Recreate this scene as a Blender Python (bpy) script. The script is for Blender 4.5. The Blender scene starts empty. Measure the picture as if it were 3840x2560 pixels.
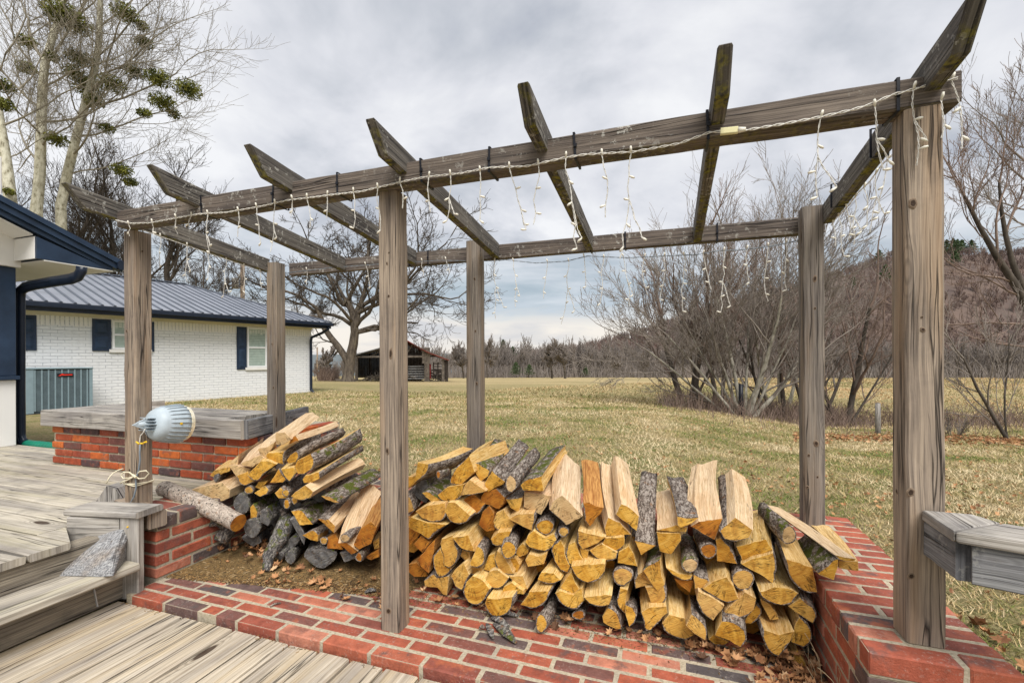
import bpy, bmesh, math, random
import numpy as np
from mathutils import Vector, Matrix, noise as mnoise
R = math.radians
random.seed(7)
rng = np.random.default_rng(7)
S = bpy.context.scene
COL = S.collection

# ------------------------------------------------------------------ camera
F, YAW, ROLL, HY = 1700.0, R(18.956), R(-0.2486), 1348.24
CAM = Vector((1.9091, -1.3732, 1.0540))
cam_d = bpy.data.cameras.new('camera')
cam = bpy.data.objects.new('camera', cam_d)
COL.objects.link(cam)
cam_d.sensor_width = 36.0
cam_d.lens = F / 3840 * 36
cam_d.shift_y = (HY - 1280) / 3840
cam_d.clip_start = 0.05
cam_d.clip_end = 4000
cam.matrix_world = Matrix.Translation(CAM) @ Matrix.Rotation(YAW, 4, 'Z') @ Matrix.Rotation(R(90), 4, 'X') @ Matrix.Rotation(ROLL, 4, 'Z')
S.camera = cam
S.view_settings.view_transform = 'Standard'
S.view_settings.look = 'None'
S.view_settings.exposure = 0.47
S.view_settings.gamma = 1.0
S.render.engine = 'CYCLES'
S.cycles.max_bounces = 5
S.cycles.transparent_max_bounces = 4

# ------------------------------------------------------------------ sun
SUN_DIR = Vector((0.42, -0.62, 1.0)).normalized()     # towards the sun (behind the camera, high)
sun_d = bpy.data.lights.new('sun', 'SUN')
sun_d.energy = 3.3
sun_d.angle = R(35)
sun_d.color = (1.0, 0.965, 0.92)
sun = bpy.data.objects.new('sun', sun_d)
COL.objects.link(sun)
sun.rotation_euler = SUN_DIR.to_track_quat('Z', 'Y').to_euler()
sun.location = (0, 0, 8)

# ------------------------------------------------------------------ node helper
class NT:
    def __init__(s, tree):
        s.t = tree; s.n = tree.nodes; s.l = tree.links
    def add(s, typ, **kw):
        nd = s.n.new(typ)
        for k, v in kw.items():
            if k == 'ins':
                for kk, vv in v.items():
                    s.put(nd.inputs[kk], vv)
            else:
                setattr(nd, k, v)
        return nd
    def put(s, sock, v):
        if isinstance(v, bpy.types.NodeSocket):
            s.l.new(v, sock)
        elif isinstance(v, bpy.types.Node):
            s.l.new(v.outputs[0], sock)
        else:
            if isinstance(v, (tuple, list)) and len(v) == 3 and sock.type == 'RGBA':
                v = (*v, 1)
            sock.default_value = v
    def math(s, op, a, b=0.0, c=0.0, clamp=False):
        nd = s.n.new('ShaderNodeMath'); nd.operation = op; nd.use_clamp = clamp
        s.put(nd.inputs[0], a); s.put(nd.inputs[1], b); s.put(nd.inputs[2], c)
        return nd.outputs[0]
    def vmath(s, op, a, b=(0, 0, 0)):
        nd = s.n.new('ShaderNodeVectorMath'); nd.operation = op
        s.put(nd.inputs[0], a); s.put(nd.inputs[1], b)
        return nd.outputs[0]
    def mix(s, f, a, b, blend='MIX'):
        nd = s.n.new('ShaderNodeMix'); nd.data_type = 'RGBA'; nd.blend_type = blend
        s.put(nd.inputs[0], f); s.put(nd.inputs[6], a); s.put(nd.inputs[7], b)
        return nd.outputs[2]
    def noise(s, vec, scale=5.0, detail=4.0, rough=0.55, dist=0.0):
        nd = s.n.new('ShaderNodeTexNoise')
        s.put(nd.inputs['Vector'], vec); nd.inputs['Scale'].default_value = scale
        nd.inputs['Detail'].default_value = detail; nd.inputs['Roughness'].default_value = rough
        nd.inputs['Distortion'].default_value = dist
        return nd.outputs[0]
    def vor(s, vec, scale=5.0, feature='F1', rand=1.0, out=0):
        nd = s.n.new('ShaderNodeTexVoronoi'); nd.feature = feature
        s.put(nd.inputs['Vector'], vec); nd.inputs['Scale'].default_value = scale
        nd.inputs['Randomness'].default_value = rand
        return nd.outputs[out]
    def ramp(s, fac, stops, interp='LINEAR'):
        nd = s.n.new('ShaderNodeValToRGB'); nd.color_ramp.interpolation = interp
        e = nd.color_ramp.elements
        while len(e) < len(stops): e.new(0.5)
        for i, (p, c) in enumerate(stops):
            e[i].position = p
            if not isinstance(c, (tuple, list)): c = (c, c, c)
            e[i].color = (*c[:3], 1)
        s.put(nd.inputs[0], fac)
        return nd.outputs[0]
    def mapr(s, v, a, b, c=0.0, d=1.0):
        nd = s.n.new('ShaderNodeMapRange'); s.put(nd.inputs[0], v)
        for i, x in enumerate((a, b, c, d)): nd.inputs[i + 1].default_value = x
        return nd.outputs[0]
    def scale(s, vec, sc):
        return s.vmath('MULTIPLY', vec, sc)
    def sep(s, vec):
        nd = s.n.new('ShaderNodeSeparateXYZ'); s.put(nd.inputs[0], vec); return nd.outputs
    def comb(s, x, y, z=0.0):
        nd = s.n.new('ShaderNodeCombineXYZ'); s.put(nd.inputs[0], x); s.put(nd.inputs[1], y); s.put(nd.inputs[2], z)
        return nd.outputs[0]

MATS = {}
def mat(name, build):
    if name in MATS: return MATS[name]
    m = bpy.data.materials.new(name); m.use_nodes = True
    t = NT(m.node_tree)
    b = t.n['Principled BSDF']
    b.inputs['Specular IOR Level'].default_value = 0.25
    build(t, b)
    MATS[name] = m
    return m
def bump(t, b, h, strength=0.5, dist=0.01):
    nd = t.add('ShaderNodeBump', ins={'Height': h, 'Strength': strength, 'Distance': dist})
    t.l.new(nd.outputs[0], b.inputs['Normal'])
def plain(name, col, rough=0.6, metal=0.0, var=0.15, sc=12, bmp=0.0):
    def f(t, b):
        tc = t.add('ShaderNodeTexCoord').outputs['Object']
        n = t.noise(tc, sc, 5)
        dark = tuple(c * (1 - var) for c in col); lite = tuple(min(1, c * (1 + var)) for c in col)
        t.put(b.inputs['Base Color'], t.ramp(n, [(0.3, dark), (0.7, lite)]))
        b.inputs['Roughness'].default_value = rough; b.inputs['Metallic'].default_value = metal
        if bmp: bump(t, b, n, bmp, 0.004)
    return mat(name, f)

# ------------------------------------------------------------------ world: physical sky behind an overcast cloud deck
W = bpy.data.worlds.new('World'); S.world = W; W.use_nodes = True
t = NT(W.node_tree)
bg = t.n['Background']
sky = t.add('ShaderNodeTexSky', sky_type='NISHITA', sun_disc=False)
sky.sun_elevation = math.asin(SUN_DIR.z); sky.sun_rotation = math.atan2(SUN_DIR.x, SUN_DIR.y)
skyc = t.mix(1.0, sky.outputs[0], (0.09, 0.09, 0.09), 'MULTIPLY')
gen = t.add('ShaderNodeTexCoord').outputs['Generated']
sx, sy, sz = t.sep(gen)
den = t.math('ADD', t.math('MAXIMUM', sz, 0.0), 0.16)
px = t.math('DIVIDE', sx, den); py = t.math('DIVIDE', sy, den)
pv = t.comb(px, py, 0.0)
n1 = t.noise(pv, 0.95, 7, 0.55, 0.5)
n2 = t.noise(t.vmath('ADD', pv, (7.3, 2.1, 0)), 2.2, 5, 0.55, 0.3)
nn = t.math('ADD', t.math('MULTIPLY', n1, 0.72), t.math('MULTIPLY', n2, 0.28))
hi = t.ramp(nn, [(0.36, (0.325, 0.35, 0.405)), (0.43, (0.44, 0.46, 0.50)), (0.50, (0.57, 0.58, 0.615)), (0.58, (0.69, 0.695, 0.71))])
# bands near the horizon: blue-grey bank, then a cream gap
lown = t.noise(t.comb(t.math('MULTIPLY', sx, 2.2), t.math('MULTIPLY', sy, 2.2), t.math('MULTIPLY', sz, 13.0)), 1.6, 5, 0.55, 0.6)
bank = t.ramp(lown, [(0.35, (0.26, 0.335, 0.39)), (0.65, (0.42, 0.475, 0.53))])
gap = t.ramp(lown, [(0.35, (0.50, 0.50, 0.52)), (0.55, (0.70, 0.655, 0.60))])
zz = t.math('ADD', sz, t.math('MULTIPLY', t.math('SUBTRACT', lown, 0.5), 0.16))
f1 = t.mapr(zz, 0.27, 0.14)
c1 = t.mix(t.math('MULTIPLY', f1, 0.85), hi, bank)
f2 = t.mapr(zz, 0.125, 0.075)
c2 = t.mix(f2, c1, gap)
cl = t.mix(0.06, c2, skyc)
ground_c = t.mix(t.mapr(sz, -0.02, -0.10), cl, (0.20, 0.18, 0.12))
t.put(bg.inputs['Color'], ground_c)
bg.inputs['Strength'].default_value = 1.0

# ------------------------------------------------------------------ projection helpers (2352-px-wide picture coordinates -> points at real depths)
SC = 3840 / 2352
def ray(p):
    x = p[0] * SC - 1920; y = p[1] * SC - 1280
    a = x * math.cos(ROLL) + y * math.sin(ROLL); b = -x * math.sin(ROLL) + y * math.cos(ROLL) - (HY - 1280)
    X, Z = a / F, -b / F
    return Vector((X * math.cos(YAW) - math.sin(YAW), X * math.sin(YAW) + math.cos(YAW), Z))
def at_d(p, d): return CAM + ray(p) * d
def at_ax(p, i, v):
    r = ray(p); return CAM + r * ((v - CAM[i]) / r[i])
def world_ad(a, d):
    x = a * d
    return CAM.x + x * math.cos(YAW) - d * math.sin(YAW), CAM.y + x * math.sin(YAW) + d * math.cos(YAW)
def cam_ad(X, Y):
    dx, dy = X - CAM.x, Y - CAM.y
    return dx * math.cos(YAW) + dy * math.sin(YAW), -dx * math.sin(YAW) + dy * math.cos(YAW)
def sm(v):
    v = max(0.0, min(1.0, v)); return v * v * (3 - 2 * v)
def gz(X, Y):
    x, d = cam_ad(X, Y)
    rr = math.hypot(x, d)
    a = x / max(d, 0.5) if d > 0.5 else x * 2
    a = max(-2.5, min(2.5, a))
    d0 = 9 + 8 * sm((-a - 0.1) / 0.4)
    z = 0.0 - 0.034 * max(0.0, rr / math.sqrt(1 + min(a * a, 1)) - d0)
    z -= 0.55 * sm((a - 0.1) / 0.7) * sm((d - 2) / 8)
    z += 0.05 * mnoise.noise(Vector((X * 0.15, Y * 0.15, 0))) * sm(rr / 12)
    # the ditch and its brush bank on the right
    z -= 0.22 * math.exp(-((d - 13.5) / 2.2) ** 2) * sm((a - 0.45) / 0.3)
    if X < 2.62 and Y < 1.15 and X > -5: z = min(z, -0.14)
    return z
def at_ground(xp, d):
    """point on the ground seen at picture column xp at depth d"""
    r = ray((xp, 840)); P = CAM + r * d
    return Vector((P.x, P.y, gz(P.x, P.y)))

# ------------------------------------------------------------------ mesh collector
class MB:
    def __init__(s): s.v = []; s.f = []; s.uv = []; s.mi = []; s.c = []; s.smooth = []
    def face(s, idx, uv=None, mi=0, c=(1, 1, 1), sm=False):
        s.f.append(idx); s.uv.append(uv if uv else [(0, 0)] * len(idx)); s.mi.append(mi); s.c.append(c); s.smooth.append(sm)
    def build(s, name, mats, parent=None, mw=None):
        me = bpy.data.meshes.new(name)
        me.from_pydata([tuple(v) for v in s.v], [], s.f)
        if not isinstance(mats, (list, tuple)): mats = [mats]
        for m in mats: me.materials.append(m)
        me.polygons.foreach_set('material_index', s.mi)
        me.polygons.foreach_set('use_smooth', s.smooth)
        ul = me.uv_layers.new(name='UVMap')
        ul.data.foreach_set('uv', np.array([x for f in s.uv for p in f for x in p], dtype=np.float32))
        ca = me.color_attributes.new('Col', 'FLOAT_COLOR', 'CORNER')
        ca.data.foreach_set('color', np.array([y for f, c in zip(s.f, s.c) for _ in f for y in (*c, 1.0)], dtype=np.float32))
        me.update()
        o = bpy.data.objects.new(name, me); COL.objects.link(o)
        if parent: o.parent = parent
        if mw is not None: o.matrix_world = mw
        return o
def tag(o, label=None, cat=None, group=None, kind=None):
    if label: o['label'] = label
    if cat: o['category'] = cat
    if group: o['group'] = group
    if kind: o['kind'] = kind
    return o
def empty(name, loc, label=None, cat=None, group=None):
    o = bpy.data.objects.new(name, None); COL.objects.link(o); o.location = loc; o.empty_display_size = 0.1
    o.matrix_basis = Matrix.Translation(loc)
    tag(o, label, cat, group); EMP[o.name] = Vector(loc); return o
EMP = {}
def part(mb, name, mats, parent):
    """mesh given in world coordinates, parented to a thing whose origin is at a translation"""
    o = mb.build(name, mats)
    par = parent; off = Vector((0, 0, 0))
    while par is not None:
        off += par.matrix_basis.translation; par = par.parent
    o.data.transform(Matrix.Translation(-off))
    o.parent = parent
    return o

def frame(d, up=Vector((0, 0, 1))):
    d = d.normalized()
    if abs(d.dot(up)) > 0.98: up = Vector((0, 1, 0))
    x = d.cross(up).normalized(); y = x.cross(d).normalized()
    return x, y        # sideways, upward
def plank(mb, p0, p1, w, h, up=Vector((0, 0, 1)), ch=0.004, n=1, jit=0.0, mi=0, c=(1, 1, 1), end_mi=None, seed=None):
    """a board along p0->p1, w sideways, h along up; UV u runs with the grain in metres"""
    p0, p1 = Vector(p0), Vector(p1); up = Vector(up)
    sx_, sy_ = frame(p1 - p0, up); L = (p1 - p0).length
    ou, ov = random.random() * 40, random.random() * 40
    hw, hh = w / 2, h / 2
    prof = [(-hw + ch, -hh), (hw - ch, -hh), (hw, -hh + ch), (hw, hh - ch), (hw - ch, hh), (-hw + ch, hh), (-hw, hh - ch), (-hw, -hh + ch)]
    per = [0]
    for i in range(8):
        a, b = prof[i], prof[(i + 1) % 8]; per.append(per[-1] + math.hypot(a[0] - b[0], a[1] - b[1]))
    base = len(mb.v)
    for k in range(n + 1):
        P = p0.lerp(p1, k / n)
        for (a, b) in prof:
            ja, jb = (random.uniform(-jit, jit), random.uniform(-jit, jit)) if jit else (0, 0)
            mb.v.append(P + sx_ * (a + ja) + sy_ * (b + jb))
    for k in range(n):
        for i in range(8):
            j = (i + 1) % 8
            a, b = base + k * 8 + i, base + k * 8 + j
            u0, u1 = ou + L * k / n, ou + L * (k + 1) / n
            mb.face((a, b, b + 8, a + 8), [(u0, ov + per[i]), (u0, ov + per[i + 1]), (u1, ov + per[i + 1]), (u1, ov + per[i])], mi, c)
    em = mi if end_mi is None else end_mi
    mb.face([base + i for i in range(7, -1, -1)], [(ou + prof[i][1] * 0.3, ov + prof[i][0]) for i in range(7, -1, -1)], em, c)
    mb.face([base + n * 8 + i for i in range(8)], [(ou + prof[i][1] * 0.3, ov + prof[i][0]) for i in range(8)], em, c)
def block(mb, c0, c1, mi=0, c=(1, 1, 1), ch=0.004, jit=0.0, grain='x'):
    """axis-aligned box from corner to corner"""
    x0, y0, z0 = c0; x1, y1, z1 = c1
    if grain == 'x':
        plank(mb, (x0, (y0 + y1) / 2, (z0 + z1) / 2), (x1, (y0 + y1) / 2, (z0 + z1) / 2), abs(y1 - y0), abs(z1 - z0), ch=ch, jit=jit, mi=mi, c=c)
    elif grain == 'y':
        plank(mb, ((x0 + x1) / 2, y0, (z0 + z1) / 2), ((x0 + x1) / 2, y1, (z0 + z1) / 2), abs(x1 - x0), abs(z1 - z0), ch=ch, jit=jit, mi=mi, c=c)
    else:
        plank(mb, ((x0 + x1) / 2, (y0 + y1) / 2, z0), ((x0 + x1) / 2, (y0 + y1) / 2, z1), abs(x1 - x0), abs(y1 - y0), up=Vector((0, 1, 0)), ch=ch, jit=jit, mi=mi, c=c)
def tube(mb, pts, r, k=6, mi=0, c=(1, 1, 1), cap=True, sm_=True):
    pts = [Vector(p) for p in pts]; n = len(pts)
    rr = r if isinstance(r, (list, tuple)) else [r] * n
    base = len(mb.v); ref = None; s = 0
    ou = random.random() * 30
    for i, P in enumerate(pts):
        d = (pts[min(i + 1, n - 1)] - pts[max(i - 1, 0)])
        if d.length < 1e-9: d = Vector((0, 0, 1))
        d.normalize()
        if ref is None: ref = Vector((0, 0, 1)) if abs(d.z) < 0.9 else Vector((1, 0, 0))
        x = d.cross(ref).normalized(); y = x.cross(d).normalized(); ref = y
        for j in range(k):
            a = 2 * math.pi * j / k
            mb.v.append(P + x * math.cos(a) * rr[i] + y * math.sin(a) * rr[i])
    for i in range(n - 1):
        L = (pts[i + 1] - pts[i]).length
        for j in range(k):
            j2 = (j + 1) % k
            a, b = base + i * k + j, base + i * k + j2
            mb.face((a, b, b + k, a + k), [(ou + s, j / k * .3), (ou + s, (j + 1) / k * .3), (ou + s + L, (j + 1) / k * .3), (ou + s + L, j / k * .3)], mi, c, sm_)
        s += L
    if cap:
        mb.face([base + j for j in range(k - 1, -1, -1)], None, mi, c); mb.face([base + (n - 1) * k + j for j in range(k)], None, mi, c)
def quadbox(mb, P, mi=0, c=(1, 1, 1)):
    """general hexahedron, P = 8 corners: bottom ring 0-3, top ring 4-7"""
    b = len(mb.v); mb.v += [Vector(p) for p in P]
    for f in ((3, 2, 1, 0), (4, 5, 6, 7), (0, 1, 5, 4), (1, 2, 6, 5), (2, 3, 7, 6), (3, 0, 4, 7)):
        pts = [Vector(P[i]) for i in f]
        e1 = (pts[1] - pts[0]); L1 = e1.length or 1; e1 = e1 / L1
        nrm = (pts[1] - pts[0]).cross(pts[3] - pts[0]); nrm = nrm.normalized() if nrm.length > 0 else Vector((0, 0, 1)); e2 = nrm.cross(e1)
        mb.face([b + i for i in f], [((p - pts[0]).dot(e1), (p - pts[0]).dot(e2)) for p in pts], mi, c)
def prism(mb, poly, off, mi=0, c=(1, 1, 1), uax=None):
    """extrude polygon (list of points) by vector off"""
    poly = [Vector(p) for p in poly]; off = Vector(off); n = len(poly); b = len(mb.v)
    mb.v += poly + [p + off for p in poly]
    ax = Vector(uax).normalized() if uax else (poly[1] - poly[0]).normalized()
    nrm = off.normalized(); ay = nrm.cross(ax)
    ou, ov = random.random() * 30, random.random() * 30
    uv = [(ou + p.dot(ax), ov + p.dot(ay)) for p in poly]
    mb.face([b + i for i in range(n - 1, -1, -1)], [uv[i] for i in range(n - 1, -1, -1)], mi, c)
    mb.face([b + n + i for i in range(n)], uv, mi, c)
    for i in range(n):
        j = (i + 1) % n; L = off.length
        mb.face((b + i, b + j, b + n + j, b + n + i), [(uv[i][0], ov), (uv[j][0], ov), (uv[j][0], ov + L), (uv[i][0], ov + L)], mi, c)
# ------------------------------------------------------------------ materials
def wood_mat(name, light, mid, dark, crack=1.0, moss=0.0, sc=1.0, knots=True, tan=None, lichen=0.0, bmp=0.6, dirt=0.0):
    def f(t, b):
        uv = t.add('ShaderNodeTexCoord').outputs['UV']
        u, v, _ = t.sep(uv)
        oi = t.add('ShaderNodeObjectInfo').outputs['Random']
        u = t.math('ADD', u, t.math('MULTIPLY', oi, 37.0))
        pos = t.comb(t.math('MULTIPLY', u, 1.0), v, 0)
        warp = t.noise(t.comb(t.math('MULTIPLY', u, 2.5 * sc), t.math('MULTIPLY', v, 9.0 * sc)), 1.0, 3, 0.5)
        v2 = t.math('ADD', v, t.math('MULTIPLY', t.math('SUBTRACT', warp, 0.5), 0.024 / sc))
        if knots:
            kv = t.comb(t.math('MULTIPLY', u, 2.6 * sc), t.math('MULTIPLY', v, 9.0 * sc))
            kn = t.vor(kv, 1.0)
            kc = t.sep(t.vor(kv, 1.0, out=1))[0]
            ksel = t.mapr(kc, 0.45, 0.5)
            kd = t.math('MULTIPLY', t.math('MAXIMUM', t.mapr(kn, 0.0, 0.40, 1.0, 0.0), 0.0), ksel, clamp=True)
            v2 = t.math('ADD', v2, t.math('MULTIPLY', t.math('MULTIPLY', kd, kd), 0.020 / sc))
        g1 = t.noise(t.comb(t.math('MULTIPLY', u, 2.0 * sc), t.math('MULTIPLY', v2, 120 * sc)), 1.0, 5, 0.65)
        g2 = t.noise(t.comb(t.math('MULTIPLY', u, 5 * sc), t.math('MULTIPLY', v2, 260 * sc)), 1.0, 3, 0.6)
        g3 = t.noise(t.comb(t.math('MULTIPLY', u, 1.6 * sc), t.math('MULTIPLY', v, 13 * sc), 3.0), 1.0, 5, 0.6)
        col = t.ramp(t.math('ADD', t.math('MULTIPLY', g1, 0.65), t.math('MULTIPLY', g2, 0.35)), [(0.36, dark), (0.455, mid), (0.60, light)])
        col = t.mix(t.mapr(g3, 0.38, 0.62, 0.0, 0.85), col, t.mix(1.0, col, (0.56, 0.56, 0.60), 'MULTIPLY'))
        if tan:
            g4 = t.noise(t.comb(t.math('MULTIPLY', u, 1.0), t.math('MULTIPLY', v, 14), 9.0), 1.0, 4, 0.5)
            col = t.mix(t.mapr(g4, 0.48, 0.62, 0.0, 0.75), col, t.mix(0.6, col, tan))
        cr = t.noise(t.comb(t.math('MULTIPLY', u, 1.1 * sc), t.math('MULTIPLY', v2, 34 * sc), 5.0), 1.0, 2, 0.5)
        crk = t.mapr(t.math('ABSOLUTE', t.math('SUBTRACT', cr, 0.5)), 0.0, 0.022, 1.0, 0.0)
        crm = t.mapr(t.noise(t.comb(t.math('MULTIPLY', u, 1.6 * sc), t.math('MULTIPLY', v, 14 * sc), 8.0), 1.0, 2, 0.5), 0.48, 0.54)
        crk = t.math('MULTIPLY', t.math('MULTIPLY', t.math('MAXIMUM', crk, 0.0), t.math('MAXIMUM', crm, 0)), crack, clamp=True)
        col = t.mix(t.math('MULTIPLY', crk, 0.9), col, (0.012, 0.010, 0.009))
        hgt = t.math('SUBTRACT', t.math('ADD', t.math('MULTIPLY', g2, 0.5), t.math('MULTIPLY', g1, 0.5)), t.math('MULTIPLY', crk, 1.4))
        if knots:
            ring = t.math('SINE', t.math('MULTIPLY', kn, 95.0))
            rf = t.math('MULTIPLY', t.mapr(ring, 0.0, 1.0, 0.0, 0.5), t.math('MULTIPLY', t.mapr(kn, 0.32, 0.12, 0.0, 1.0), ksel), clamp=True)
            col = t.mix(rf, col, dark)
            col = t.mix(t.math('MULTIPLY', t.mapr(kn, 0.085, 0.125, 0.92, 0.0), ksel, clamp=True), col, (0.045, 0.026, 0.016))
        ob = t.add('ShaderNodeTexCoord').outputs['Object']
        if dirt:
            dn = t.noise(ob, 7, 6, 0.65)
            col = t.mix(t.mapr(dn, 0.52, 0.72, 0.0, dirt), col, (0.035, 0.035, 0.038))
        if lichen:
            ln = t.noise(t.scale(ob, (45, 45, 45)), 1.0, 4, 0.7)
            lm = t.noise(ob, 6, 3, 0.5)
            lf = t.math('MULTIPLY', t.mapr(ln, 0.57, 0.63), t.mapr(lm, 0.42, 0.6), clamp=True)
            col = t.mix(t.math('MULTIPLY', lf, lichen), col, (0.42, 0.41, 0.37))
        if moss:
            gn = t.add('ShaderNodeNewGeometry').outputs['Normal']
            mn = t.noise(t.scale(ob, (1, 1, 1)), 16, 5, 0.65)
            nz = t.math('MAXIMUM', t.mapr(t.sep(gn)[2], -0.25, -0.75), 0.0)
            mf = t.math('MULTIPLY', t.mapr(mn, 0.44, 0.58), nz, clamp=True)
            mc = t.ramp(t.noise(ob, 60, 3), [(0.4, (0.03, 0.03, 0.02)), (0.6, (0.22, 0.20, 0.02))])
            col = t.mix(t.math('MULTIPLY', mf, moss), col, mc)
        t.put(b.inputs['Base Color'], col)
        b.inputs['Roughness'].default_value = 0.85
        bump(t, b, hgt, bmp, 0.004)
    return mat(name, f)
WPOST = wood_mat('post wood', (0.43, 0.345, 0.26), (0.26, 0.208, 0.160), (0.085, 0.066, 0.052), tan=(0.36, 0.24, 0.14), bmp=0.7, dirt=0.25)
WPOSTD = wood_mat('rear post wood', (0.31, 0.27, 0.225), (0.175, 0.150, 0.125), (0.062, 0.054, 0.047), tan=(0.28, 0.20, 0.125), bmp=0.7)
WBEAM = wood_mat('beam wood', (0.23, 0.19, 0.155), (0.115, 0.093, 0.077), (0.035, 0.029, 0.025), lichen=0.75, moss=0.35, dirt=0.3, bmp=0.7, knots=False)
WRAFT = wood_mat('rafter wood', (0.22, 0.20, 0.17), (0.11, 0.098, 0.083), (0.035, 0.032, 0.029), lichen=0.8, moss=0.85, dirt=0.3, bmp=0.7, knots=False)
WDECK = wood_mat('deck wood', (0.62, 0.545, 0.43), (0.44, 0.37, 0.275), (0.14, 0.11, 0.08), crack=1.0, sc=0.8, knots=True, tan=(0.47, 0.36, 0.21), bmp=0.8, dirt=0.15)
WDECK2 = wood_mat('upper deck wood', (0.58, 0.53, 0.44), (0.42, 0.375, 0.30), (0.19, 0.17, 0.135), crack=1.0, sc=0.7, tan=(0.40, 0.36, 0.24), bmp=0.6, dirt=0.35)
WGREY = wood_mat('grey wood', (0.50, 0.47, 0.42), (0.34, 0.31, 0.27), (0.14, 0.13, 0.115), bmp=0.6, dirt=0.45)
WGREYD = wood_mat('dark grey wood', (0.33, 0.33, 0.33), (0.19, 0.19, 0.19), (0.08, 0.08, 0.085), bmp=0.6, dirt=0.75, lichen=0.4)
WSTEP = wood_mat('step wood', (0.40, 0.35, 0.27), (0.25, 0.215, 0.165), (0.10, 0.088, 0.07), bmp=0.6, dirt=0.4)

def brick_mat(name, cols, dust=0.35):
    def f(t, b):
        at = t.add('ShaderNodeAttribute'); at.attribute_name = 'Col'
        r = t.sep(at.outputs['Color'])
        ob = t.add('ShaderNodeTexCoord').outputs['Object']
        base = t.ramp(r[0], cols, 'LINEAR')
        n = t.noise(t.vmath('ADD', ob, at.outputs['Color']), 22, 5, 0.6)
        n2 = t.noise(ob, 160, 4, 0.7)
        col = t.mix(t.mapr(n, 0.35, 0.68, 0.0, 1.0), base, t.mix(1.0, base, (0.62, 0.62, 0.62), 'MULTIPLY'))
        blot = t.noise(t.vmath('ADD', ob, (3, 7, 1)), 14, 4, 0.6)
        col = t.mix(t.mapr(blot, 0.52, 0.66, 0.0, 0.75), col, t.ramp(r[1], [(0.2, (0.09, 0.075, 0.07)), (0.5, (0.27, 0.075, 0.045)), (1.0, (0.46, 0.13, 0.055))]))
        ws = t.noise(ob, 95, 4, 0.75)
        wm = t.noise(ob, 9, 3, 0.5)
        w = t.math('MULTIPLY', t.mapr(ws, 0.55, 0.66), t.mapr(wm, 0.40, 0.62), clamp=True)
        col = t.mix(t.math('MULTIPLY', w, dust), col, (0.56, 0.50, 0.43))
        col = t.mix(t.mapr(n2, 0.5, 0.75, 0.0, 0.35), col, t.mix(1.0, col, (0.45, 0.45, 0.45), 'MULTIPLY'))
        t.put(b.inputs['Base Color'], col)
        b.inputs['Roughness'].default_value = 0.72
        b.inputs['Specular IOR Level'].default_value = 0.3
        bump(t, b, t.math('ADD', t.math('MULTIPLY', n2, 0.9), n), 0.8, 0.004)
    return mat(name, f)
BR = brick_mat('red brick', [(0.0, (0.10, 0.085, 0.085)), (0.16, (0.15, 0.095, 0.085)), (0.26, (0.28, 0.085, 0.060)), (0.55, (0.38, 0.095, 0.055)), (0.82, (0.48, 0.130, 0.070)), (1.0, (0.56, 0.23, 0.15))])
BRW = brick_mat('orange brick', [(0.0, (0.075, 0.055, 0.06)), (0.15, (0.15, 0.06, 0.05)), (0.3, (0.34, 0.065, 0.03)), (0.7, (0.47, 0.095, 0.025)), (1.0, (0.60, 0.15, 0.03))], 0.3)
def f(t, b):
    ob = t.add('ShaderNodeTexCoord').outputs['Object']
    n = t.noise(ob, 90, 5, 0.7); n2 = t.noise(ob, 4, 4, 0.6)
    col = t.ramp(n, [(0.3, (0.24, 0.20, 0.14)), (0.5, (0.43, 0.37, 0.265)), (0.7, (0.54, 0.475, 0.36))])
    col = t.mix(t.mapr(n2, 0.45, 0.68, 0, 0.5), col, (0.25, 0.23, 0.20))
    t.put(b.inputs['Base Color'], col); b.inputs['Roughness'].default_value = 0.95
    bump(t, b, n, 0.8, 0.004)
MORT = mat('mortar', f)

def f(t, b):   # painted white brick, real courses in UV metres
    uv = t.add('ShaderNodeTexCoord').outputs['UV']
    u, v, _ = t.sep(uv)
    wob = t.noise(t.scale(uv, (3, 6, 1)), 1.0, 3, 0.5)
    wv = t.math('ADD', v, t.math('MULTIPLY', t.math('SUBTRACT', wob, 0.5), 0.012))
    bt = t.add('ShaderNodeTexBrick')
    t.put(bt.inputs['Vector'], t.comb(u, wv, 0))
    bt.inputs['Color1'].default_value = (0.0, 0, 0, 1); bt.inputs['Color2'].default_value = (1, 1, 1, 1); bt.inputs['Mortar'].default_value = (0.5, 0.5, 0.5, 1)
    bt.inputs['Scale'].default_value = 1.0; bt.inputs['Mortar Size'].default_value = 0.0055; bt.inputs['Mortar Smooth'].default_value = 0.35
    bt.inputs['Brick Width'].default_value = 0.235; bt.inputs['Row Height'].default_value = 0.073; bt.inputs['Bias'].default_value = 0
    per = t.sep(bt.outputs['Color'])[0]
    fac = bt.outputs['Fac']
    n = t.noise(t.scale(uv, (14, 30, 1)), 1.0, 5, 0.6)
    col = t.ramp(n, [(0.3, (0.70, 0.71, 0.72)), (0.6, (0.80, 0.81, 0.81))])
    col = t.mix(t.math('MULTIPLY', per, 0.12), col, (0.62, 0.64, 0.66))
    low = t.mapr(t.math('ADD', v, t.math('MULTIPLY', n, 0.5)), 0.95, 0.25, 0.0, 0.6)
    col = t.mix(low, col, (0.66, 0.60, 0.47))
    gapn = t.noise(t.scale(uv, (1.8, 9, 1)), 1.0, 4, 0.6)
    col = t.mix(t.math('MULTIPLY', fac, t.mapr(gapn, 0.35, 0.6, 0.12, 0.7)), col, (0.30, 0.32, 0.35))
    t.put(b.inputs['Base Color'], col); b.inputs['Roughness'].default_value = 0.6
    h = t.math('ADD', t.math('MULTIPLY', fac, -1.0), t.math('MULTIPLY', n, 0.25))
    h = t.math('ADD', h, t.math('MULTIPLY', per, 0.25))
    bump(t, b, h, 0.8, 0.008)
PBR = mat('painted white brick', f)
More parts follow.
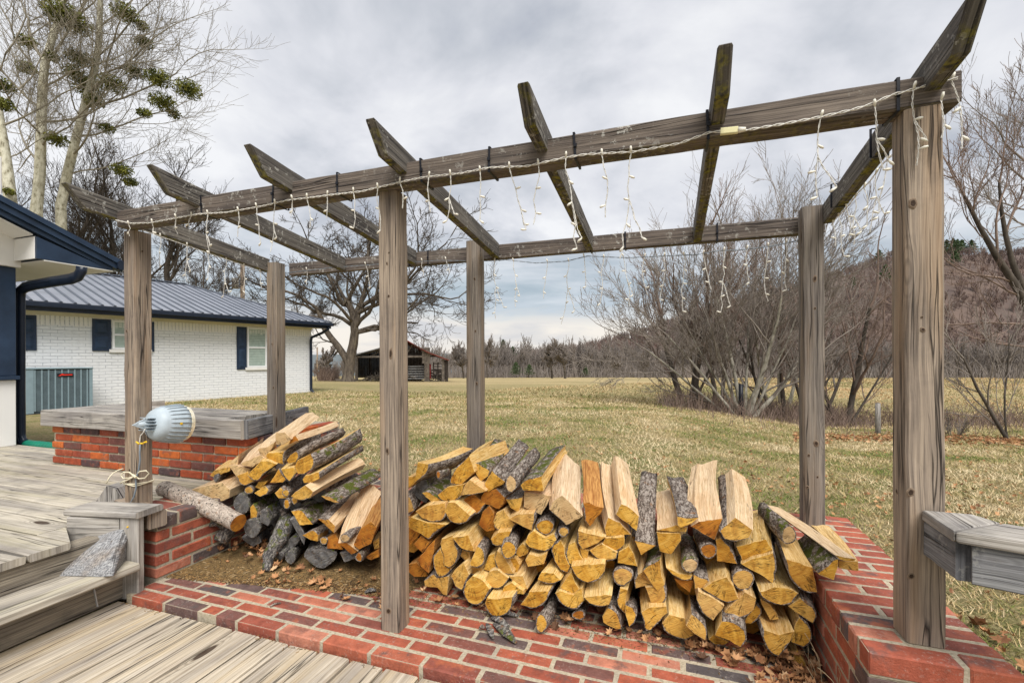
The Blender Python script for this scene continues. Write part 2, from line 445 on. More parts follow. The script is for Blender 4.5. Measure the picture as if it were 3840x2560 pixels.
NAVY = plain('navy paint', (0.022, 0.040, 0.075), 0.38, var=0.25, sc=6)
NAVYB = plain('black navy metal', (0.012, 0.018, 0.032), 0.30, var=0.2)
WHITE = plain('white paint', (0.78, 0.765, 0.73), 0.5, var=0.04, sc=3)
CREAM = plain('cream paint', (0.62, 0.58, 0.47), 0.55, var=0.08, sc=5)
SHUT = plain('shutter paint', (0.018, 0.032, 0.062), 0.35, var=0.3, sc=40)
GLASSM = plain('window blind', (0.32, 0.40, 0.36), 0.25, var=0.08)
VINYL = plain('window frame', (0.78, 0.79, 0.79), 0.4, var=0.03)
ACM = plain('air conditioner paint', (0.20, 0.27, 0.30), 0.45, var=0.08)
ACD = plain('air conditioner coil', (0.045, 0.065, 0.075), 0.5, var=0.2)
GREENP = plain('green pipe', (0.012, 0.17, 0.11), 0.4, var=0.15)
BLACK = plain('black plastic', (0.012, 0.013, 0.018), 0.4, var=0.2)
IVORY = plain('ivory plastic', (0.72, 0.69, 0.60), 0.45, var=0.08, sc=60)
WIREM = plain('white wire', (0.66, 0.64, 0.59), 0.45, var=0.12, sc=90)
REDM = plain('red lettering', (0.75, 0.04, 0.02), 0.4, var=0.05)
LAMPM = plain('lamp housing', (0.40, 0.46, 0.50), 0.42, var=0.08, sc=30)
def f(t, b):
    b.inputs['Base Color'].default_value = (0.80, 0.74, 0.55, 1); b.inputs['Roughness'].default_value = 0.2
    b.inputs['Transmission Weight'].default_value = 0.25
LENS = mat('ribbed yellowed lens', f)
YELLOW = plain('yellow wire nut', (0.75, 0.48, 0.03), 0.4)
GCABLE = plain('grey cable', (0.19, 0.22, 0.25), 0.5)
ROPE = plain('cream rope', (0.66, 0.60, 0.44), 0.8, var=0.2, sc=300)
CONC = plain('concrete', (0.36, 0.34, 0.31), 0.9, var=0.2, sc=9)
RUST = plain('rusty roof metal', (0.25, 0.06, 0.045), 0.6, var=0.5, sc=1.2)
TIN = plain('old tin', (0.28, 0.28, 0.28), 0.55, var=0.4, sc=1.0)
BARNW = plain('old barn wood', (0.17, 0.145, 0.12), 0.9, var=0.5, sc=3)
WDARKSHADE = plain('dark wood with painted shade', (0.045, 0.036, 0.03), 0.9, var=0.5, sc=3)  # dark wood; also paints the shade inside the barn and under the decks
BARNR = plain('red barn board', (0.16, 0.015, 0.015), 0.8, var=0.4, sc=3)

def f(t, b):    # standing rib metal roof
    ob = t.add('ShaderNodeTexCoord').outputs['Object']
    n = t.noise(ob, 1.4, 4, 0.6)
    t.put(b.inputs['Base Color'], t.ramp(n, [(0.3, (0.24, 0.26, 0.30)), (0.7, (0.34, 0.36, 0.41))]))
    b.inputs['Roughness'].default_value = 0.38; b.inputs['Metallic'].default_value = 0.35
ROOF = mat('grey ribbed roof metal', f)
RIBSHADE = plain('shade-darkened roof rib metal', (0.11, 0.125, 0.155), 0.45, 0.3)  # ribs share the roof metal; their shaded sides are painted as darker colour

# firewood: the cut face, the split face and the bark (object space: local y is the grain)
def f(t, b):
    ob = t.add('ShaderNodeTexCoord').outputs['Object']
    oi = t.add('ShaderNodeObjectInfo').outputs['Random']
    x, y, z = t.sep(ob)
    rad = t.math('SQRT', t.math('ADD', t.math('MULTIPLY', x, x), t.math('MULTIPLY', z, z)))
    wob = t.noise(ob, 25, 3, 0.5)
    rr = t.math('ADD', rad, t.math('MULTIPLY', wob, 0.006))
    ring = t.math('SINE', t.math('MULTIPLY', rr, 1500))
    rn = t.math('ADD', t.noise(t.comb(t.math('MULTIPLY', rr, 75), t.math('MULTIPLY', oi, 9), 0), 1.0, 3, 0.65), 0.04)
    ang = t.math('ARCTAN2', z, x)
    an = t.noise(t.comb(t.math('MULTIPLY', ang, 7), t.math('MULTIPLY', rad, 9), t.math('MULTIPLY', oi, 50)), 1.0, 3, 0.6)
    ck = t.mapr(t.math('ABSOLUTE', t.math('SUBTRACT', an, 0.5)), 0.0, 0.024, 1.0, 0.0)
    ckm = t.mapr(t.noise(t.vmath('ADD', ob, (5, 5, 5)), 18, 2, 0.5), 0.46, 0.52)
    ck = t.math('MULTIPLY', t.math('MAXIMUM', ck, 0), t.math('MAXIMUM', ckm, 0), clamp=True)
    rot = t.vmath('ADD', t.comb(t.math('ADD', t.math('MULTIPLY', x, 0.9), t.math('MULTIPLY', z, 0.5)), 0, t.math('MULTIPLY', t.math('SUBTRACT', z, t.math('MULTIPLY', x, 0.5)), 14)), (3, 1, 2))
    saw = t.noise(t.scale(rot, (22, 1, 22)), 1.0, 4, 0.7)
    at = t.add('ShaderNodeAttribute'); at.attribute_name = 'Col'
    ty = t.sep(at.outputs['Color'])
    big = t.noise(ob, 14, 4, 0.6)
    c = t.ramp(t.math('ADD', t.math('ADD', t.math('MULTIPLY', big, 0.42), t.math('MULTIPLY', rn, 0.48)), t.math('MULTIPLY', t.math('SUBTRACT', oi, 0.5), 0.10)), [(0.36, (0.46, 0.21, 0.020)), (0.47, (0.66, 0.365, 0.050)), (0.60, (0.78, 0.50, 0.115))])
    c = t.mix(t.mapr(ty[0], 0.0, 1.0), c, t.ramp(big, [(0.35, (0.33, 0.10, 0.012)), (0.65, (0.56, 0.24, 0.03))]))       # orange, wet wood
    c = t.mix(t.mapr(ty[1], 0.0, 1.0), c, t.ramp(big, [(0.35, (0.55, 0.36, 0.17)), (0.65, (0.70, 0.52, 0.28))]))       # pale wood
    c = t.mix(t.mapr(ty[2], 0.0, 1.0), c, t.ramp(t.noise(ob, 40, 5, 0.7), [(0.3, (0.05, 0.05, 0.055)), (0.6, (0.18, 0.18, 0.18)), (0.8, (0.34, 0.32, 0.29))]))  # weathered grey
    c = t.mix(t.mapr(saw, 0.45, 0.62, 0, 0.75), c, t.mix(1.0, c, (0.56, 0.46, 0.32), 'MULTIPLY'))
    c = t.mix(t.mapr(ring, -0.2, 1.0, 0.0, 0.30), c, t.mix(1.0, c, (0.66, 0.5, 0.3), 'MULTIPLY'))
    st = t.noise(t.vmath('ADD', ob, (1, 9, 3)), 30, 5, 0.75)
    c = t.mix(t.mapr(st, 0.56, 0.70, 0.0, 0.65), c, (0.14, 0.09, 0.035))
    c = t.mix(t.math('MULTIPLY', ck, 0.9), c, (0.04, 0.02, 0.006))
    t.put(b.inputs['Base Color'], c)
    b.inputs['Roughness'].default_value = 0.75
    bump(t, b, t.math('SUBTRACT', t.math('ADD', t.math('MULTIPLY', saw, 0.8), t.math('MULTIPLY', ring, 0.08)), ck), 0.7, 0.003)
LEND = mat('cut end grain', f)
def f(t, b):
    ob = t.add('ShaderNodeTexCoord').outputs['Object']
    x, y, z = t.sep(ob)
    at = t.add('ShaderNodeAttribute'); at.attribute_name = 'Col'
    ty = t.sep(at.outputs['Color'])
    wv = t.math('MULTIPLY', t.math('SUBTRACT', t.noise(t.scale(ob, (9, 5, 9)), 1.0, 3, 0.5), 0.5), 0.03)
    p = t.comb(t.math('ADD', x, wv), t.math('MULTIPLY', y, 0.045), t.math('ADD', z, wv))
    g = t.noise(p, 170, 5, 0.65)
    g2 = t.noise(t.scale(p, (1, 2.2, 1)), 420, 3, 0.6)
    big = t.noise(t.scale(ob, (11, 4, 11)), 1.0, 4, 0.6)
    c = t.ramp(t.math('ADD', t.math('MULTIPLY', g, 0.6), t.math('MULTIPLY', g2, 0.4)), [(0.36, (0.40, 0.215, 0.05)), (0.47, (0.66, 0.42, 0.13)), (0.58, (0.80, 0.585, 0.27))])
    c = t.mix(t.mapr(ty[0], 0, 1), c, t.ramp(g, [(0.35, (0.28, 0.10, 0.02)), (0.6, (0.58, 0.30, 0.09))]))
    c = t.mix(t.mapr(ty[1], 0, 1), c, t.ramp(g, [(0.33, (0.50, 0.33, 0.18)), (0.6, (0.78, 0.60, 0.40))]))
    c = t.mix(t.mapr(ty[2], 0, 1), c, t.ramp(g, [(0.33, (0.08, 0.08, 0.085)), (0.5, (0.26, 0.26, 0.265)), (0.65, (0.46, 0.46, 0.45))]))
    c = t.mix(t.mapr(big, 0.5, 0.75, 0, 0.55), c, t.mix(1.0, c, (0.80, 0.55, 0.32), 'MULTIPLY'))
    st = t.noise(t.scale(ob, (60, 12, 60)), 1.0, 4, 0.7)
    c = t.mix(t.mapr(st, 0.62, 0.70, 0.0, 0.75), c, (0.07, 0.04, 0.02))
    t.put(b.inputs['Base Color'], c); b.inputs['Roughness'].default_value = 0.7
    bump(t, b, t.math('ADD', g, t.math('MULTIPLY', g2, 0.4)), 0.9, 0.006)
LSPL = mat('split wood', f)
def bark_mat(name, moss, cols, lichen=(0.50, 0.45, 0.38), lm=0.4):
    def f(t, b):
        ob = t.add('ShaderNodeTexCoord').outputs['Object']
        oi = t.add('ShaderNodeObjectInfo').outputs['Random']
        x, y, z = t.sep(ob)
        wv = t.math('MULTIPLY', t.math('SUBTRACT', t.noise(ob, 28, 3, 0.6), 0.5), 0.03)
        p = t.comb(t.math('ADD', x, wv), t.math('MULTIPLY', t.math('ADD', y, wv), 0.24), t.math('ADD', z, wv))
        v = t.vor(t.vmath('ADD', p, t.scale(t.comb(t.noise(ob, 70, 3), t.noise(ob, 75, 3), t.noise(ob, 80, 3)), (0.02, 0.02, 0.02))), 95, 'DISTANCE_TO_EDGE')
        n = t.noise(p, 120, 5, 0.7)
        fur = t.mapr(t.math('ABSOLUTE', t.math('SUBTRACT', t.noise(t.vmath('ADD', p, (2, 2, 2)), 62, 4, 0.65), 0.5)), 0.0, 0.11)
        ridge = t.math('ADD', t.math('MULTIPLY', t.mapr(v, 0.0, 0.3), 0.35), t.math('ADD', t.math('MULTIPLY', fur, 0.5), t.math('MULTIPLY', t.math('SUBTRACT', n, 0.42), 1.1)))
        c = t.ramp(ridge, cols)
        lc = t.noise(t.vmath('ADD', ob, (4, 4, 4)), 55, 4, 0.65)
        c = t.mix(t.math('MULTIPLY', t.mapr(lc, 0.52, 0.62), t.mapr(ridge, 0.3, 0.8, 0, lm), clamp=True), c, lichen)
        rd = t.noise(t.vmath('ADD', ob, (8, 1, 4)), 30, 3, 0.6)
        c = t.mix(t.mapr(rd, 0.60, 0.70, 0, 0.6), c, (0.30, 0.13, 0.04))
        if moss:
            m = t.noise(t.vmath('ADD', ob, (1, 2, 3)), 17, 4, 0.7)
            fine = t.noise(ob, 260, 3, 0.7)
            gn = t.sep(t.add('ShaderNodeNewGeometry').outputs['Normal'])[2]
            mf = t.math('MULTIPLY', t.mapr(m, 0.56 - moss * 0.06, 0.62 - moss * 0.05), t.mapr(gn, -0.2, 0.35), clamp=True)
            c = t.mix(mf, c, t.ramp(fine, [(0.3, (0.035, 0.045, 0.006)), (0.7, (0.15, 0.17, 0.02))]))
            ridge = t.math('ADD', ridge, t.math('MULTIPLY', mf, t.math('MULTIPLY', fine, 1.2)))
        t.put(b.inputs['Base Color'], c); b.inputs['Roughness'].default_value = 0.92
        bump(t, b, ridge, 0.7, 0.006)
    return mat(name, f)
BCOL = [(0.05, (0.028, 0.020, 0.016)), (0.40, (0.15, 0.115, 0.092)), (0.7, (0.36, 0.31, 0.265))]
BARK = bark_mat('bark', 0, BCOL)
BARKM = bark_mat('mossy bark', 1.0, BCOL)
BARKG = bark_mat('grey weathered bark', 0.5, [(0.05, (0.03, 0.03, 0.03)), (0.45, (0.11, 0.10, 0.095)), (0.8, (0.27, 0.255, 0.235))], lm=0.7)
BARKP = bark_mat('pale mottled bark', 0, [(0.0, (0.05, 0.04, 0.035)), (0.30, (0.40, 0.33, 0.27)), (0.8, (0.56, 0.48, 0.40))], lichen=(0.03, 0.028, 0.026), lm=2.2)

def leaf_mat(name, stops):
    def f(t, b):
        at = t.add('ShaderNodeAttribute'); at.attribute_name = 'Col'
        t.put(b.inputs['Base Color'], t.ramp(t.sep(at.outputs['Color'])[0], stops)); b.inputs['Roughness'].default_value = 0.7
    return mat(name, f)
LEAF = leaf_mat('dead leaves', [(0, (0.10, 0.050, 0.028)), (0.35, (0.27, 0.125, 0.055)), (0.7, (0.43, 0.225, 0.10)), (1, (0.55, 0.36, 0.20))])
BLADE = leaf_mat('grass blades', [(0, (0.09, 0.15, 0.02)), (0.22, (0.19, 0.22, 0.045)), (0.38, (0.36, 0.28, 0.12)), (0.7, (0.50, 0.38, 0.20)), (1, (0.66, 0.54, 0.34))])
def f(t, b):
    ob = t.add('ShaderNodeTexCoord').outputs['Object']
    d = t.add('ShaderNodeVectorMath', operation='DISTANCE')
    t.put(d.inputs[0], ob); d.inputs[1].default_value = tuple(CAM)
    dist = d.outputs['Value']
    n1 = t.noise(ob, 0.9, 6, 0.62); n2 = t.noise(ob, 9, 6, 0.7); n3 = t.noise(t.scale(ob, (1, 1, 1)), 60, 5, 0.75); n4 = t.noise(ob, 0.07, 6, 0.6)
    straw = t.ramp(n3, [(0.34, (0.13, 0.10, 0.045)), (0.5, (0.31, 0.24, 0.12)), (0.64, (0.48, 0.385, 0.22))])
    green = t.ramp(n3, [(0.34, (0.045, 0.06, 0.015)), (0.6, (0.17, 0.20, 0.045))])
    gsel = t.math('ADD', t.math('MULTIPLY', n1, 0.6), t.math('MULTIPLY', n2, 0.4))
    c = t.mix(t.mapr(gsel, 0.47, 0.57, 0.12, 0.85), straw, green)
    # leaf litter flecks, denser in drifts
    lf = t.vor(ob, 26, 'F1', out=0)
    lcol = t.vor(ob, 26, 'F1', out=1)
    lm = t.math('MULTIPLY', t.mapr(lf, 0.24, 0.20), t.mapr(t.math('ADD', t.sep(lcol)[0], t.math('MULTIPLY', n1, 0.5)), 0.93, 0.98), clamp=True)
    c = t.mix(lm, c, t.ramp(t.sep(lcol)[1], [(0, (0.30, 0.13, 0.05)), (1, (0.52, 0.30, 0.16))]))
    # the open pasture beyond: drier, larger patches
    fld = t.ramp(t.math('ADD', t.math('MULTIPLY', n4, 0.7), t.math('MULTIPLY', n1, 0.3)), [(0.36, (0.19, 0.165, 0.07)), (0.46, (0.32, 0.25, 0.12)), (0.55, (0.42, 0.325, 0.17)), (0.68, (0.37, 0.245, 0.12))])
    c = t.mix(t.mapr(dist, 14, 45, 0.0, 0.85), c, fld)
    brush = t.mapr(t.sep(t.add('ShaderNodeVertexColor', layer_name='Col').outputs[0])[0], 0.35, 0.65)
    bc = t.ramp(n2, [(0.3, (0.055, 0.036, 0.024)), (0.5, (0.15, 0.095, 0.055)), (0.7, (0.26, 0.20, 0.09))])
    c = t.mix(t.math('MULTIPLY', brush, 0.85), c, bc)
    t.put(b.inputs['Base Color'], c); b.inputs['Roughness'].default_value = 0.95
    bump(t, b, t.math('ADD', n3, n2), 0.9, 0.03)
GROUND = mat('winter lawn', f)
def tree_bark(name, stops, sc=(6, 6, 1.5), k=1.0):
    def f(t, b):
        ob = t.add('ShaderNodeTexCoord').outputs['Object']
        n = t.noise(t.scale(ob, sc), k, 5, 0.65)
        t.put(b.inputs['Base Color'], t.ramp(n, stops)); b.inputs['Roughness'].default_value = 0.95
        bump(t, b, n, 0.7, 0.02)
    return mat(name, f)
TB_OAK = tree_bark('oak bark', [(0.35, (0.045, 0.036, 0.028)), (0.6, (0.14, 0.115, 0.09)), (0.75, (0.20, 0.19, 0.11))])
TB_SYC = tree_bark('sycamore bark', [(0.34, (0.17, 0.15, 0.10)), (0.42, (0.36, 0.34, 0.25)), (0.6, (0.58, 0.56, 0.45))], (5, 5, 2.5), 1.4)
TB_TWIG = tree_bark('grey brown twigs', [(0.3, (0.15, 0.125, 0.105)), (0.7, (0.29, 0.25, 0.215))])
TB_STWIG = tree_bark('sycamore limbs', [(0.3, (0.17, 0.15, 0.115)), (0.7, (0.32, 0.29, 0.23))])
TB_DARK = tree_bark('dark bark', [(0.35, (0.045, 0.037, 0.03)), (0.7, (0.12, 0.10, 0.08))])
TB_GREY = tree_bark('pale grey stems', [(0.35, (0.17, 0.155, 0.12)), (0.55, (0.33, 0.305, 0.25)), (0.75, (0.46, 0.43, 0.36))], (9, 9, 4))
TB_RED = tree_bark('reddish twigs', [(0.3, (0.14, 0.10, 0.08)), (0.7, (0.27, 0.195, 0.155))])
TB_FAR = tree_bark('far woods', [(0.3, (0.14, 0.12, 0.105)), (0.7, (0.27, 0.235, 0.21))], (0.2, 0.2, 0.2))
TB_HILL = tree_bark('hill woods', [(0.35, (0.135, 0.105, 0.10)), (0.65, (0.24, 0.165, 0.135))], (0.02, 0.02, 0.02))
PINEM = tree_bark('pine needles', [(0.3, (0.03, 0.05, 0.022)), (0.7, (0.085, 0.125, 0.05))], (1, 1, 1))
MISTL = tree_bark('mistletoe leaves', [(0.35, (0.05, 0.065, 0.02)), (0.7, (0.26, 0.26, 0.05))], (2, 2, 2))
HILLG = tree_bark('hill ground', [(0.35, (0.085, 0.065, 0.058)), (0.65, (0.14, 0.10, 0.08))], (0.05, 0.05, 0.05))
FARHAZE = tree_bark('haze-tinted wooded ridge', [(0.3, (0.11, 0.13, 0.14)), (0.7, (0.145, 0.165, 0.175))], (0.02, 0.02, 0.02))  # bluish tone paints the haze of distance into the ridge
# ------------------------------------------------------------------ ground
def build_ground():
    mb = MB()
    dirs = []
    a0 = math.degrees(YAW)
    A = []
    ang = -62.0
    while ang <= 62.0:
        A.append(ang); ang += 0.8
    A += list(np.arange(66, 298, 6.0))
    rs = [0.0]
    r = 0.6
    while r < 2600:
        rs.append(r); r *= 1.055 if r < 40 else 1.11
    nA = len(A)
    mb.v.append(Vector((CAM.x, CAM.y, -0.16)))
    cols = [0.0]
    for r in rs[1:]:
        for an in A:
            th = math.radians(an)      # clockwise from the view axis
            x, d = r * math.sin(th), r * math.cos(th)
            X = CAM.x + x * math.cos(YAW) - d * math.sin(YAW); Y = CAM.y + x * math.sin(YAW) + d * math.cos(YAW)
            mb.v.append(Vector((X, Y, gz(X, Y))))
            a = x / max(d, 0.5) if d > 0 else -2
            nz = mnoise.noise(Vector((X * 0.35, Y * 0.35, 3))) * 0.55
            b = math.exp(-((d - 13.8 - 1.5 * nz) / 2.6) ** 2) * sm((a - 0.38) / 0.12)
            b = max(b, math.exp(-((x - 5.6) / 3.4) ** 2 - ((d - 13.2) / 1.4) ** 2))
            cols.append(min(1.0, b * (1.0 + nz)))
    for i in range(1, len(rs) - 1):
        for j in range(nA):
            j2 = (j + 1) % nA
            a, b = 1 + (i - 1) * nA + j, 1 + (i - 1) * nA + j2
            mb.face((a, a + nA, b + nA, b), None, 0, (1, 1, 1), True)
    for j in range(nA):
        mb.face((0, 1 + j, 1 + (j + 1) % nA), None, 0, (1, 1, 1), True)
    o = mb.build('lawn', GROUND)
    ca = o.data.color_attributes['Col']
    li = np.zeros(len(o.data.loops), dtype=np.int32); o.data.loops.foreach_get('vertex_index', li)
    c = np.array(cols, dtype=np.float32)[li]
    ca.data.foreach_set('color', np.stack([c, c, c, np.ones_like(c)], 1).ravel())
    tag(o, kind='structure')
build_ground()

# ------------------------------------------------------------------ brickwork
def bcol():
    return (random.random(), random.random(), random.random())
def brick(mb, c0, c1, ch=0.004, jit=0.0012, mi=0):
    x0, y0, z0 = c0; x1, y1, z1 = c1
    c = bcol()
    cx, cy, cz = (x0 + x1) / 2, (y0 + y1) / 2, (z0 + z1) / 2
    hx, hy, hz = (x1 - x0) / 2, (y1 - y0) / 2, (z1 - z0) / 2
    j = lambda: random.uniform(-jit, jit)
    b = len(mb.v); V = {}
    ang = random.uniform(-0.006, 0.006); ca, sa = math.cos(ang), math.sin(ang); dz = random.uniform(-0.001, 0.001)
    for sx in (-1, 1):
        for sy in (-1, 1):
            for sz in (-1, 1):
                for k in range(3):
                    dx = hx - (0 if k == 0 else ch); dy = hy - (0 if k == 1 else ch); dzz = hz - (0 if k == 2 else ch)
                    X, Y, Z = sx * dx + j(), sy * dy + j(), sz * dzz + j()
                    V[(sx, sy, sz, k)] = len(mb.v)
                    mb.v.append(Vector((cx + X * ca - Y * sa, cy + X * sa + Y * ca, cz + Z + dz)))
    def q(keys):
        mb.face([V[k] for k in keys], None, mi, c)
    for s in (-1, 1):
        o = [(-1, -1), (1, -1), (1, 1), (-1, 1)]
        if s < 0: o = o[::-1]
        q([(s, a, b2, 0) for a, b2 in o]); q([(b2, s, a, 1) for a, b2 in o]); q([(a, b2, s, 2) for a, b2 in o])
    for a in (-1, 1):
        for b2 in (-1, 1):
            for (fn, k1, k2) in ((lambda t: (t, a, b2), 1, 2), (lambda t: (a, t, b2), 0, 2), (lambda t: (a, b2, t), 0, 1)):
                ks = [(*fn(-1), k1), (*fn(1), k1), (*fn(1), k2), (*fn(-1), k2)]
                mb.face([V[k] for k in ks], None, mi, c)
    for sx in (-1, 1):
        for sy in (-1, 1):
            for sz in (-1, 1):
                mb.face([V[(sx, sy, sz, k)] for k in range(3)], None, mi, c)
def solid(mb, c0, c1, mi=1):
    x0, y0, z0 = c0; x1, y1, z1 = c1
    quadbox(mb, [(x0, y0, z0), (x1, y0, z0), (x1, y1, z0), (x0, y1, z0), (x0, y0, z1), (x1, y0, z1), (x1, y1, z1), (x0, y1, z1)], mi)

def build_patio():
    mb = MB()
    x0, x1 = -0.42, 2.395
    solid(mb, (x0, 0.004, -0.13), (x1, 0.86, -0.0022))
    P, J = 0.0645, 0.0125
    for j in range(14):
        y = j * P
        off = 0.033 if j % 2 == 0 else 0.1365
        off += random.uniform(-0.01, 0.01)
        x = x0 - 0.2127 + off
        while x < x1:
            a, b = max(x + J / 2, x0 + 0.002), min(x + 0.2127 - J / 2, x1 - 0.002)
            if b - a > 0.03:
                if random.random() < 0.05 and b - a > 0.18:
                    m = a + (b - a) * 0.4
                    brick(mb, (a, y + J / 2, -0.06), (m, y + P - J / 2, 0.0)); a = m + J
                brick(mb, (a, y + J / 2 - (0.004 if j == 0 else 0), -0.06), (b, y + P - J / 2, 0.0))
            x += 0.2127
    tag(mb.build('brick_patio', [BR, MORT]), kind='structure')
build_patio()

def wall_face_bricks(mb, axis, fixed, out, a0, a1, z0, z1, rows, L=0.2127, J=0.012, depth=0.09, mi=0, shift=0.0):
    """stretcher courses on the face at axis=fixed looking towards out (+1/-1)"""
    P = (z1 - z0) / rows
    for r in range(rows):
        x = a0 - L + (0.03 if r % 2 else 0.03 + L / 2) + shift
        while x < a1:
            a, b = max(x + J / 2, a0), min(x + L - J / 2, a1)
            if b - a > 0.03:
                f0 = fixed - out * depth; f1 = fixed + out * random.uniform(-0.0015, 0.0015)
                lo, hi = min(f0, f1), max(f0, f1)
                zz0, zz1 = z0 + r * P + J / 2, z0 + (r + 1) * P - J / 2
                if axis == 'x': brick(mb, (lo, a, zz0), (hi, b, zz1), mi=mi)
                else: brick(mb, (a, lo, zz0), (b, hi, zz1), mi=mi)
            x += L
def build_wall():
    mb = MB()
    Z1 = 0.237; ZT = 0.30
    # cores
    solid(mb, (2.3985, 0.0365, -0.2), (2.7015, 1.165, Z1 - 0.002)); solid(mb, (-0.7265, 0.1335, -0.2), (-0.4235, 1.165, Z1 - 0.002)); solid(mb, (-0.422, 0.8635, -0.2), (2.404, 1.162, Z1 - 0.004))
    solid(mb, (2.396, 0.032, Z1 - 0.001), (2.704, 1.169, ZT - 0.0025)); solid(mb, (-0.729, 0.134, Z1 - 0.001), (-0.421, 1.169, ZT - 0.0026)); solid(mb, (-0.4205, 0.861, Z1 - 0.003), (2.3955, 1.1685, ZT - 0.0028))
    wall_face_bricks(mb, 'x', 2.395, -1, 0.033, 0.86, 0.002, Z1, 4)
    wall_face_bricks(mb, 'x', 2.705, 1, 0.033, 1.17, -0.1, Z1, 5)
    wall_face_bricks(mb, 'y', 0.033, -1, 2.395, 2.705, -0.03, Z1, 4, shift=0.05)
    wall_face_bricks(mb, 'x', -0.42, 1, 0.13, 0.86, 0.002, Z1, 4, shift=0.04)
    wall_face_bricks(mb, 'y', 0.86, -1, -0.42, 2.395, 0.002, Z1, 4)
    wall_face_bricks(mb, 'y', 1.17, 1, -0.73, 2.705, -0.1, Z1, 5)
    # coping: flat bricks laid across the walls
    J = 0.013
    def coping_y(x0, x1, y0, y1, pitch_=0.0685):
        n = round((y1 - y0) / pitch_); P = (y1 - y0) / n; w = x1 - x0
        for i in range(n):
            cut = x0 + w * (0.67 if i % 2 else 0.36)
            ya, yb = y0 + i * P + J / 2, y0 + (i + 1) * P - J / 2
            brick(mb, (x0 + random.uniform(-.002, .002), ya, Z1 + 0.004), (cut - J / 2, yb, ZT)); brick(mb, (cut + J / 2, ya, Z1 + 0.004), (x1 + random.uniform(-.003, .003), yb, ZT))
    def coping_x(x0, x1, y0, y1):
        n = round((x1 - x0) / 0.1016); P = (x1 - x0) / n; w = y1 - y0
        for i in range(n):
            cut = y0 + w * (0.67 if i % 2 else 0.36)
            xa, xb = x0 + i * P + J / 2, x0 + (i + 1) * P - J / 2
            brick(mb, (xa, y0, Z1 + 0.004), (xb, cut - J / 2, ZT)); brick(mb, (xa, cut + J / 2, Z1 + 0.004), (xb, y1, ZT))
    for a, b in ((2.392, 2.59), (2.60, 2.708)):                 # stretchers across the near end
        brick(mb, (a + 0.003, 0.028, Z1 + 0.004), (b, 0.028 + 0.062, ZT))
    coping_y(2.392, 2.708, 0.096, 1.173)
    coping_y(-0.733, -0.417, 0.13, 1.173, 0.1016)
    coping_x(-0.412, 2.386, 0.857, 1.173)
    o = mb.build('brick_wall', [BR, MORT])
    tag(o, 'low red brick wall with flat brick coping wrapping three sides of the woodpile', 'brick wall')
build_wall()

# ------------------------------------------------------------------ decks and steps
def boards_y(mb, xs, y0, y1, ztop, th=0.03, gap=0.010, mi=0, n=8):
    for a, b in zip(xs[:-1], xs[1:]):
        j = random.uniform(-0.0015, 0.0015)
        plank(mb, ((a + b) / 2, y0, ztop - th / 2 + j), ((a + b) / 2, y1, ztop - th / 2 + j), b - a - gap, th, ch=0.004, n=n, jit=0.0012, mi=mi)
mb = MB()
xs = list(np.arange(-0.46, 3.4, 0.142))
boards_y(mb, xs, -2.6, -0.012, -0.03)
solid(mb, (-0.45, -2.55, -0.13), (3.36, -0.02, -0.065), 1)  # dark slab paints the shade seen down the board gaps
tag(mb.build('lower_deck', [WDECK, WDARKSHADE]), kind='structure')
mb = MB()
ys = list(np.arange(-1.007, 1.19, 0.142))
for i, (a, b) in enumerate(zip(ys[:-1], ys[1:])):
    x1 = -0.50 if b < -0.14 else (-0.748 if b < 0.14 else -0.737)
    plank(mb, (-6.2, (a + b) / 2, 0.27), (x1, (a + b) / 2, 0.27), b - a - 0.009, 0.03, n=10, jit=0.0014)
plank(mb, (-6.2, -2.12, 0.269), (-0.50, -2.12, 0.269), 2.21, 0.028, n=2)
solid(mb, (-6.1, -2.4, -0.12), (-0.76, 1.17, 0.252), 1)  # infill in the same shade colour darkens the gaps up here
prism(mb, [(-0.746, -0.1545, 0.262), (-0.512, -0.1545, 0.262), (-0.737, -0.056, 0.262), (-0.746, -0.056, 0.262)], (0, 0, 0.022), uax=(1, 0, 0))
tag(mb.build('upper_deck', [WDECK2, WDARKSHADE]), kind='structure')
st = empty('deck_steps', (-0.6, -1.0, 0), 'weathered timber steps between the upper and lower decks at left', 'steps')
mb = MB(); plank(mb, (-0.575, -2.6, 0.197), (-0.575, -0.02, 0.197), 0.10, 0.108, ch=0.004, n=6, jit=0.001); part(mb, 'upper_riser', WSTEP, st)
mb = MB(); plank(mb, (-0.48, -2.6, 0.131), (-0.48, 0.01, 0.131), 0.28, 0.034, ch=0.006, n=6, jit=0.0015); part(mb, 'tread', WDECK2, st)
mb = MB(); plank(mb, (-0.48, -2.6, 0.042), (-0.48, 0.02, 0.042), 0.06, 0.140, ch=0.004, n=6, jit=0.001); part(mb, 'lower_riser', WSTEP, st)

# wooden end box of the steps
bx = empty('step_newel_box', (-0.6, 0.05, 0), 'small weathered board box with a slanted cap at the wall end beside the steps', 'end box')
up_b = Vector((0, 0, 1))
mb = MB(); plank(mb, (-0.765, 0.010, 0.350), (-0.375, 0.075, 0.356), 0.135, 0.030, ch=0.006, n=3, jit=0.001); part(mb, 'cap', WGREY, bx)
mb = MB(); plank(mb, (-0.728, -0.046, 0.271), (-0.478, 0.020, 0.271), 0.028, 0.126, n=2, jit=0.001); part(mb, 'side_board', WGREY, bx)
mb = MB(); plank(mb, (-0.735, -0.050, 0.173), (-0.478, 0.018, 0.173), 0.026, 0.066, n=2, jit=0.001); part(mb, 'side_board', WGREY, bx)
mb = MB(); plank(mb, (-0.732, -0.03, 0.240), (-0.80, 0.13, 0.240), 0.026, 0.19, n=2, jit=0.001); part(mb, 'side_board', WGREY, bx)
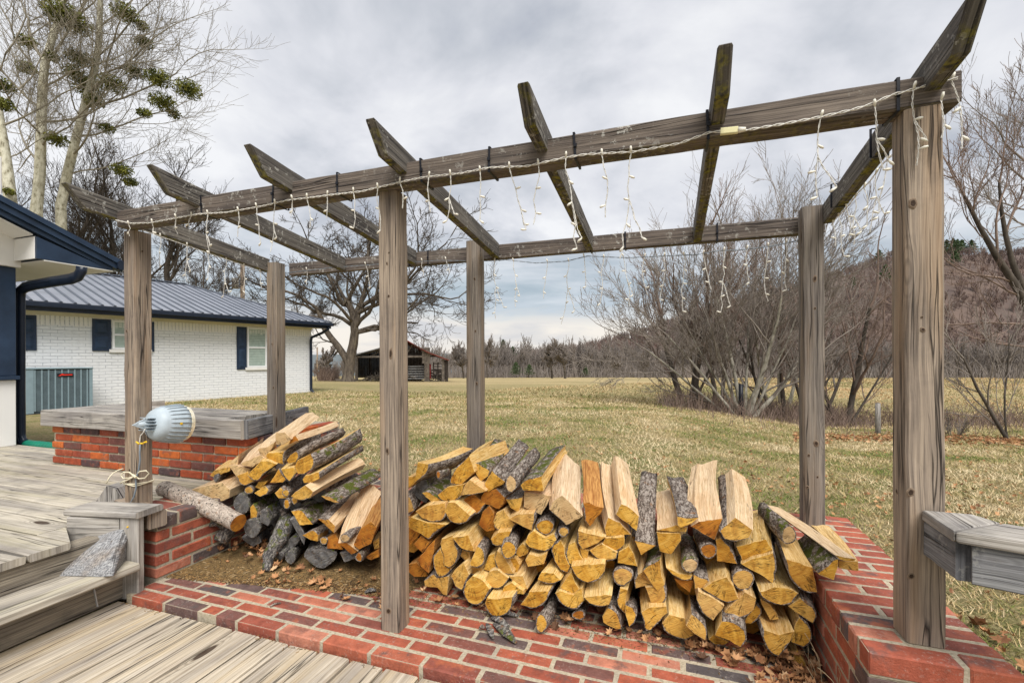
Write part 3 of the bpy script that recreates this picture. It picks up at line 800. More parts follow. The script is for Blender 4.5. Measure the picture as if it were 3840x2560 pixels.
mb = MB(); plank(mb, (-0.424, 0.030, -0.03), (-0.424, 0.030, 0.338), 0.032, 0.090, up=Vector((0.96, 0.25, 0)), ch=0.003, n=3, jit=0.001); part(mb, 'corner_post', WGREY, bx)
P = Vector((-0.424, 0.014, 0.30)); mb = MB(); tube(mb, [P, P + Vector((0.002, -0.005, 0))], 0.0035, 8); part(mb, 'screw', YELLOW, bx)
ti = MB(); plank(ti, (-0.78, 0.205, 0.306), (-0.395, 0.120, 0.300), 0.080, 0.074, ch=0.006, n=3, jit=0.002)
tag(ti.build('timber_offcut', WPOST), 'short yellowish landscape timber lying on the wall end beside the left front post', 'timber')
mb = MB(); prism(mb, [(-0.93, 0.14, 0.285), (-0.735, 0.20, 0.285), (-0.80, 0.18, 0.395), (-0.845, 0.165, 0.408)], (-0.03, 0.07, 0), uax=(0, 0, 1))
tag(mb.build('wood_block', WGREY), 'grey triangular board offcut standing on the upper deck behind the box cap', 'offcut')

# grey weathered chunk of split wood leaning on the step tread
mb = MB()
A = [at_ax((118, 1322), 2, 0.150), at_ax((262, 1322), 2, 0.150)]
pts = {'a': at_ax((112, 1322), 2, 0.15), 'b': at_ax((258, 1323), 2, 0.15), 'c': at_ax((148, 1278), 1, -0.04), 'd': at_ax((184, 1283), 1, -0.05),
       'e': at_ax((232, 1225), 1, -0.01), 'f': at_ax((285, 1213), 1, 0.01), 'g': at_ax((278, 1300), 1, 0.0), 'h': at_ax((258, 1280), 1, -0.09)}
bk = Vector((-0.05, 0.09, 0.0))
vs = [pts['a'], pts['b'], pts['h'], pts['d'], pts['c'], pts['e'], pts['f'], pts['g'], pts['a'] + bk, pts['c'] + bk, pts['e'] + bk, pts['f'] + bk * .6, pts['g'] + bk * .6]
bm = bmesh.new()
for v in vs: bm.verts.new(v)
bmesh.ops.convex_hull(bm, input=bm.verts)
bmesh.ops.subdivide_edges(bm, edges=bm.edges, cuts=3, use_grid_fill=True)
for v in bm.verts: v.co += Vector((mnoise.noise(v.co * 40), mnoise.noise(v.co * 43), mnoise.noise(v.co * 37))) * 0.006
ctr = sum((v.co for v in bm.verts), Vector()) / len(bm.verts)
for v in bm.verts: v.co -= ctr
me = bpy.data.meshes.new('weathered_chunk'); bm.to_mesh(me); bm.free()
me.materials.append(LSPL)
ca = me.color_attributes.new('Col', 'FLOAT_COLOR', 'CORNER'); ca.data.foreach_set('color', np.tile(np.array([0, 0, 1, 1], dtype=np.float32), len(me.loops)))
o = bpy.data.objects.new('weathered_chunk', me); COL.objects.link(o); o.location = ctr
tag(o, 'grey weathered chunk of split wood lying on the step tread against the box', 'wood chunk')
mb = MB(); plank(mb, at_ax((216, 1352), 0, -0.435), at_ax((224, 1392), 0, -0.425), 0.010, 0.004, ch=0.001)
tag(mb.build('metal_strap', plain('galvanised strap', (0.45, 0.46, 0.47), 0.4, 0.5)), 'thin grey metal strap leaning on the lower step riser', 'strap')

# ------------------------------------------------------------------ planter with timber seat at left rear
pl = empty('brick_planter', (-1.5, 0.75, 0.285), 'long orange brick planter box with thick grey timber cap behind the left front post', 'planter')
mb = MB()
solid(mb, (-2.49, 0.75, 0.27), (-0.57, 1.60, 0.56))
wall_face_bricks(mb, 'y', 0.74, -1, -2.50, -0.56, 0.286, 0.575, 5, L=0.205)
wall_face_bricks(mb, 'x', -2.50, -1, 0.83, 1.60, 0.286, 0.575, 5, L=0.205)
wall_face_bricks(mb, 'x', -0.56, 1, 0.83, 1.60, 0.286, 0.575, 5, L=0.205)
part(mb, 'brick_box', [BRW, MORT], pl)
mb = MB(); plank(mb, (-2.545, 0.715, 0.633), (-0.545, 0.715, 0.633), 0.040, 0.118, n=10, jit=0.0012, ch=0.005); part(mb, 'front_board', WGREY, pl)
mb = MB()
for a, b in ((0.737, 0.875), (0.88, 1.02), (1.025, 1.165)):
    plank(mb, (-2.535, (a + b) / 2, 0.675), (-0.72, (a + b) / 2, 0.675), b - a, 0.034, n=8, jit=0.001)
part(mb, 'seat_boards', WGREY, pl)
mb = MB(); plank(mb, (-0.535, 0.72, 0.633), (-0.73, 1.42, 0.640), 0.035, 0.118, n=4, jit=0.001); part(mb, 'end_board', WGREYD, pl)
mb = MB(); plank(mb, (-2.51, 0.74, 0.633), (-2.51, 1.55, 0.633), 0.035, 0.116, n=4, jit=0.001); part(mb, 'end_board', WGREY, pl)

# ------------------------------------------------------------------ pergola
pg = empty('pergola', (0.9, 0.6, 0), 'open weathered timber pergola of six posts, two beams and seven rafters over the woodpile', 'pergola')
pw = 0.083
def post(x, y, z0, z1, m, lean=0.0, w=pw):
    mb = MB(); n = 14
    plank(mb, (x + lean, y, z0), (x, y, z1), w, w, up=Vector((0, 1, 0)), ch=0.006, n=n, jit=0.0013)
    return part(mb, 'post', m, pg)
post(-0.658, 0.203, 0.300, 1.712, WPOST, 0.0)
post(0.877, 0.180, -0.02, 1.712, WPOST, 0.004)
post(2.548, 0.143, 0.300, 1.712, WPOST, 0.0)
post(-0.598, 1.012, 0.300, 1.712, WPOSTD)
post(0.858, 1.040, 0.300, 1.735, WPOSTD)
post(2.527, 1.018, 0.300, 1.735, WPOSTD)
mb = MB(); plank(mb, (-0.640, 0.140, 1.752), (2.625, 0.140, 1.754), 0.080, 0.080, n=24, jit=0.0013, ch=0.005); part(mb, 'beam', WBEAM, pg)
mb = MB(); plank(mb, (-0.555, 1.103, 1.682), (2.60, 1.103, 1.678), 0.040, 0.083, n=20, jit=0.0012, ch=0.004); part(mb, 'beam', WBEAM, pg)
# knots where the picture shows them
def f(t, b):
    ob = t.add('ShaderNodeTexCoord').outputs['UV']
    r_ = t.sep(ob)[0]
    ring_ = t.math('SINE', t.math('MULTIPLY', t.math('ADD', r_, t.math('MULTIPLY', t.noise(t.add('ShaderNodeTexCoord').outputs['Object'], 120, 3), 0.25)), 22))
    c = t.mix(t.mapr(r_, 0.45, 0.75), (0.035, 0.020, 0.012), (0.22, 0.16, 0.11))
    t.put(b.inputs['Base Color'], t.mix(t.mapr(ring_, 0, 1, 0, .6), c, (0.05, 0.035, 0.025))); b.inputs['Roughness'].default_value = .8
KNOT = mat('wood knot', f)
POSTS = {o.name: o for o in pg.children} if False else {}
def knot(parent, px, py, axis, val, r, asp=1.25):
    c = at_ax((px, py), axis, val); mb = MB(); n = 18; K = 4
    nrm = Vector((0, -1, 0)) if axis == 1 else Vector((-1 if val < 2.6 and axis == 0 and parent.name.endswith('left') else 1, 0, 0)); 
    if axis == 0: nrm = Vector((1, 0, 0)) if CAM.x > val else Vector((-1, 0, 0))
    sx = Vector((1, 0, 0)) if axis == 1 else Vector((0, 1, 0))
    mb.v.append(c + nrm * (r * .10))
    for k in range(1, K + 1):
        q = k / K
        for j in range(n):
            a = 2 * math.pi * j / n; w = 1 + .10 * math.sin(2 * a + px) + .06 * math.sin(5 * a + py)
            mb.v.append(c + (sx * math.cos(a) + Vector((0, 0, asp)) * math.sin(a)) * r * q * w + nrm * (r * .10 * (1 - q ** 3) - 0.0006 + 0.0012 * (q < 1)))
    for j in range(n): mb.face((0, 1 + j, 1 + (j + 1) % n), [(0, 0), (.25, 0), (.25, 0)], 0)
    for k in range(1, K):
        for j in range(n):
            a, b2 = 1 + (k - 1) * n + j, 1 + (k - 1) * n + (j + 1) % n
            mb.face((a, a + n, b2 + n, b2), [(k / K, 0), ((k + 1) / K, 0), ((k + 1) / K, 0), (k / K, 0)], 0)
    part(mb, 'knot', KNOT, parent)
pp = [o for o in COL.objects if o.name.startswith('post')]
fl_, fm_, fr_, rl_, rm_, rr_ = pp[:6]
for args in ((fr_, 2097, 467, 1, 0.1005, .011), (fr_, 2120, 757, 1, 0.1005, .006), (fr_, 2118, 728, 1, 0.1005, .003), (fr_, 2110, 1300, 1, 0.1005, .0), (fr_, 2093, 1322, 1, 0.1005, .008), (fr_, 2092, 1130, 1, 0.1005, .010), (fr_, 2060, 1128, 0, 2.5055, .006),
             (fm_, 893, 680, 1, 0.1375, .006, 1.3), (fm_, 893, 580, 1, 0.1375, .003), (fm_, 898, 812, 1, 0.1375, .009, 2.6), (fm_, 890, 1035, 1, 0.1375, .008, 1.8), (fm_, 893, 1402, 1, 0.1375, .012, 1.2), (fm_, 889, 605, 1, 0.1375, .004, 2.0),
             (fl_, 291, 760, 1, 0.1605, .006, 1.8), (fl_, 320, 985, 0, -0.6155, .005), (fl_, 298, 1080, 1, 0.1605, .007, 1.8), (fl_, 327, 577, 0, -0.6155, .006),
             (rr_, 1872, 640, 1, 0.9755, .008, 2), (rr_, 1872, 708, 1, 0.9755, .006), (rr_, 1875, 1018, 1, 0.9755, .010, 1.6), (rr_, 1858, 1045, 1, 0.9755, .006), (rr_, 1855, 1118, 1, 0.9755, .006), (rr_, 1878, 1095, 1, 0.9755, .005),
             (rm_, 1090, 640, 1, 0.9975, .006, 1.5), (rm_, 1092, 760, 1, 0.9975, .006, 1.5), (rm_, 1095, 880, 1, 0.9975, .007, 1.6), (rl_, 625, 790, 1, 0.9695, .006, 2.2), (rl_, 628, 890, 1, 0.9695, .007, 1.6)):
    if args[5] > 0: knot(*args)
def rafter(x, front=-0.10, back=1.10, dx=0.0, th=0.038):
    mb = MB(); sl = -0.113
    zb = lambda y: 1.750 + sl * (y - 0.10)
    H = 0.088
    nseg = 10
    prof = [(front, zb(front) + H), (front + 0.075, zb(front + 0.075))]
    ysb = np.linspace(front + 0.075, back, nseg + 1)[1:]
    poly = [prof[0], prof[1]] + [(y, zb(y) + random.uniform(-.001, .001)) for y in ysb] + [(y, zb(y) + H + random.uniform(-.0015, .0015)) for y in ysb[::-1]] + [(front + 0.08, zb(front + 0.08) + H)]
    P = [(x - th / 2 + dx * (y - 0.1), y, z) for y, z in poly]
    prism(mb, P, (th, 0, 0), uax=(0, 1, sl))
    o = part(mb, 'rafter', WRAFT, pg)
    m = o.modifiers.new('bevel', 'BEVEL'); m.width = 0.004; m.segments = 1; m.limit_method = 'ANGLE'
    return o
for i, (x, dx) in enumerate(((-0.660, 0.02), (-0.100, 0.0), (0.431, 0.0), (0.973, 0.0), (1.513, 0.0), (2.052, 0.0), (2.565, 0.02))):
    rafter(x, front=-0.10 if i not in (4,) else -0.115, back=1.078 if 0 < i < 6 else 0.985, dx=dx)

# ------------------------------------------------------------------ railing end at the right
rl = empty('wooden_railing', (2.75, 0.2, 0.5), 'short grey boxed timber railing fixed to the right front post', 'railing')
c0 = Vector((2.600, 0.245, 0.0)); c1 = Vector((2.607, 0.050, 0.0)); c2 = Vector((3.20, 0.02, 0.0))
a_t = at_ax((2100, 1180), 2, 0.60); b_t = at_ax((2195, 1232), 2, 0.60)
A0 = Vector((2.556, 0.098, 0.612)); B0 = Vector((2.556, -0.040, 0.612)); C0 = B0 + Vector((0.95, -0.31, 0)) * 0.95
dAB = (B0 - A0).normalized(); dBC = (C0 - B0).normalized()
up = Vector((0, 0, 1))
def rail_board(p, q, inner, name, m):
    mb = MB(); plank(mb, p - up * 0.030, q - up * 0.030, 0.030, 0.090, n=5, jit=0.001); return part(mb, name, m, rl)
rail_board(A0, B0, 0, 'side_board', WGREYD)
rail_board(B0 + dBC * 0.012, C0, 0, 'front_board', WGREYD)
n1_ = Vector((-dAB.y, dAB.x, 0)); n2_ = Vector((-dBC.y, dBC.x, 0))
def capseg(P, Q, R_, T_):
    mb = MB(); quadbox(mb, [P, Q, R_, T_, P + up * 0.028, Q + up * 0.028, R_ + up * 0.028, T_ + up * 0.028]); o = part(mb, 'cap_board', WGREY, rl)
    m = o.modifiers.new('bevel', 'BEVEL'); m.width = 0.005; m.segments = 2
zc = Vector((0, 0, 0.017))
outA, outB = 0.022, 0.115
pA = A0 + zc; pB = B0 + zc; pC = C0 + zc
sideA = Vector((dAB.y, -dAB.x, 0))           # towards the patio
if sideA.x > 0: sideA = -sideA
sideB = Vector((dBC.y, -dBC.x, 0))
if sideB.y > 0: sideB = -sideB
cornerIn = pB + (sideA + sideB) * 0.020; cornerOut = pB - (sideA + sideB) * 0.085
capseg(pA + sideA * 0.02, cornerIn - dAB * 0.001, cornerOut - dAB * 0.001, pA - sideA * 0.085 + Vector((0, 0.0, 0)))
capseg(cornerIn + dBC * 0.002, pC + sideB * 0.02, pC - sideB * 0.085, cornerOut + dBC * 0.002)

# ------------------------------------------------------------------ flood lamp on the left front post
lp = empty('outdoor_lamp', (-0.60, 0.16, 0.67), 'grey finned dome lamp with yellowed ribbed lens hanging sideways from the left front post', 'lamp')
_d = cam_ad(-0.60, 0.135)[1]; Lc0 = at_d((318, 974), _d - 0.05); Lc1 = at_d((421, 972), _d + 0.15)
ax = (Lc1 - Lc0).normalized(); rs_, ru_ = frame(ax)
Ltot = (Lc1 - Lc0).length
def lathe(mb, prof, k=36, mi=0, smooth=True):
    b = len(mb.v)
    for (s, r) in prof:
        for j in range(k):
            a = 2 * math.pi * j / k
            mb.v.append(Lc0 + ax * (s * Ltot) + rs_ * math.cos(a) * r + ru_ * math.sin(a) * r)
    for i in range(len(prof) - 1):
        for j in range(k):
            j2 = (j + 1) % k
            mb.face((b + i * k + j, b + i * k + j2, b + (i + 1) * k + j2, b + (i + 1) * k + j), None, mi, (1, 1, 1), smooth)
RM = 0.095
mb = MB(); lathe(mb, [(0.265, 0.0), (0.27, 0.050), (0.31, 0.070), (0.40, 0.082), (0.60, 0.089), (0.80, RM * 0.985), (0.90, RM), (0.905, 0.0)])
housing = part(mb, 'housing', LAMPM, lp)
mb = MB(); lathe(mb, [(0.905, RM * 0.985), (0.925, RM * 1.0), (1.0, RM * 0.96), (1.015, RM * 0.90), (1.02, RM * 0.5), (1.02, 0)], 72, smooth=False)
part(mb, 'lens', LENS, lp)
for j in range(26):
    a = 2 * math.pi * (j + 0.5) / 26
    rad = rs_ * math.cos(a) + ru_ * math.sin(a); tg = ax.cross(rad)
    mb = MB(); prof = [(0.34, 0.072), (0.50, 0.084), (0.75, 0.091), (0.895, RM)]
    top = [(0.895, RM + 0.007), (0.75, 0.091 + 0.009), (0.50, 0.084 + 0.007), (0.36, 0.073)]
    poly = [Lc0 + ax * s * Ltot + rad * (r - 0.003) for s, r in prof] + [Lc0 + ax * s * Ltot + rad * r for s, r in top]
    prism(mb, [p - tg * 0.001 for p in poly], tg * 0.002); part(mb, 'fin', LAMPM, housing)
for j in range(5):
    o_ = (j - 2) * 0.015
    mb = MB(); P = Lc0 + ax * 0.10 * Ltot + ru_ * o_; Q = Lc0 + ax * 0.48 * Ltot + ru_ * o_
    plank(mb, P, Q, 0.086 - abs(j - 2) * 0.012, 0.003, up=ru_, ch=0.0008); part(mb, 'fin', LAMPM, housing)
mb = MB(); tube(mb, [Lc0 + ax * -0.02 * Ltot, Lc0 + ax * 0.14 * Ltot, Lc0 + ax * 0.30 * Ltot], [0.012, 0.016, 0.020], 16)
prism(mb, [Lc0 - ax * 0.14 * Ltot + ru_ * -0.004 + rs_ * 0.001, Lc0 + ax * 0.12 * Ltot - ru_ * 0.026, Lc0 + ax * 0.13 * Ltot + ru_ * 0.030], rs_ * 0.008)
part(mb, 'mounting_bracket', LAMPM, lp)
Bp = Lc0 + ax * 0.70 * Ltot - rs_ * 0.0635
tw = (CAM - Lc0).normalized(); tw = (tw - ax * tw.dot(ax)).normalized()
Bp = Lc0 + ax * 0.66 * Ltot + tw * 0.0885
mb = MB(); tube(mb, [Bp, Bp + tw * 0.006], 0.0065, 10); tube(mb, [Bp + tw * 0.006, Bp + tw * 0.009], 0.003, 8); part(mb, 'bolt', YELLOW, lp)
P = lambda x, y, Y=0.112: at_ax((x, y), 1, Y)
mb = MB(); tube(mb, [P(333, 985), P(330, 992), P(323, 1000), P(321, 1012), P(321, 1018)], 0.0022, 6); part(mb, 'wire', WIREM, lp)
mb = MB(); tube(mb, [P(333, 988), P(338, 998), P(342, 1008)], 0.0012, 6); part(mb, 'wire', BLACK, lp)
for (a, b) in (((313, 1014), (320, 1019)), ((322, 1018), (329, 1018)), ((327, 1018), (336, 1014))):
    mb = MB(); tube(mb, [P(*a), P(*b)], [0.0035, 0.0045], 8); part(mb, 'wire_nut', YELLOW, lp)
mb = MB(); tube(mb, [P(322, 1018, 0.150), P(321, 1040, 0.150), P(322, 1055, 0.150), P(319, 1078, 0.150), P(312, 1100, 0.150), P(313, 1120, 0.150), P(308, 1140, 0.150), P(300, 1153, 0.145), P(290, 1163, 0.13), P(279, 1169, 0.12)], [0.004] * 7 + [0.002] * 3, 8)
part(mb, 'supply_cable', GCABLE, lp)
# rope bow round the post
mb = MB()
px_, py_ = -0.658, 0.203; hw = pw / 2 + 0.004
def ring(z, dz=0.0):
    c = [(px_ - hw, py_ - hw), (px_ + hw, py_ - hw), (px_ + hw, py_ + hw), (px_ - hw, py_ + hw), (px_ - hw, py_ - hw)]
    pts = []
    for i in range(4):
        for s in (0.08, 0.5, 0.92):
            x = c[i][0] + (c[i + 1][0] - c[i][0]) * s; y = c[i][1] + (c[i + 1][1] - c[i][1]) * s
            pts.append((x, y, z + dz * math.sin((i + s) / 4 * 2 * math.pi)))
    pts.append(pts[0]); tube(mb, pts, 0.0034, 6)
ring(0.432, 0.008); ring(0.440, -0.010)
rope_main = mb; mb = MB()
Q = lambda x, y, Y=0.150: at_ax((x, y), 1, Y)
tube(mb, [Q(309, 1093), Q(297, 1084), Q(284, 1084), Q(278, 1090), Q(283, 1098), Q(297, 1097), Q(309, 1093)], 0.0032, 6)
tube(mb, [Q(309, 1093), Q(322, 1082), Q(336, 1080), Q(342, 1087), Q(334, 1097), Q(320, 1099), Q(309, 1093)], 0.0032, 6)
tube(mb, [Q(309, 1093), Q(295, 1101), Q(281, 1106), Q(277, 1110)], 0.0034, 6)
tube(rope_main, [Q(283, 1076, .2), Q(272, 1079, 0.19), Q(260, 1086, 0.17), Q(251, 1096, .15), Q(244, 1110, .14)], 0.0032, 6)
tube(mb, [Q(305, 1090, .144), Q(313, 1096, .144)], 0.006, 8)
rope_o = tag(rope_main.build('rope', ROPE), 'cream rope tied in a bow round the left front post below the lamp', 'rope')
bow_o = mb.build('bow', ROPE); bow_o.parent = rope_o

# ------------------------------------------------------------------ string lights
def twist(p0, p1, sag=0.0, n=None):
    n = n or max(3, int((p1 - p0).length / 0.03)); pts = []
    for i in range(n + 1):
        s = i / n; P = p0.lerp(p1, s); P.z -= sag * 4 * s * (1 - s)
        pts.append(P)
    return pts
def wires(mb, pts, r=0.0016, off=0.0022, turns=14.0):
    for ph in (0, math.pi):
        s = 0; out = []
        for i, P in enumerate(pts):
            if i: s += (P - pts[i - 1]).length
            a = s * 2 * math.pi * turns + ph
            d = (pts[min(i + 1, len(pts) - 1)] - pts[max(i - 1, 0)]).normalized()
            x, y = frame(d)
            out.append(P + (x * math.cos(a) + y * math.sin(a)) * off)
        tube(mb, out, r, 4, cap=False)
def dense(pts, step=0.012):
    out = [pts[0]]
    for a, b in zip(pts[:-1], pts[1:]):
        n = max(1, int((b - a).length / step))
        out += [a.lerp(b, (i + 1) / n) for i in range(n)]
    return out
def strand(root, top, L, drift=0.0, fork=False):
    """one hanging strand with its small bulbs"""
    n = max(3, int(L / 0.035)); pts = [top]; x = 0
    for i in range(n):
        x += random.uniform(-0.010, 0.010) + drift
        pts.append(top + Vector((x, random.uniform(-.006, .006), -L * (i + 1) / n)))
    mb = MB(); wires(mb, dense(pts, 0.010), 0.0010, 0.0016, 22)
    if fork:
        k = n // 2; q = [pts[k]]; 
        for i in range(max(2, n // 2)):
            q.append(q[-1] + Vector((random.uniform(0.004, 0.016), random.uniform(-.004, .004), -0.03)))
        wires(mb, dense(q, 0.010), 0.0012, 0.0016, 22); pts2 = q[1:]
    else: pts2 = []
    s = part(mb, 'hanging_strand', WIREM, root)
    for P in [pts[0]] + pts[2::2] + pts2[-1:]:
        d = Vector((random.choice((-1, 1)) * random.uniform(0.5, 1), random.uniform(-.3, .3), random.uniform(-0.8, 0.5))).normalized()
        if P is pts[0]: d = Vector((random.uniform(-.3, .3), -0.2, 1)).normalized()
        mb = MB(); tube(mb, [P, P + d * 0.009, P + d * 0.011, P + d * 0.019], [0.0022, 0.0036, 0.0042, 0.0026], 7); part(mb, 'bulb', IVORY, s)
    return s
def cable_tie(root, x, y0, y1, z0, z1, ang=0.0):
    mb = MB(); g = 0.003
    pts = [(x, y0 - g, z0 - g), (x + ang, y0 - g, z1 + g), (x + ang, y1 + g, z1 + g), (x, y1 + g, z0 - g)]
    for a, b in zip(pts, pts[1:] + pts[:1]):
        plank(mb, a, b, 0.0075 if abs(a[2] - b[2]) > 0.01 else 0.0075, 0.0018, up=Vector((0, 1, 0)) if abs(a[2] - b[2]) > .01 else Vector((0, 0, 1)), ch=0.0003)
    block(mb, (x - 0.005, y0 - g - 0.005, (z0 + z1) / 2 - 0.006), (x + 0.005, y0 - g, (z0 + z1) / 2 + 0.006), ch=0.001)
    part(mb, 'cable_tie', BLACK, root)
sl = empty('string_lights', (1.0, 0.09, 1.7), 'white icicle string lights tied along the long front beam of the pergola', 'string lights', None)
YF = 0.092
main = [at_ax(p, 1, YF) for p in [(266, 506), (300, 513), (345, 512), (410, 500), (455, 492), (520, 488), (600, 474), (660, 460), (705, 455), (775, 446), (830, 440), (905, 422), (930, 416), (975, 407), (1060, 398), (1125, 385), (1210, 382), (1300, 362), (1345, 355), (1455, 349), (1560, 330), (1630, 304), (1660, 302), (1710, 300), (1800, 285), (1890, 268), (1960, 252), (2000, 240), (2050, 218), (2100, 205), (2150, 190), (2200, 180)]]
mb = MB(); wires(mb, dense(main, 0.008), 0.0016, 0.0024, 16); part(mb, 'cable', WIREM, sl)
drops = [(296, 516, .055, 0), (350, 512, .06, 0), (405, 500, .075, 0), (440, 496, .05, 0), (478, 492, .17, 1), (548, 485, .11, 0), (590, 476, .15, 0), (632, 468, .20, 1), (672, 458, .07, 0), (705, 455, .12, 0), (752, 449, .09, 0), (812, 442, .14, 0), (868, 432, .16, 0), (918, 418, .10, 0), (985, 406, .13, 0), (1035, 402, .16, 1), (1103, 394, .17, 0), (1170, 385, .22, 1), (1237, 378, .20, 0), (1300, 362, .30, 1), (1383, 356, .20, 0), (1450, 350, .33, 1), (1885, 270, .22, 1), (2010, 245, .17, 1), (2098, 205, .20, 1), (2185, 185, .18, 0), (2162, 230, .10, 0)]
for (x, y, L, fk) in drops:
    strand(sl, at_ax((x, y), 1, YF + random.uniform(-.004, .003)), L, drift=random.uniform(-0.003, 0.003), fork=bool(fk))
cA = at_ax((1655, 303), 1, YF - 0.008); cB = at_ax((1695, 299), 1, YF - 0.008); cC = at_ax((1713, 297), 1, YF - 0.008)
mb = MB(); plank(mb, cA, cB, 0.012, 0.020, ch=0.003); part(mb, 'plug', plain('yellowed plug', (0.62, 0.58, 0.34), 0.4), sl)
mb = MB(); tube(mb, [cB, cC], [0.009, 0.006], 8); part(mb, 'plug', IVORY, sl)
for (x, y) in ((464, 470), (627, 452), (776, 425), (969, 395), (1124, 375), (1322, 343), (1627, 285), (2062, 205)):
    P = at_ax((x, y), 1, 0.1); cable_tie(sl, P.x, 0.100, 0.181, 1.712, 1.794, random.uniform(-.006, .006))
sr = empty('string_lights', (1.0, 1.05, 1.6), 'thin icicle string lights sagging under the rear beam of the pergola', 'string lights', None)
YR = 1.06
main = [at_ax(p, 1, YR) for p in [(650, 628), (760, 615), (880, 606), (1010, 598), (1105, 600), (1165, 597), (1230, 604), (1300, 600), (1350, 588), (1440, 592), (1520, 588), (1600, 585), (1650, 576), (1700, 574), (1770, 566), (1836, 552)]]
mb = MB(); wires(mb, dense(main, 0.012), 0.0014, 0.0018, 12); part(mb, 'cable', GCABLE, sr)
for (x, y, L, fk) in [(705, 620, .10, 0), (840, 608, .14, 0), (1136, 600, .33, 1), (1180, 600, .26, 1), (1258, 602, .20, 0), (1307, 600, .34, 1), (1342, 590, .16, 0), (1388, 592, .24, 0), (1432, 590, .26, 1), (1480, 590, .20, 0), (1525, 588, .22, 0), (1572, 586, .28, 0), (1615, 583, .18, 0), (1663, 576, .30, 1), (1715, 572, .16, 0), (1765, 566, .26, 0), (1805, 558, .22, 0), (970, 600, .09, 0), (1025, 597, .08, 0)]:
    strand(sr, at_ax((x, y), 1, YR), L, drift=random.uniform(-0.003, 0.003), fork=bool(fk))
for x in (940, 983, 1141, 1357, 1436, 1648):
    P = at_ax((x, 585), 1, 1.08); cable_tie(sr, P.x, 1.083, 1.123, 1.638, 1.722)
se = empty('string_lights', (2.56, 0.6, 1.7), 'icicle string lights drooping below the right end rafter of the pergola', 'string lights', None)
main = [Vector((2.592, y, 1.745 - 0.113 * (y - 0.1) - 0.006 + 0.004 * math.sin(y * 30))) for y in np.linspace(0.2, 0.97, 20)]
mb = MB(); wires(mb, dense(main, 0.010), 0.0014, 0.0018, 14); part(mb, 'cable', WIREM, se)
for y, L, fk in ((.24, .16, 0), (.33, .20, 1), (.43, .17, 0), (.52, .20, 1), (.62, .14, 0), (.70, .18, 1), (.79, .13, 0), (.88, .17, 0), (.95, .10, 0)):
    strand(se, Vector((2.592, y, 1.738 - 0.113 * (y - 0.1))), L, drift=0, fork=bool(fk))
for y in (0.42, 0.80):
    mb = MB(); zb = 1.750 - 0.113 * (y - 0.1)
    for a, b in (((2.543, y, zb - .003), (2.543, y, zb + .092)), ((2.590, y, zb - .003), (2.590, y, zb + .092)), ((2.543, y, zb - .003), (2.590, y, zb - .003)), ((2.543, y, zb + .092), (2.590, y, zb + .092))):
        plank(mb, a, b, 0.007, 0.002, up=Vector((0, 1, 0)) if a[0] == b[0] else Vector((0, 0, 1)), ch=.0003)
    part(mb, 'cable_tie', BLACK, se)
sf = empty('string_lights', (-0.63, 0.6, 1.7), 'icicle string lights drooping below the left end rafter of the pergola', 'string lights', None)
main = [Vector((-0.638, y, 1.745 - 0.113 * (y - 0.1) - 0.006)) for y in np.linspace(0.2, 0.96, 16)]
mb = MB(); wires(mb, dense(main, 0.010), 0.0014, 0.0018, 14); part(mb, 'cable', WIREM, sf)
for y, L, fk in ((.30, .16, 0), (.44, .20, 1), (.56, .15, 0), (.68, .22, 1), (.80, .16, 0), (.92, .12, 0)):
    strand(sf, Vector((-0.636, y, 1.738 - 0.113 * (y - 0.1))), L, drift=0, fork=bool(fk))

# ------------------------------------------------------------------ neighbouring wing of the house at far left (navy and white)
nw = empty('porch_wing', (-3.9, 1.1, 0.285), 'navy and white house wing with overhanging gable eave, cut by the left edge', 'house')
Yw = 1.10
def box_part(name, c0, c1, m, par=nw):
    mb = MB(); solid(mb, c0, c1, 0); o = part(mb, name, m, par)
    md = o.modifiers.new('bevel', 'BEVEL'); md.width = 0.004; md.segments = 1
    return o
X = -3.78; Xg = -3.40
def wbox(name, c0, c1, m, bev=0.004):
    mb = MB(); solid(mb, c0, c1, 0); o = part(mb, name, m, nw)
    md = o.modifiers.new('bevel', 'BEVEL'); md.width = bev; md.segments = 1
    return o
ZB = 1.974; sl_ = 0.412
def ry(y, dz=0.0): return 2.079 - sl_ * (y - 1.717) + dz
wbox('lower_panel', (X - 0.1, -2.5, 0.285), (X, 1.097, 0.888), WHITE)
wbox('trim_board', (X - 0.1, -2.5, 0.890), (X + 0.035, 1.112, 0.925), NAVY)
wbox('upper_wall', (X - 0.1, -2.5, 0.927), (X + 0.006, 1.097, 1.920), NAVY)
wbox('beam', (X - 0.1, -2.5, 1.922), (X + 0.04, 1.12, 2.30), WHITE)
wbox('gable_wall', (X - 0.1, -2.5, 2.302), (X + 0.02, 1.0, 2.9), WHITE)
wbox('rear_wall', (-7.2, 1.0, 0.2), (X - 0.102, 1.097, 1.92), NAVY)
def yz(name, poly, x0, x1, m):
    mb = MB(); prism(mb, [(x0, y, z) for y, z in poly], (x1 - x0, 0, 0), uax=(0, 1, 0)); return part(mb, name, m, nw)
yz('roof', [(1.74, ry(1.74, 0)), (-2.5, ry(-2.5, 0)), (-2.5, ry(-2.5, -.05)), (1.74, ry(1.74, -.05))], -7.2, Xg + 0.05, NAVY)
yz('rake_trim', [(1.725, ry(1.725, -.052)), (-2.5, ry(-2.5, -.052)), (-2.5, ry(-2.5, -.105)), (1.725, ry(1.725, -.105))], Xg - 0.03, Xg + 0.03, NAVY)
yz('fascia', [(1.65, ry(1.65, -.107)), (-2.5, ry(-2.5, -.107)), (-2.5, ry(-2.5, -.175)), (1.62, ZB + .004), (1.65, ZB + .004)], Xg - 0.03, Xg + 0.004, NAVY)
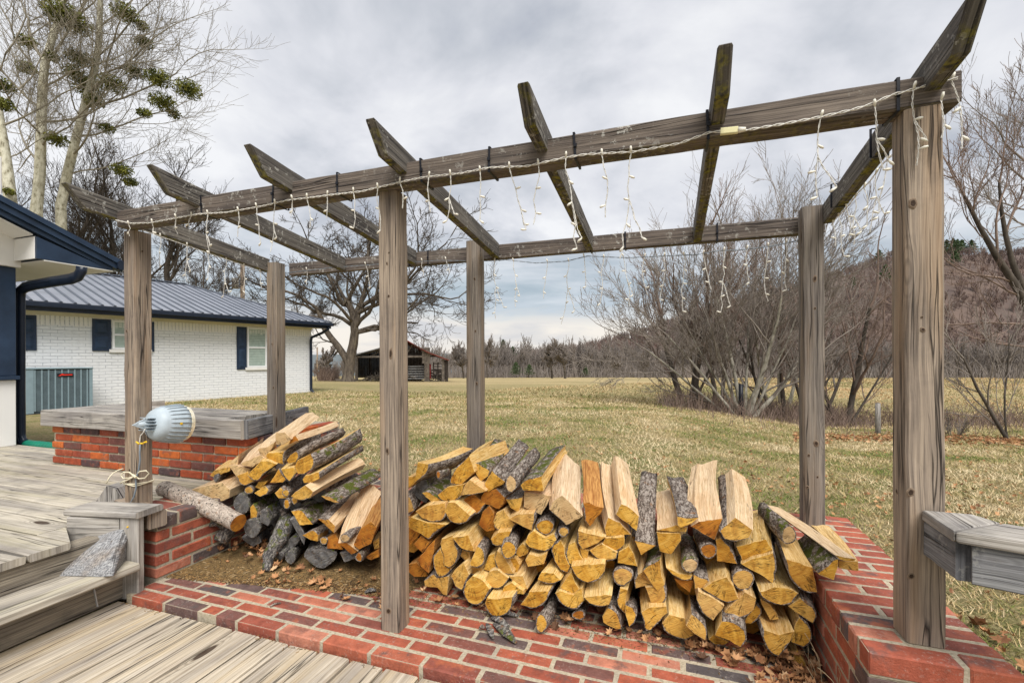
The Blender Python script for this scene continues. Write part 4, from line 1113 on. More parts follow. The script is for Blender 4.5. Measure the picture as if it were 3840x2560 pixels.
yz('gable_board', [(1.072, ZB + .001), (1.61, ZB + .001), (1.61, ZB + .01), (1.072, ry(1.072, -.176))], Xg - 0.028, Xg, NAVY)
yz('rake_soffit', [(1.06, ry(1.06, -.160)), (-2.5, ry(-2.5, -.160)), (-2.5, ry(-2.5, -.170)), (1.06, ry(1.06, -.170))], X + 0.021, Xg - 0.031, WHITE)
wbox('soffit_return', (X + 0.041, 1.069, ZB + 0.001), (Xg - 0.030, 1.085, ry(1.07, -.172)), WHITE, 0.002)
wbox('soffit', (-7.1, 1.121, ZB - 0.012), (Xg - 0.002, 1.66, ZB - 0.001), WHITE, 0.002)
mb = MB(); plank(mb, (-7.1, 1.72, 2.03), (Xg + 0.06, 1.72, 2.03), 0.10, 0.09, ch=0.015); part(mb, 'gutter', NAVYB, nw)
# downspout
Yd = 1.19
dp = [(188, 612), (187, 622), (180, 634), (165, 640), (120, 647), (75, 655), (58, 660), (48, 668), (46, 682), (46, 760), (46, 900), (47, 1000), (50, 1012), (58, 1020)]
dpt = [at_ax(p, 1, Yd) for p in dp]
mb = MB(); pts = dense(dpt, 0.05); tube(mb, pts, 0.050, 12)
for v in mb.v: v.y = Yd + (v.y - Yd) * 0.7
for q in range(-3, 4):      # pressed ribs
    off = Vector((0, -0.036, 0))
    tube(mb, [p + off + Vector((q * 0.011, 0, 0)) for p in pts[8:]], 0.0035, 4, cap=False)
part(mb, 'downspout', NAVYB, nw)
mb = MB()
g0 = at_ax((60, 1019), 1, 1.20); pts = []
for i in range(41):
    P = g0.lerp(at_ax((150, 1030), 1, 1.18), i / 40); pts.append(P)
rad = [0.050 if i < 12 else 0.050 + 0.0055 * math.sin(i * 2.1) for i in range(41)]; rad[0] = 0.04
mb = MB(); tube(mb, pts, [r_ * 0.8 for r_ in rad], 14)
tag(mb.build('drain_pipe', GREENP), 'green corrugated drain hose joined to the black downspout beside the planter', 'drain pipe')

# ------------------------------------------------------------------ white brick house
Ha = Vector((-10.862, 5.491, 0)); Hb = Vector((-9.464, 10.882, 0))
hu = (Hb - Ha).normalized(); hn = Vector((hu.y, -hu.x, 0))        # hn points towards the camera
if hn.dot(CAM - Ha) < 0: hn = -hn
def HP(s, o, z): return Ha + hu * s + hn * o + Vector((0, 0, z))
def hray(p, o=0.0):
    r = ray(p); tt = (Ha + hn * o - CAM).dot(hn) / r.dot(hn); w = CAM + r * tt
    return (w - Ha).dot(hu), w.z
hs = empty('brick_house', (-10.5, 7.5, -0.1), 'long single-storey white painted brick house with ribbed grey metal roof', 'house')
ZE = 2.13; S0, S1 = -6.0, 5.58
def hbox(mb, s0, s1, o0, o1, z0, z1, mi=0, uvm=False):
    quadbox(mb, [HP(s0, o1, z0), HP(s1, o1, z0), HP(s1, o0, z0), HP(s0, o0, z0), HP(s0, o1, z1), HP(s1, o1, z1), HP(s1, o0, z1), HP(s0, o0, z1)], mi)
mb = MB(); hbox(mb, S0, S1, -8.0, 0.0, -0.5, ZE)
# brick UVs in metres, continuous on each face
for fi, f_ in enumerate(mb.f):
    P = [mb.v[i] for i in f_]
    mb.uv[fi] = [((p - Ha).dot(hu) + (p - Ha).dot(hn), p.z + 0.5) for p in P]
part(mb, 'wall', PBR, hs)
mb = MB()   # soldier course under the soffit
mb2 = MB()
s_ = S0
while s_ < S1 - 0.05:
    hh = random.uniform(0.19, 0.215); hbox(mb2, s_ + 0.006, s_ + 0.068, 0.002, 0.012 + random.uniform(0, .004), ZE - 0.06 - hh, ZE - 0.045); s_ += 0.079
part(mb2, 'soldier_course', WHITE, hs)
mb = MB(); hbox(mb, S0, S1 + 0.02, 0.0, 0.03, ZE - 0.05, ZE + 0.03); part(mb, 'frieze_board', CREAM, hs)
mb = MB(); hbox(mb, S0 - .4, S1 + 0.40, -0.3, 0.46, ZE + 0.03, ZE + 0.06); part(mb, 'soffit', CREAM, hs)
mb = MB(); hbox(mb, S0 - .4, S1 + 0.42, 0.46, 0.49, ZE + 0.0, ZE + 0.19); part(mb, 'fascia', NAVYB, hs)
mb = MB(); hbox(mb, S0 - .4, S1 + 0.44, 0.492, 0.60, ZE + 0.075, ZE + 0.185); o = part(mb, 'gutter', NAVYB, hs); md = o.modifiers.new('b', 'BEVEL'); md.width = 0.02; md.segments = 2
# hip/gable roof with ribs
pitch = 0.30; W2 = 4.6; zr = ZE + 0.20
def RP(s, o): return HP(s, o, zr + pitch * (0.52 - o))
mb = MB(); SE = S1 + 0.45; ridge_o = 0.52 - W2
# front slope ends in a hip at the far (right) end
hipS = SE - 2.6
b0 = len(mb.v)
top = 0.028
q = [RP(S0 - .4, 0.52), RP(SE, 0.52), RP(hipS, ridge_o), RP(S0 - .4, ridge_o)]
mb.v += q; mb.face((0, 1, 2, 3))
back = [HP(SE, 0.52 - 2 * W2, zr), HP(S0 - .4, 0.52 - 2 * W2, zr)]
mb.v += back; mb.face((1, 4, 2)); mb.face((3, 2, 4, 5))
ribs = MB()
s_ = S0 - 0.35
while s_ < SE - 0.02:
    o_end = ridge_o if s_ <= hipS else 0.52 - W2 * (SE - s_) / 2.6
    P0, P1 = RP(s_, 0.525), RP(s_, o_end)
    plank(mb, P0 + Vector((0, 0, 0.012)), P1 + Vector((0, 0, 0.012)), 0.055, 0.034, ch=0.012, mi=1)
    s_ += 0.2286
plank(mb, RP(S0 - .4, ridge_o) + Vector((0, 0, .02)), RP(hipS, ridge_o) + Vector((0, 0, .02)), 0.25, 0.03, mi=1)
plank(mb, RP(hipS, ridge_o) + Vector((0, 0, .02)), RP(SE, 0.52) + Vector((0, 0, .02)), 0.16, 0.025, mi=1)
part(mb, 'roof', [ROOF, RIBSHADE], hs)
# windows with shutters
def rect(p0, p1, o=0.0):
    a = hray(p0, o); b = hray(p1, o); return a[0], b[0], b[1], a[1]
def shutter(s0, s1, z0, z1):
    mb = MB(); hbox(mb, s0, s1, 0.0, 0.030, z0, z1); sh = part(mb, 'shutter', SHUT, hs)
    md = sh.modifiers.new('b', 'BEVEL'); md.width = 0.006
    m = (z0 + z1) / 2; e = 0.05
    for a, b in ((z0 + e, m - e * .6), (m + e * .6, z1 - e)):
        mb = MB(); P = []
        s_a, s_b = s0 + e, s1 - e
        quadbox(mb, [HP(s_a, 0.031, a), HP(s_b, 0.031, a), HP(s_b, 0.031, b), HP(s_a, 0.031, b), HP(s_a + .05, 0.050, a + .05), HP(s_b - .05, 0.050, a + .05), HP(s_b - .05, 0.050, b - .05), HP(s_a + .05, 0.050, b - .05)])
        part(mb, 'raised_panel', NAVY, sh)
def window(s0, s1, z0, z1):
    mb = MB(); hbox(mb, s0, s1, 0.0, 0.012, z0, z1); wn = part(mb, 'window', GLASSM, hs)
    mb = MB(); w_ = 0.045
    zc_ = (z0 + z1) / 2
    for a, b, c_, d_ in ((s0, s0 + w_, z0, z1), (s1 - w_, s1, z0, z1), (s0 + w_, s1 - w_, z0, z0 + w_), (s0 + w_, s1 - w_, z1 - w_, z1), (s0 + w_, s1 - w_, zc_ - 0.025, zc_ + 0.025)): hbox(mb, a, b, 0.012, 0.035, c_, d_)
    part(mb, 'frame', VINYL, wn)
    mb = MB(); zz_ = z0 + w_ + 0.02
    while zz_ < z1 - w_:
        hbox(mb, s0 + w_, s1 - w_, 0.012, 0.019, zz_, zz_ + 0.028); zz_ += 0.05
    part(mb, 'blind', plain('blind slats', (0.42, 0.50, 0.45), 0.3), wn)
    mb = MB(); hbox(mb, s0 - 0.06, s1 + 0.06, 0.0, 0.05, z0 - 0.08, z0 - 0.005); part(mb, 'sill', WHITE, wn)
zt_, zb_ = 2.05, 1.30
a, b, _, _ = rect((50, 708), (84, 800)); shutter(a - 0.1, b, 1.30, 2.06)
a, b, _, _ = rect((211, 720), (255, 804)); shutter(a, b, 1.30, 2.06)
c_, _, _, _ = rect((343, 730), (354, 805)); d_ = rect((343, 730), (354, 805))[1]
window(b + 0.02, c_ - 0.02, 1.35, 2.05); shutter(d_ - (b - a), d_, 1.30, 2.06)
a, b, _, _ = rect((543, 746), (566, 849)); shutter(a, b, 0.80, 2.06)
c2_ = rect((568, 750), (612, 845)); window(b + 0.02, c2_[1] + 0.0, 0.86, 2.05)
shutter(c2_[1] + 0.03, c2_[1] + 0.03 + (b - a), 0.80, 2.06)
# downspout at the right corner
mb = MB(); pts = [HP(S1 + 0.30, 0.52, ZE + 0.08), HP(S1 + 0.30, 0.50, ZE - 0.02), HP(S1 + 0.22, 0.30, ZE - 0.14), HP(S1 - 0.04, 0.09, ZE - 0.30), HP(S1 - 0.05, 0.06, ZE - 0.42), HP(S1 - 0.05, 0.06, 0.08), HP(S1 - 0.03, 0.12, 0.0), HP(S1 - 0.02, 0.30, -0.05)]
tube(mb, dense(pts, 0.1), 0.045, 10); part(mb, 'downspout', NAVYB, hs)
mb = MB(); hbox(mb, S1 - 0.1, S1 + 0.9, 0.3, 0.6, -0.22, -0.11); tag(mb.build('splash_block', CONC), 'pale concrete splash block at the far corner of the white house', 'splash block')

# ------------------------------------------------------------------ air conditioner
acs = hray((213, 940), 1.15)[0]
ac = empty('air_conditioner', HP(acs - 0.55, 0.75, -0.05), 'blue grey louvred air conditioner unit standing by the white brick wall', 'air conditioner')
W_, D_ = 1.05, 0.95; z0, z1 = 0.02, 0.93
a0, a1 = acs - W_, acs
mb = MB(); hbox(mb, a0 + .02, a1 - .02, 1.15 - D_ + .02, 1.15 - .02, z0, z1 - .02); part(mb, 'coil', ACD, ac)
mb = MB()
for s in np.arange(a0 + 0.17, a1 - 0.02, 0.098): hbox(mb, s, s + 0.022, 1.135, 1.152, z0 + .04, z1 - .04)
for o_ in np.arange(1.15 - D_ + 0.04, 1.0, 0.098):
    hbox(mb, a0 - .002, a0 + .015, o_, o_ + 0.02, z0 + .04, z1 - .04); hbox(mb, a1 - 0.015, a1 + .002, o_, o_ + 0.02, z0 + .04, z1 - .04)
zz_ = z0 + 0.05
while zz_ < z1 - 0.05:
    hbox(mb, a0 + 0.006, a1 - 0.006, 1.15 - D_ + .006, 1.143, zz_, zz_ + 0.008); zz_ += 0.022
hbox(mb, a0 + .01, a0 + .165, 1.10, 1.153, z0, z1)
hbox(mb, a1 - .05, a1 + .003, 1.09, 1.153, z0, z1)
part(mb, 'louvre_panel', ACM, ac)
mb = MB(); hbox(mb, a0 - .015, a1 + .015, 1.15 - D_ - .01, 1.17, z1 - .03, z1); o = part(mb, 'lid', ACM, ac); md = o.modifiers.new('b', 'BEVEL'); md.width = 0.02; md.segments = 2
mb = MB(); hbox(mb, a0 + .03, a1 - .03, 1.15 - D_ + .03, 1.13, z0 - .05, z0); part(mb, 'base', BLACK, ac)
mb = MB(); hbox(mb, a0 + 0.50, a0 + 0.74, 1.154, 1.162, z1 - 0.185, z1 - 0.115); bd = part(mb, 'badge', BLACK, ac)
mb = MB()
hbox(mb, a0 + 0.57, a0 + 0.73, 1.163, 1.166, z1 - 0.160, z1 - 0.140)
quadbox(mb, [HP(a0 + .515, 1.166, z1 - .168), HP(a0 + .55, 1.166, z1 - .168), HP(a0 + .55, 1.163, z1 - .168), HP(a0 + .515, 1.163, z1 - .168), HP(a0 + .57, 1.166, z1 - .125), HP(a0 + .60, 1.166, z1 - .13), HP(a0 + .60, 1.163, z1 - .13), HP(a0 + .57, 1.163, z1 - .125)])
part(mb, 'emblem', REDM, bd)
mb = MB(); hbox(mb, a0 - .15, a1 + .1, 0.05, 1.35, -0.12, -0.03); tag(mb.build('concrete_pad', CONC), 'concrete pad under the air conditioner beside the white house', 'concrete pad')
# ------------------------------------------------------------------ firewood
# every log: outline of its cut end as seen in the picture (local tile units), how it lies, what it is made of
TILES = {'A': (1500, 1630, 1.9057), 'B': (1500, 1950, 1.9057), 'C': (2100, 1700, 1.9057), 'D': (2100, 2000, 1.9057), 'E': (2600, 1750, 1.9057), 'F': (2500, 2090, 1.9057), 'G': (700, 1530, 1.7919), 'H': (700, 1730, 1.7919)}
def rayS(x, y): return ray((x / SC, y / SC))
# tile | outline or o:cx,cy,rx,ry | bark edges "i-j" / all / none | kind (y yellow, o orange, p pale, g grey) | options: k=x,y far end; d=protrusion m; m moss; L=length; s short name extras
LOGS = """
A|128,193 205,208 190,275 108,340 116,260|1-3|y|k=470,140 d=.05 m=.0
A|o:275,282,15,30|all|o|k=350,255 L=.13 d=.09 m=1
A|495,150 535,262 440,352 360,345 400,240|2-5|y|d=.06
A|518,198 565,205 648,255 632,292 578,332 545,280|0-3|y|k=725,78 m=1 d=.03
A|497,142 520,190 548,172 535,125|none|y|k=672,55 d=-.03
A|605,345 660,255 752,330 738,352 625,405 612,370|1-2|y|k=855,100 d=.05
A|o:795,348,42,62|all|p|k=970,140 d=.09
A|862,358 900,320 1015,293 1026,400 880,395|0-2|y|k=1120,120 m=1 d=.08
A|1068,532 1085,480 1158,430 1215,480 1308,578 1188,643 1120,580|5-7|p|k=1190,215 d=.08
A|888,405 1085,432 1010,570 885,515|none|p|d=.04
A|755,457 875,445 850,558 790,520|0-1|y|d=.03
A|580,442 605,405 690,385 752,445 740,492 708,530 580,480|2-3|o|d=.03
A|442,432 465,357 500,318 617,400 590,412 520,427|3-6|y|d=.06
A|270,430 340,372 460,350 440,430 400,470 330,478 290,460|3-7|y|d=.05
A|158,412 185,402 250,430 297,465 240,492 185,442|0-3|y|k=350,330 m=1 d=.02
A|40,420 70,440 105,540 60,555 40,550|0-3|y|k=200,320 d=.00 bg
A|40,305 115,288 105,345 45,395|none|y|d=.0
A|112,545 200,500 325,485 330,540 310,600 240,620 160,595|3-7|y|d=.05
A|318,545 345,480 395,480 505,575 480,620 425,638 360,615|3-7|y|d=.05
A|437,495 460,455 525,420 612,490 560,560 508,572|3-5|o|d=.02
A|55,640 80,585 140,605 200,625 335,640 260,690 205,745 150,705 62,658|4-7|y|d=.05
A|42,602 58,655 150,705 75,788 42,770|none|o|d=.01
A|98,780 155,715 215,772 160,840|none|o|d=.02
A|375,732 490,712 532,832 470,825 418,790|2-5|y|d=.07
A|565,640 590,550 640,505 672,560 678,680 620,690|none|o|d=.0
A|668,620 690,555 740,530 822,640 790,680 735,685 680,665|3-7|y|d=.03
A|776,598 850,562 960,558 966,612 945,682 880,655|2-4|y|d=.06
A|o:1037,655,66,55|all|y|k=1052,480 d=.05
A|o:1170,690,40,38|all|y|k=1145,590 d=.05
A|650,745 700,695 795,685 770,770 720,792 660,780|2-6|y|d=.05
A|o:778,820,54,65|all|y|k=890,655 d=.10
A|895,765 915,715 955,680 1035,735 1105,705 1125,745 1075,815 1000,828 920,800|4-9|y|d=.04
B|290,165 300,130 380,105 388,165 420,215 405,290 350,340 320,320 312,240|3-7|y|d=.05
B|240,250 285,205 308,245 318,325 348,345 388,330 330,390 280,402 245,340|5-10|y|d=.03
B|172,430 240,380 262,402 350,395 345,460 335,535 310,530 270,480 180,470|0-3|y|d=.0
B|125,280 190,200 255,130 245,205 205,378 150,330|none|o|d=.02
B|65,312 120,300 190,370 200,400 100,402 65,370|none|o|d=-.02
B|365,400 395,350 455,300 497,385 440,500 400,480|3-6|y|d=.05
B|430,250 445,210 498,225 503,300 520,335 470,295|5-7|y|d=.02
B|500,305 555,180 592,200 612,260 592,318 550,337 505,325|1-6|y|k=655,110 d=.08
B|600,350 635,250 675,235 685,340 640,362|none|y|d=.03
B|678,272 697,215 755,275 815,380 760,385 700,345|3-6|y|d=.05
B|757,277 830,265 858,320 835,380 817,375|none|y|d=.03
B|487,332 590,340 580,370 545,390 490,380|2-4|y|d=.03
B|453,520 475,440 520,395 585,420 643,490 610,560 555,603 490,585|4-9|y|d=.07
B|605,430 640,362 700,350 778,410 740,470 680,487 620,460|3-7|y|d=.06
B|778,395 880,395 914,490 862,492 810,450|2-5|y|d=.05
B|728,515 745,470 800,442 882,502 885,527 780,522|none|y|d=.06
B|608,595 622,552 690,560 806,545 795,625 750,675 690,687 630,655|3-8|y|d=.10
B|862,602 900,555 925,505 1066,505 1055,560 1005,612 935,628|3-7|y|d=.08
B|985,422 1010,370 1100,372 1150,425 1110,448 1040,450|3-6|y|d=.05
B|895,285 922,240 985,255 1052,232 1030,310 960,325 915,330|none|y|d=.04
B|1085,190 1145,140 1175,190 1182,250 1216,330 1200,375 1150,355 1105,290|4-9|y|d=.04
B|1183,230 1205,172 1250,150 1275,220 1306,275 1240,320 1208,310|5-8|y|d=.04
B|1143,482 1180,425 1225,366 1252,440 1290,505 1240,530|4-6|y|d=.05
B|1110,520 1140,500 1240,530 1300,480 1318,570 1270,630 1190,620 1130,570|4-8|y|d=.06
B|o:1012,737,42,70|all|y|k=1112,545 d=.13 L=.33
B|o:1278,675,48,35|all|o|k=1340,575 d=.03
B|820,222 880,160 920,215 910,240 850,262|none|y|d=.02
C|165,352 205,345 255,372 312,385 290,430 215,518 178,480|5-7|o|k=205,90 d=.06
C|318,532 345,452 430,490 510,578 330,585|none|y|k=335,120 d=.05 pl
C|398,432 438,357 500,385 566,447 548,550 490,500 440,470|none|y|k=430,90 d=.07 pl
C|535,618 600,628 685,655 580,725|0-2|y|k=635,148 d=.06
C|692,545 830,506 912,530 903,557 790,556|none|y|k=770,280 d=.05 pl
C|838,448 900,455 990,455 940,500 862,528 842,510|0-2|y|k=810,190 d=.09
C|935,517 990,482 1162,462 1135,540 1105,615 1020,570|none|o|k=1040,110 d=.06 pl
C|690,560 860,568 866,618 795,718 715,697|none|y|d=.04
C|o:930,795,61,53|all|p|k=880,600 m=1 d=.06
C|o:1062,693,60,55|all|o|k=1000,520 d=.04
C|130,548 230,572 328,595 270,640 160,683 128,640|4-6|y|d=.06
C|210,690 298,640 412,705 405,750 340,768 260,745|2-6|y|d=.04
C|305,645 322,600 460,592 460,650 410,697 345,682|3-5|y|d=.05
C|413,780 420,698 490,660 530,720 553,805|none|y|d=.04
C|142,668 205,690 192,765 157,735|none|y|d=.03
D|80,232 200,215 322,215 318,270 285,320 200,350 120,312|3-7|y|d=.08
D|172,455 320,432 372,440 352,505 290,523 210,495|3-6|y|d=.08
D|o:446,303,73,66|all|y|k=432,170 d=.05
D|530,330 558,288 590,268 658,360 540,390|4-6|y|d=.04
D|592,262 640,212 715,185 728,300 748,365 698,412 650,350|0-2|y|k=690,60 m=1 d=.07
D|610,380 742,372 762,430 745,490 690,537 648,490|1-4|y|d=.04
D|760,242 850,285 948,300 940,325 870,330 795,285|2-6|y|d=.05
D|817,322 955,337 930,420 870,378|none|o|d=.02
D|955,290 1045,318 1107,368 965,393|0-2|y|k=1000,130 d=.05
D|1020,392 1100,335 1190,305 1240,370 1277,465 1195,492 1110,455|4-7|y|d=.07
D|978,470 990,405 1090,455 1174,513 1095,620 1012,560|4-6|y|d=.06
D|405,470 430,385 485,397 470,480 470,572 430,540|4-7|y|d=.04
D|468,505 520,517 553,575 530,640 495,663 470,582|0-4|y|k=520,400 d=.08
D|580,560 640,522 760,515 768,562 700,640 620,690|3-6|y|d=.06
D|730,640 780,575 890,600 967,720 900,755 810,732 745,690|3-7|y|d=.05
D|900,655 940,573 1035,640 1052,720 1040,760 960,712|1-4|y|k=925,420 d=.10
D|303,590 342,525 408,560 440,682 370,667 310,632|1-4|y|d=.03
D|1062,752 1095,715 1207,772 1180,797 1100,787|2-5|y|d=.02
C|1113,615 1150,602 1215,660 1267,787 1122,767|1-3|y|d=.04
F|o:547,155,82,75|all|y|k=480,20 d=.06
F|412,385 470,330 560,240 640,288 622,370 560,422 480,430 417,402|4-8|y|d=.05
F|547,465 570,430 642,335 678,362 660,430 602,470|2-5|y|d=.02
F|665,242 770,205 860,215 942,255 900,320 820,338 740,320 672,270|3-8|y|d=.09
F|667,292 740,332 790,400 802,440 740,444 700,370|none|y|d=.04
F|868,345 955,285 1050,350 1072,420 1047,470 960,412|1-5|y|d=.05
F|680,560 695,512 800,545 912,525 880,602 800,702 720,652|4-8|y|d=.08
F|890,602 920,470 950,425 1010,470 1040,550 1020,612 978,642|2-7|y|d=.04
F|345,552 395,450 480,457 560,520 573,590 530,637 450,590|1-5|y|d=.08
F|805,762 870,730 935,655 1000,762 985,800 880,822|none|y|d=.00 L=.2
E|183,455 240,410 300,358 362,402 427,450 400,507 300,532 220,512|5-9|y|k=275,80 d=.08 pl
E|308,570 400,545 520,512 568,590 480,625 352,673|none|y|k=440,340 d=.06
E|340,690 450,645 570,612 597,700 572,832 470,762|2-4|y|k=520,470 d=.07
E|662,655 755,680 852,715 885,895 838,900 740,850 680,762|3-7|y|d=.10
E|892,757 960,700 1002,658 1035,655 1032,720 1005,807 900,768|0-3|y|k=790,520 m=1 d=.16 L=.36
E|1010,627 1085,642 1162,655 1150,670 1085,672 1035,658|4-6|y|k=560,285 d=.17 L=.60 pl
E|1037,668 1177,672 1182,742 1040,722|none|y|d=.14 L=.3
E|o:682,487,56,66|all|p|k=500,300 d=.05 m=1 L=.3
G|597,190 600,165 660,160 708,207 650,246 600,241|none|p|k=830,60 d=.06 pl
G|685,243 705,200 732,180 757,215|none|o|k=990,115 d=.05 pl
G|533,322 545,300 656,290 652,378 560,350|2-3|y|k=850,200 d=.05
G|675,350 700,310 740,285 757,325 735,360 690,371|1-4|y|k=1030,170 d=.05
G|728,390 745,350 835,305 857,345 847,400 790,445 748,440|2-6|y|k=1130,200 m=1 d=.07
G|780,477 800,450 890,428 897,470 840,500 788,500|2-3|y|k=1130,285 d=.06
G|703,590 732,560 800,515 852,560 830,602 770,617 713,602|4-7|y|k=1130,390 d=.08 pl
G|905,588 960,590 1027,632 1000,634 938,612|0-2|y|k=1270,430 m=1 d=.04
G|478,275 555,252 592,228 535,340 500,322|none|p|k=640,170 d=.03 pl
G|290,365 352,310 345,380 302,376|none|p|k=490,240 d=.03
G|365,370 500,312 532,338 440,395 382,386|none|p|k=560,230 d=.04
G|408,450 500,352 545,352 607,375 540,420 470,487 430,470|4-7|y|k=640,310 d=.07
G|338,452 412,422 422,460 457,490 390,522 350,490|3-6|y|k=560,400 d=.06
G|560,500 620,405 672,478 650,497|1-3|y|k=780,380 d=.05
G|635,407 723,395 742,430 690,492 657,452|2-4|y|k=860,300 d=.05
G|157,452 190,415 292,392 292,420 185,463|none|y|k=350,330 d=.02
G|o:197,470,16,27|all|g|k=340,420 d=.05 L=.3
G|285,385 330,378 430,410 340,467|none|p|k=520,330 d=.03
G|34,545 240,495 292,545 287,602 220,631 112,610|3-6|p|k=420,440 d=.07 pl
G|o:420,549,31,27|all|y|k=520,500 d=.06
G|455,570 530,518 558,547 540,577 495,593|1-4|y|k=680,490 d=.05
G|460,530 482,495 545,487 500,545|none|y|k=640,410 m=1 d=.02
G|593,570 632,530 658,545 690,595 668,604 618,604|1-4|y|k=790,460 d=.05
G|o:668,568,26,25|all|y|k=800,490 d=.07
G|o:727,618,22,27|all|y|k=800,570 d=.04
G|o:673,643,22,34|all|y|k=760,590 d=.07 L=.2
G|o:370,640,55,68|all|g|k=490,580 d=.05
G|487,702 520,672 562,760 548,790 500,765|1-2|g|k=710,610 d=.06
G|428,662 448,640 482,700 468,745 430,740|0-3|y|k=640,570 m=.4 d=.02
G|703,690 775,683 850,780 760,784|0-2|y|k=960,610 m=1 d=.06
G|o:440,802,57,63|all|g|k=560,740 d=.06
G|880,740 955,745 1000,790 992,836 940,792|0-1|y|k=1130,580 d=.07 pl
G|778,852 850,815 885,850 880,893 830,882|0-2|y|k=980,760 d=.05
H|o:1065,513,34,30|all|p|k=1270,350 d=.09
H|1018,545 1070,540 1155,600 1110,622|none|o|k=1250,180 d=.05 pl
H|1122,560 1170,450 1240,400 1280,440 1240,550 1160,590|none|o|k=1290,300 d=.07
H|o:1158,640,24,32|all|o|k=1290,545 m=1 d=.09
H|945,512 1000,480 1052,590 945,583|none|o|k=1080,400 d=.03
H|o:922,530,27,27|all|y|k=980,470 d=.04
H|1030,612 1140,600 1152,642 1060,675|none|g|k=1180,560 d=.02
H|370,512 490,500 502,540 450,572 402,542|3-5|g|k=520,440 d=.02
H|o:697,642,34,45|all|g|k=800,555 d=.05
H|790,622 900,562 1012,620 930,712 850,692|0-5|g|k=960,520 d=.02
H|695,390 732,375 800,500 790,560|none|g|k=820,360 d=.04
H|640,570 720,500 760,520 700,590|0-4|g|k=840,450 m=1 d=.0
H|1200,640 1290,585 1294,640 1240,660|none|o|k=1290,560 d=.0
H|1250,540 1294,510 1294,580 1262,590|none|y|k=1294,500 d=.0
A|130,300 200,330 190,480 95,430|0-3|g|k=330,250 d=-.05
"""
def front_y(tile, z, x):
    if tile in 'GH': return 0.47 + 0.10 * z + max(0, 0.1 - x) * 0.05
    return 0.425 + 0.13 * z
def pile_point(tile, x, y, dpro):
    ox, oy, k = TILES[tile]; sx_, sy_ = ox + x / k, oy + y / k
    r = rayS(sx_, sy_); Y = 0.45
    for _ in range(6):
        P = CAM + r * ((Y - dpro - CAM.y) / r.y); Y = front_y(tile, P.z, P.x)
    return CAM + r * ((Y - dpro - CAM.y) / r.y)
def catmull(p0, p1, p2, p3, s):
    return 0.5 * ((2 * p1) + (p2 - p0) * s + (2 * p0 - 5 * p1 + 4 * p2 - p3) * s * s + (3 * p1 - p0 - 3 * p2 + p3) * s ** 3)
LOGREC = []
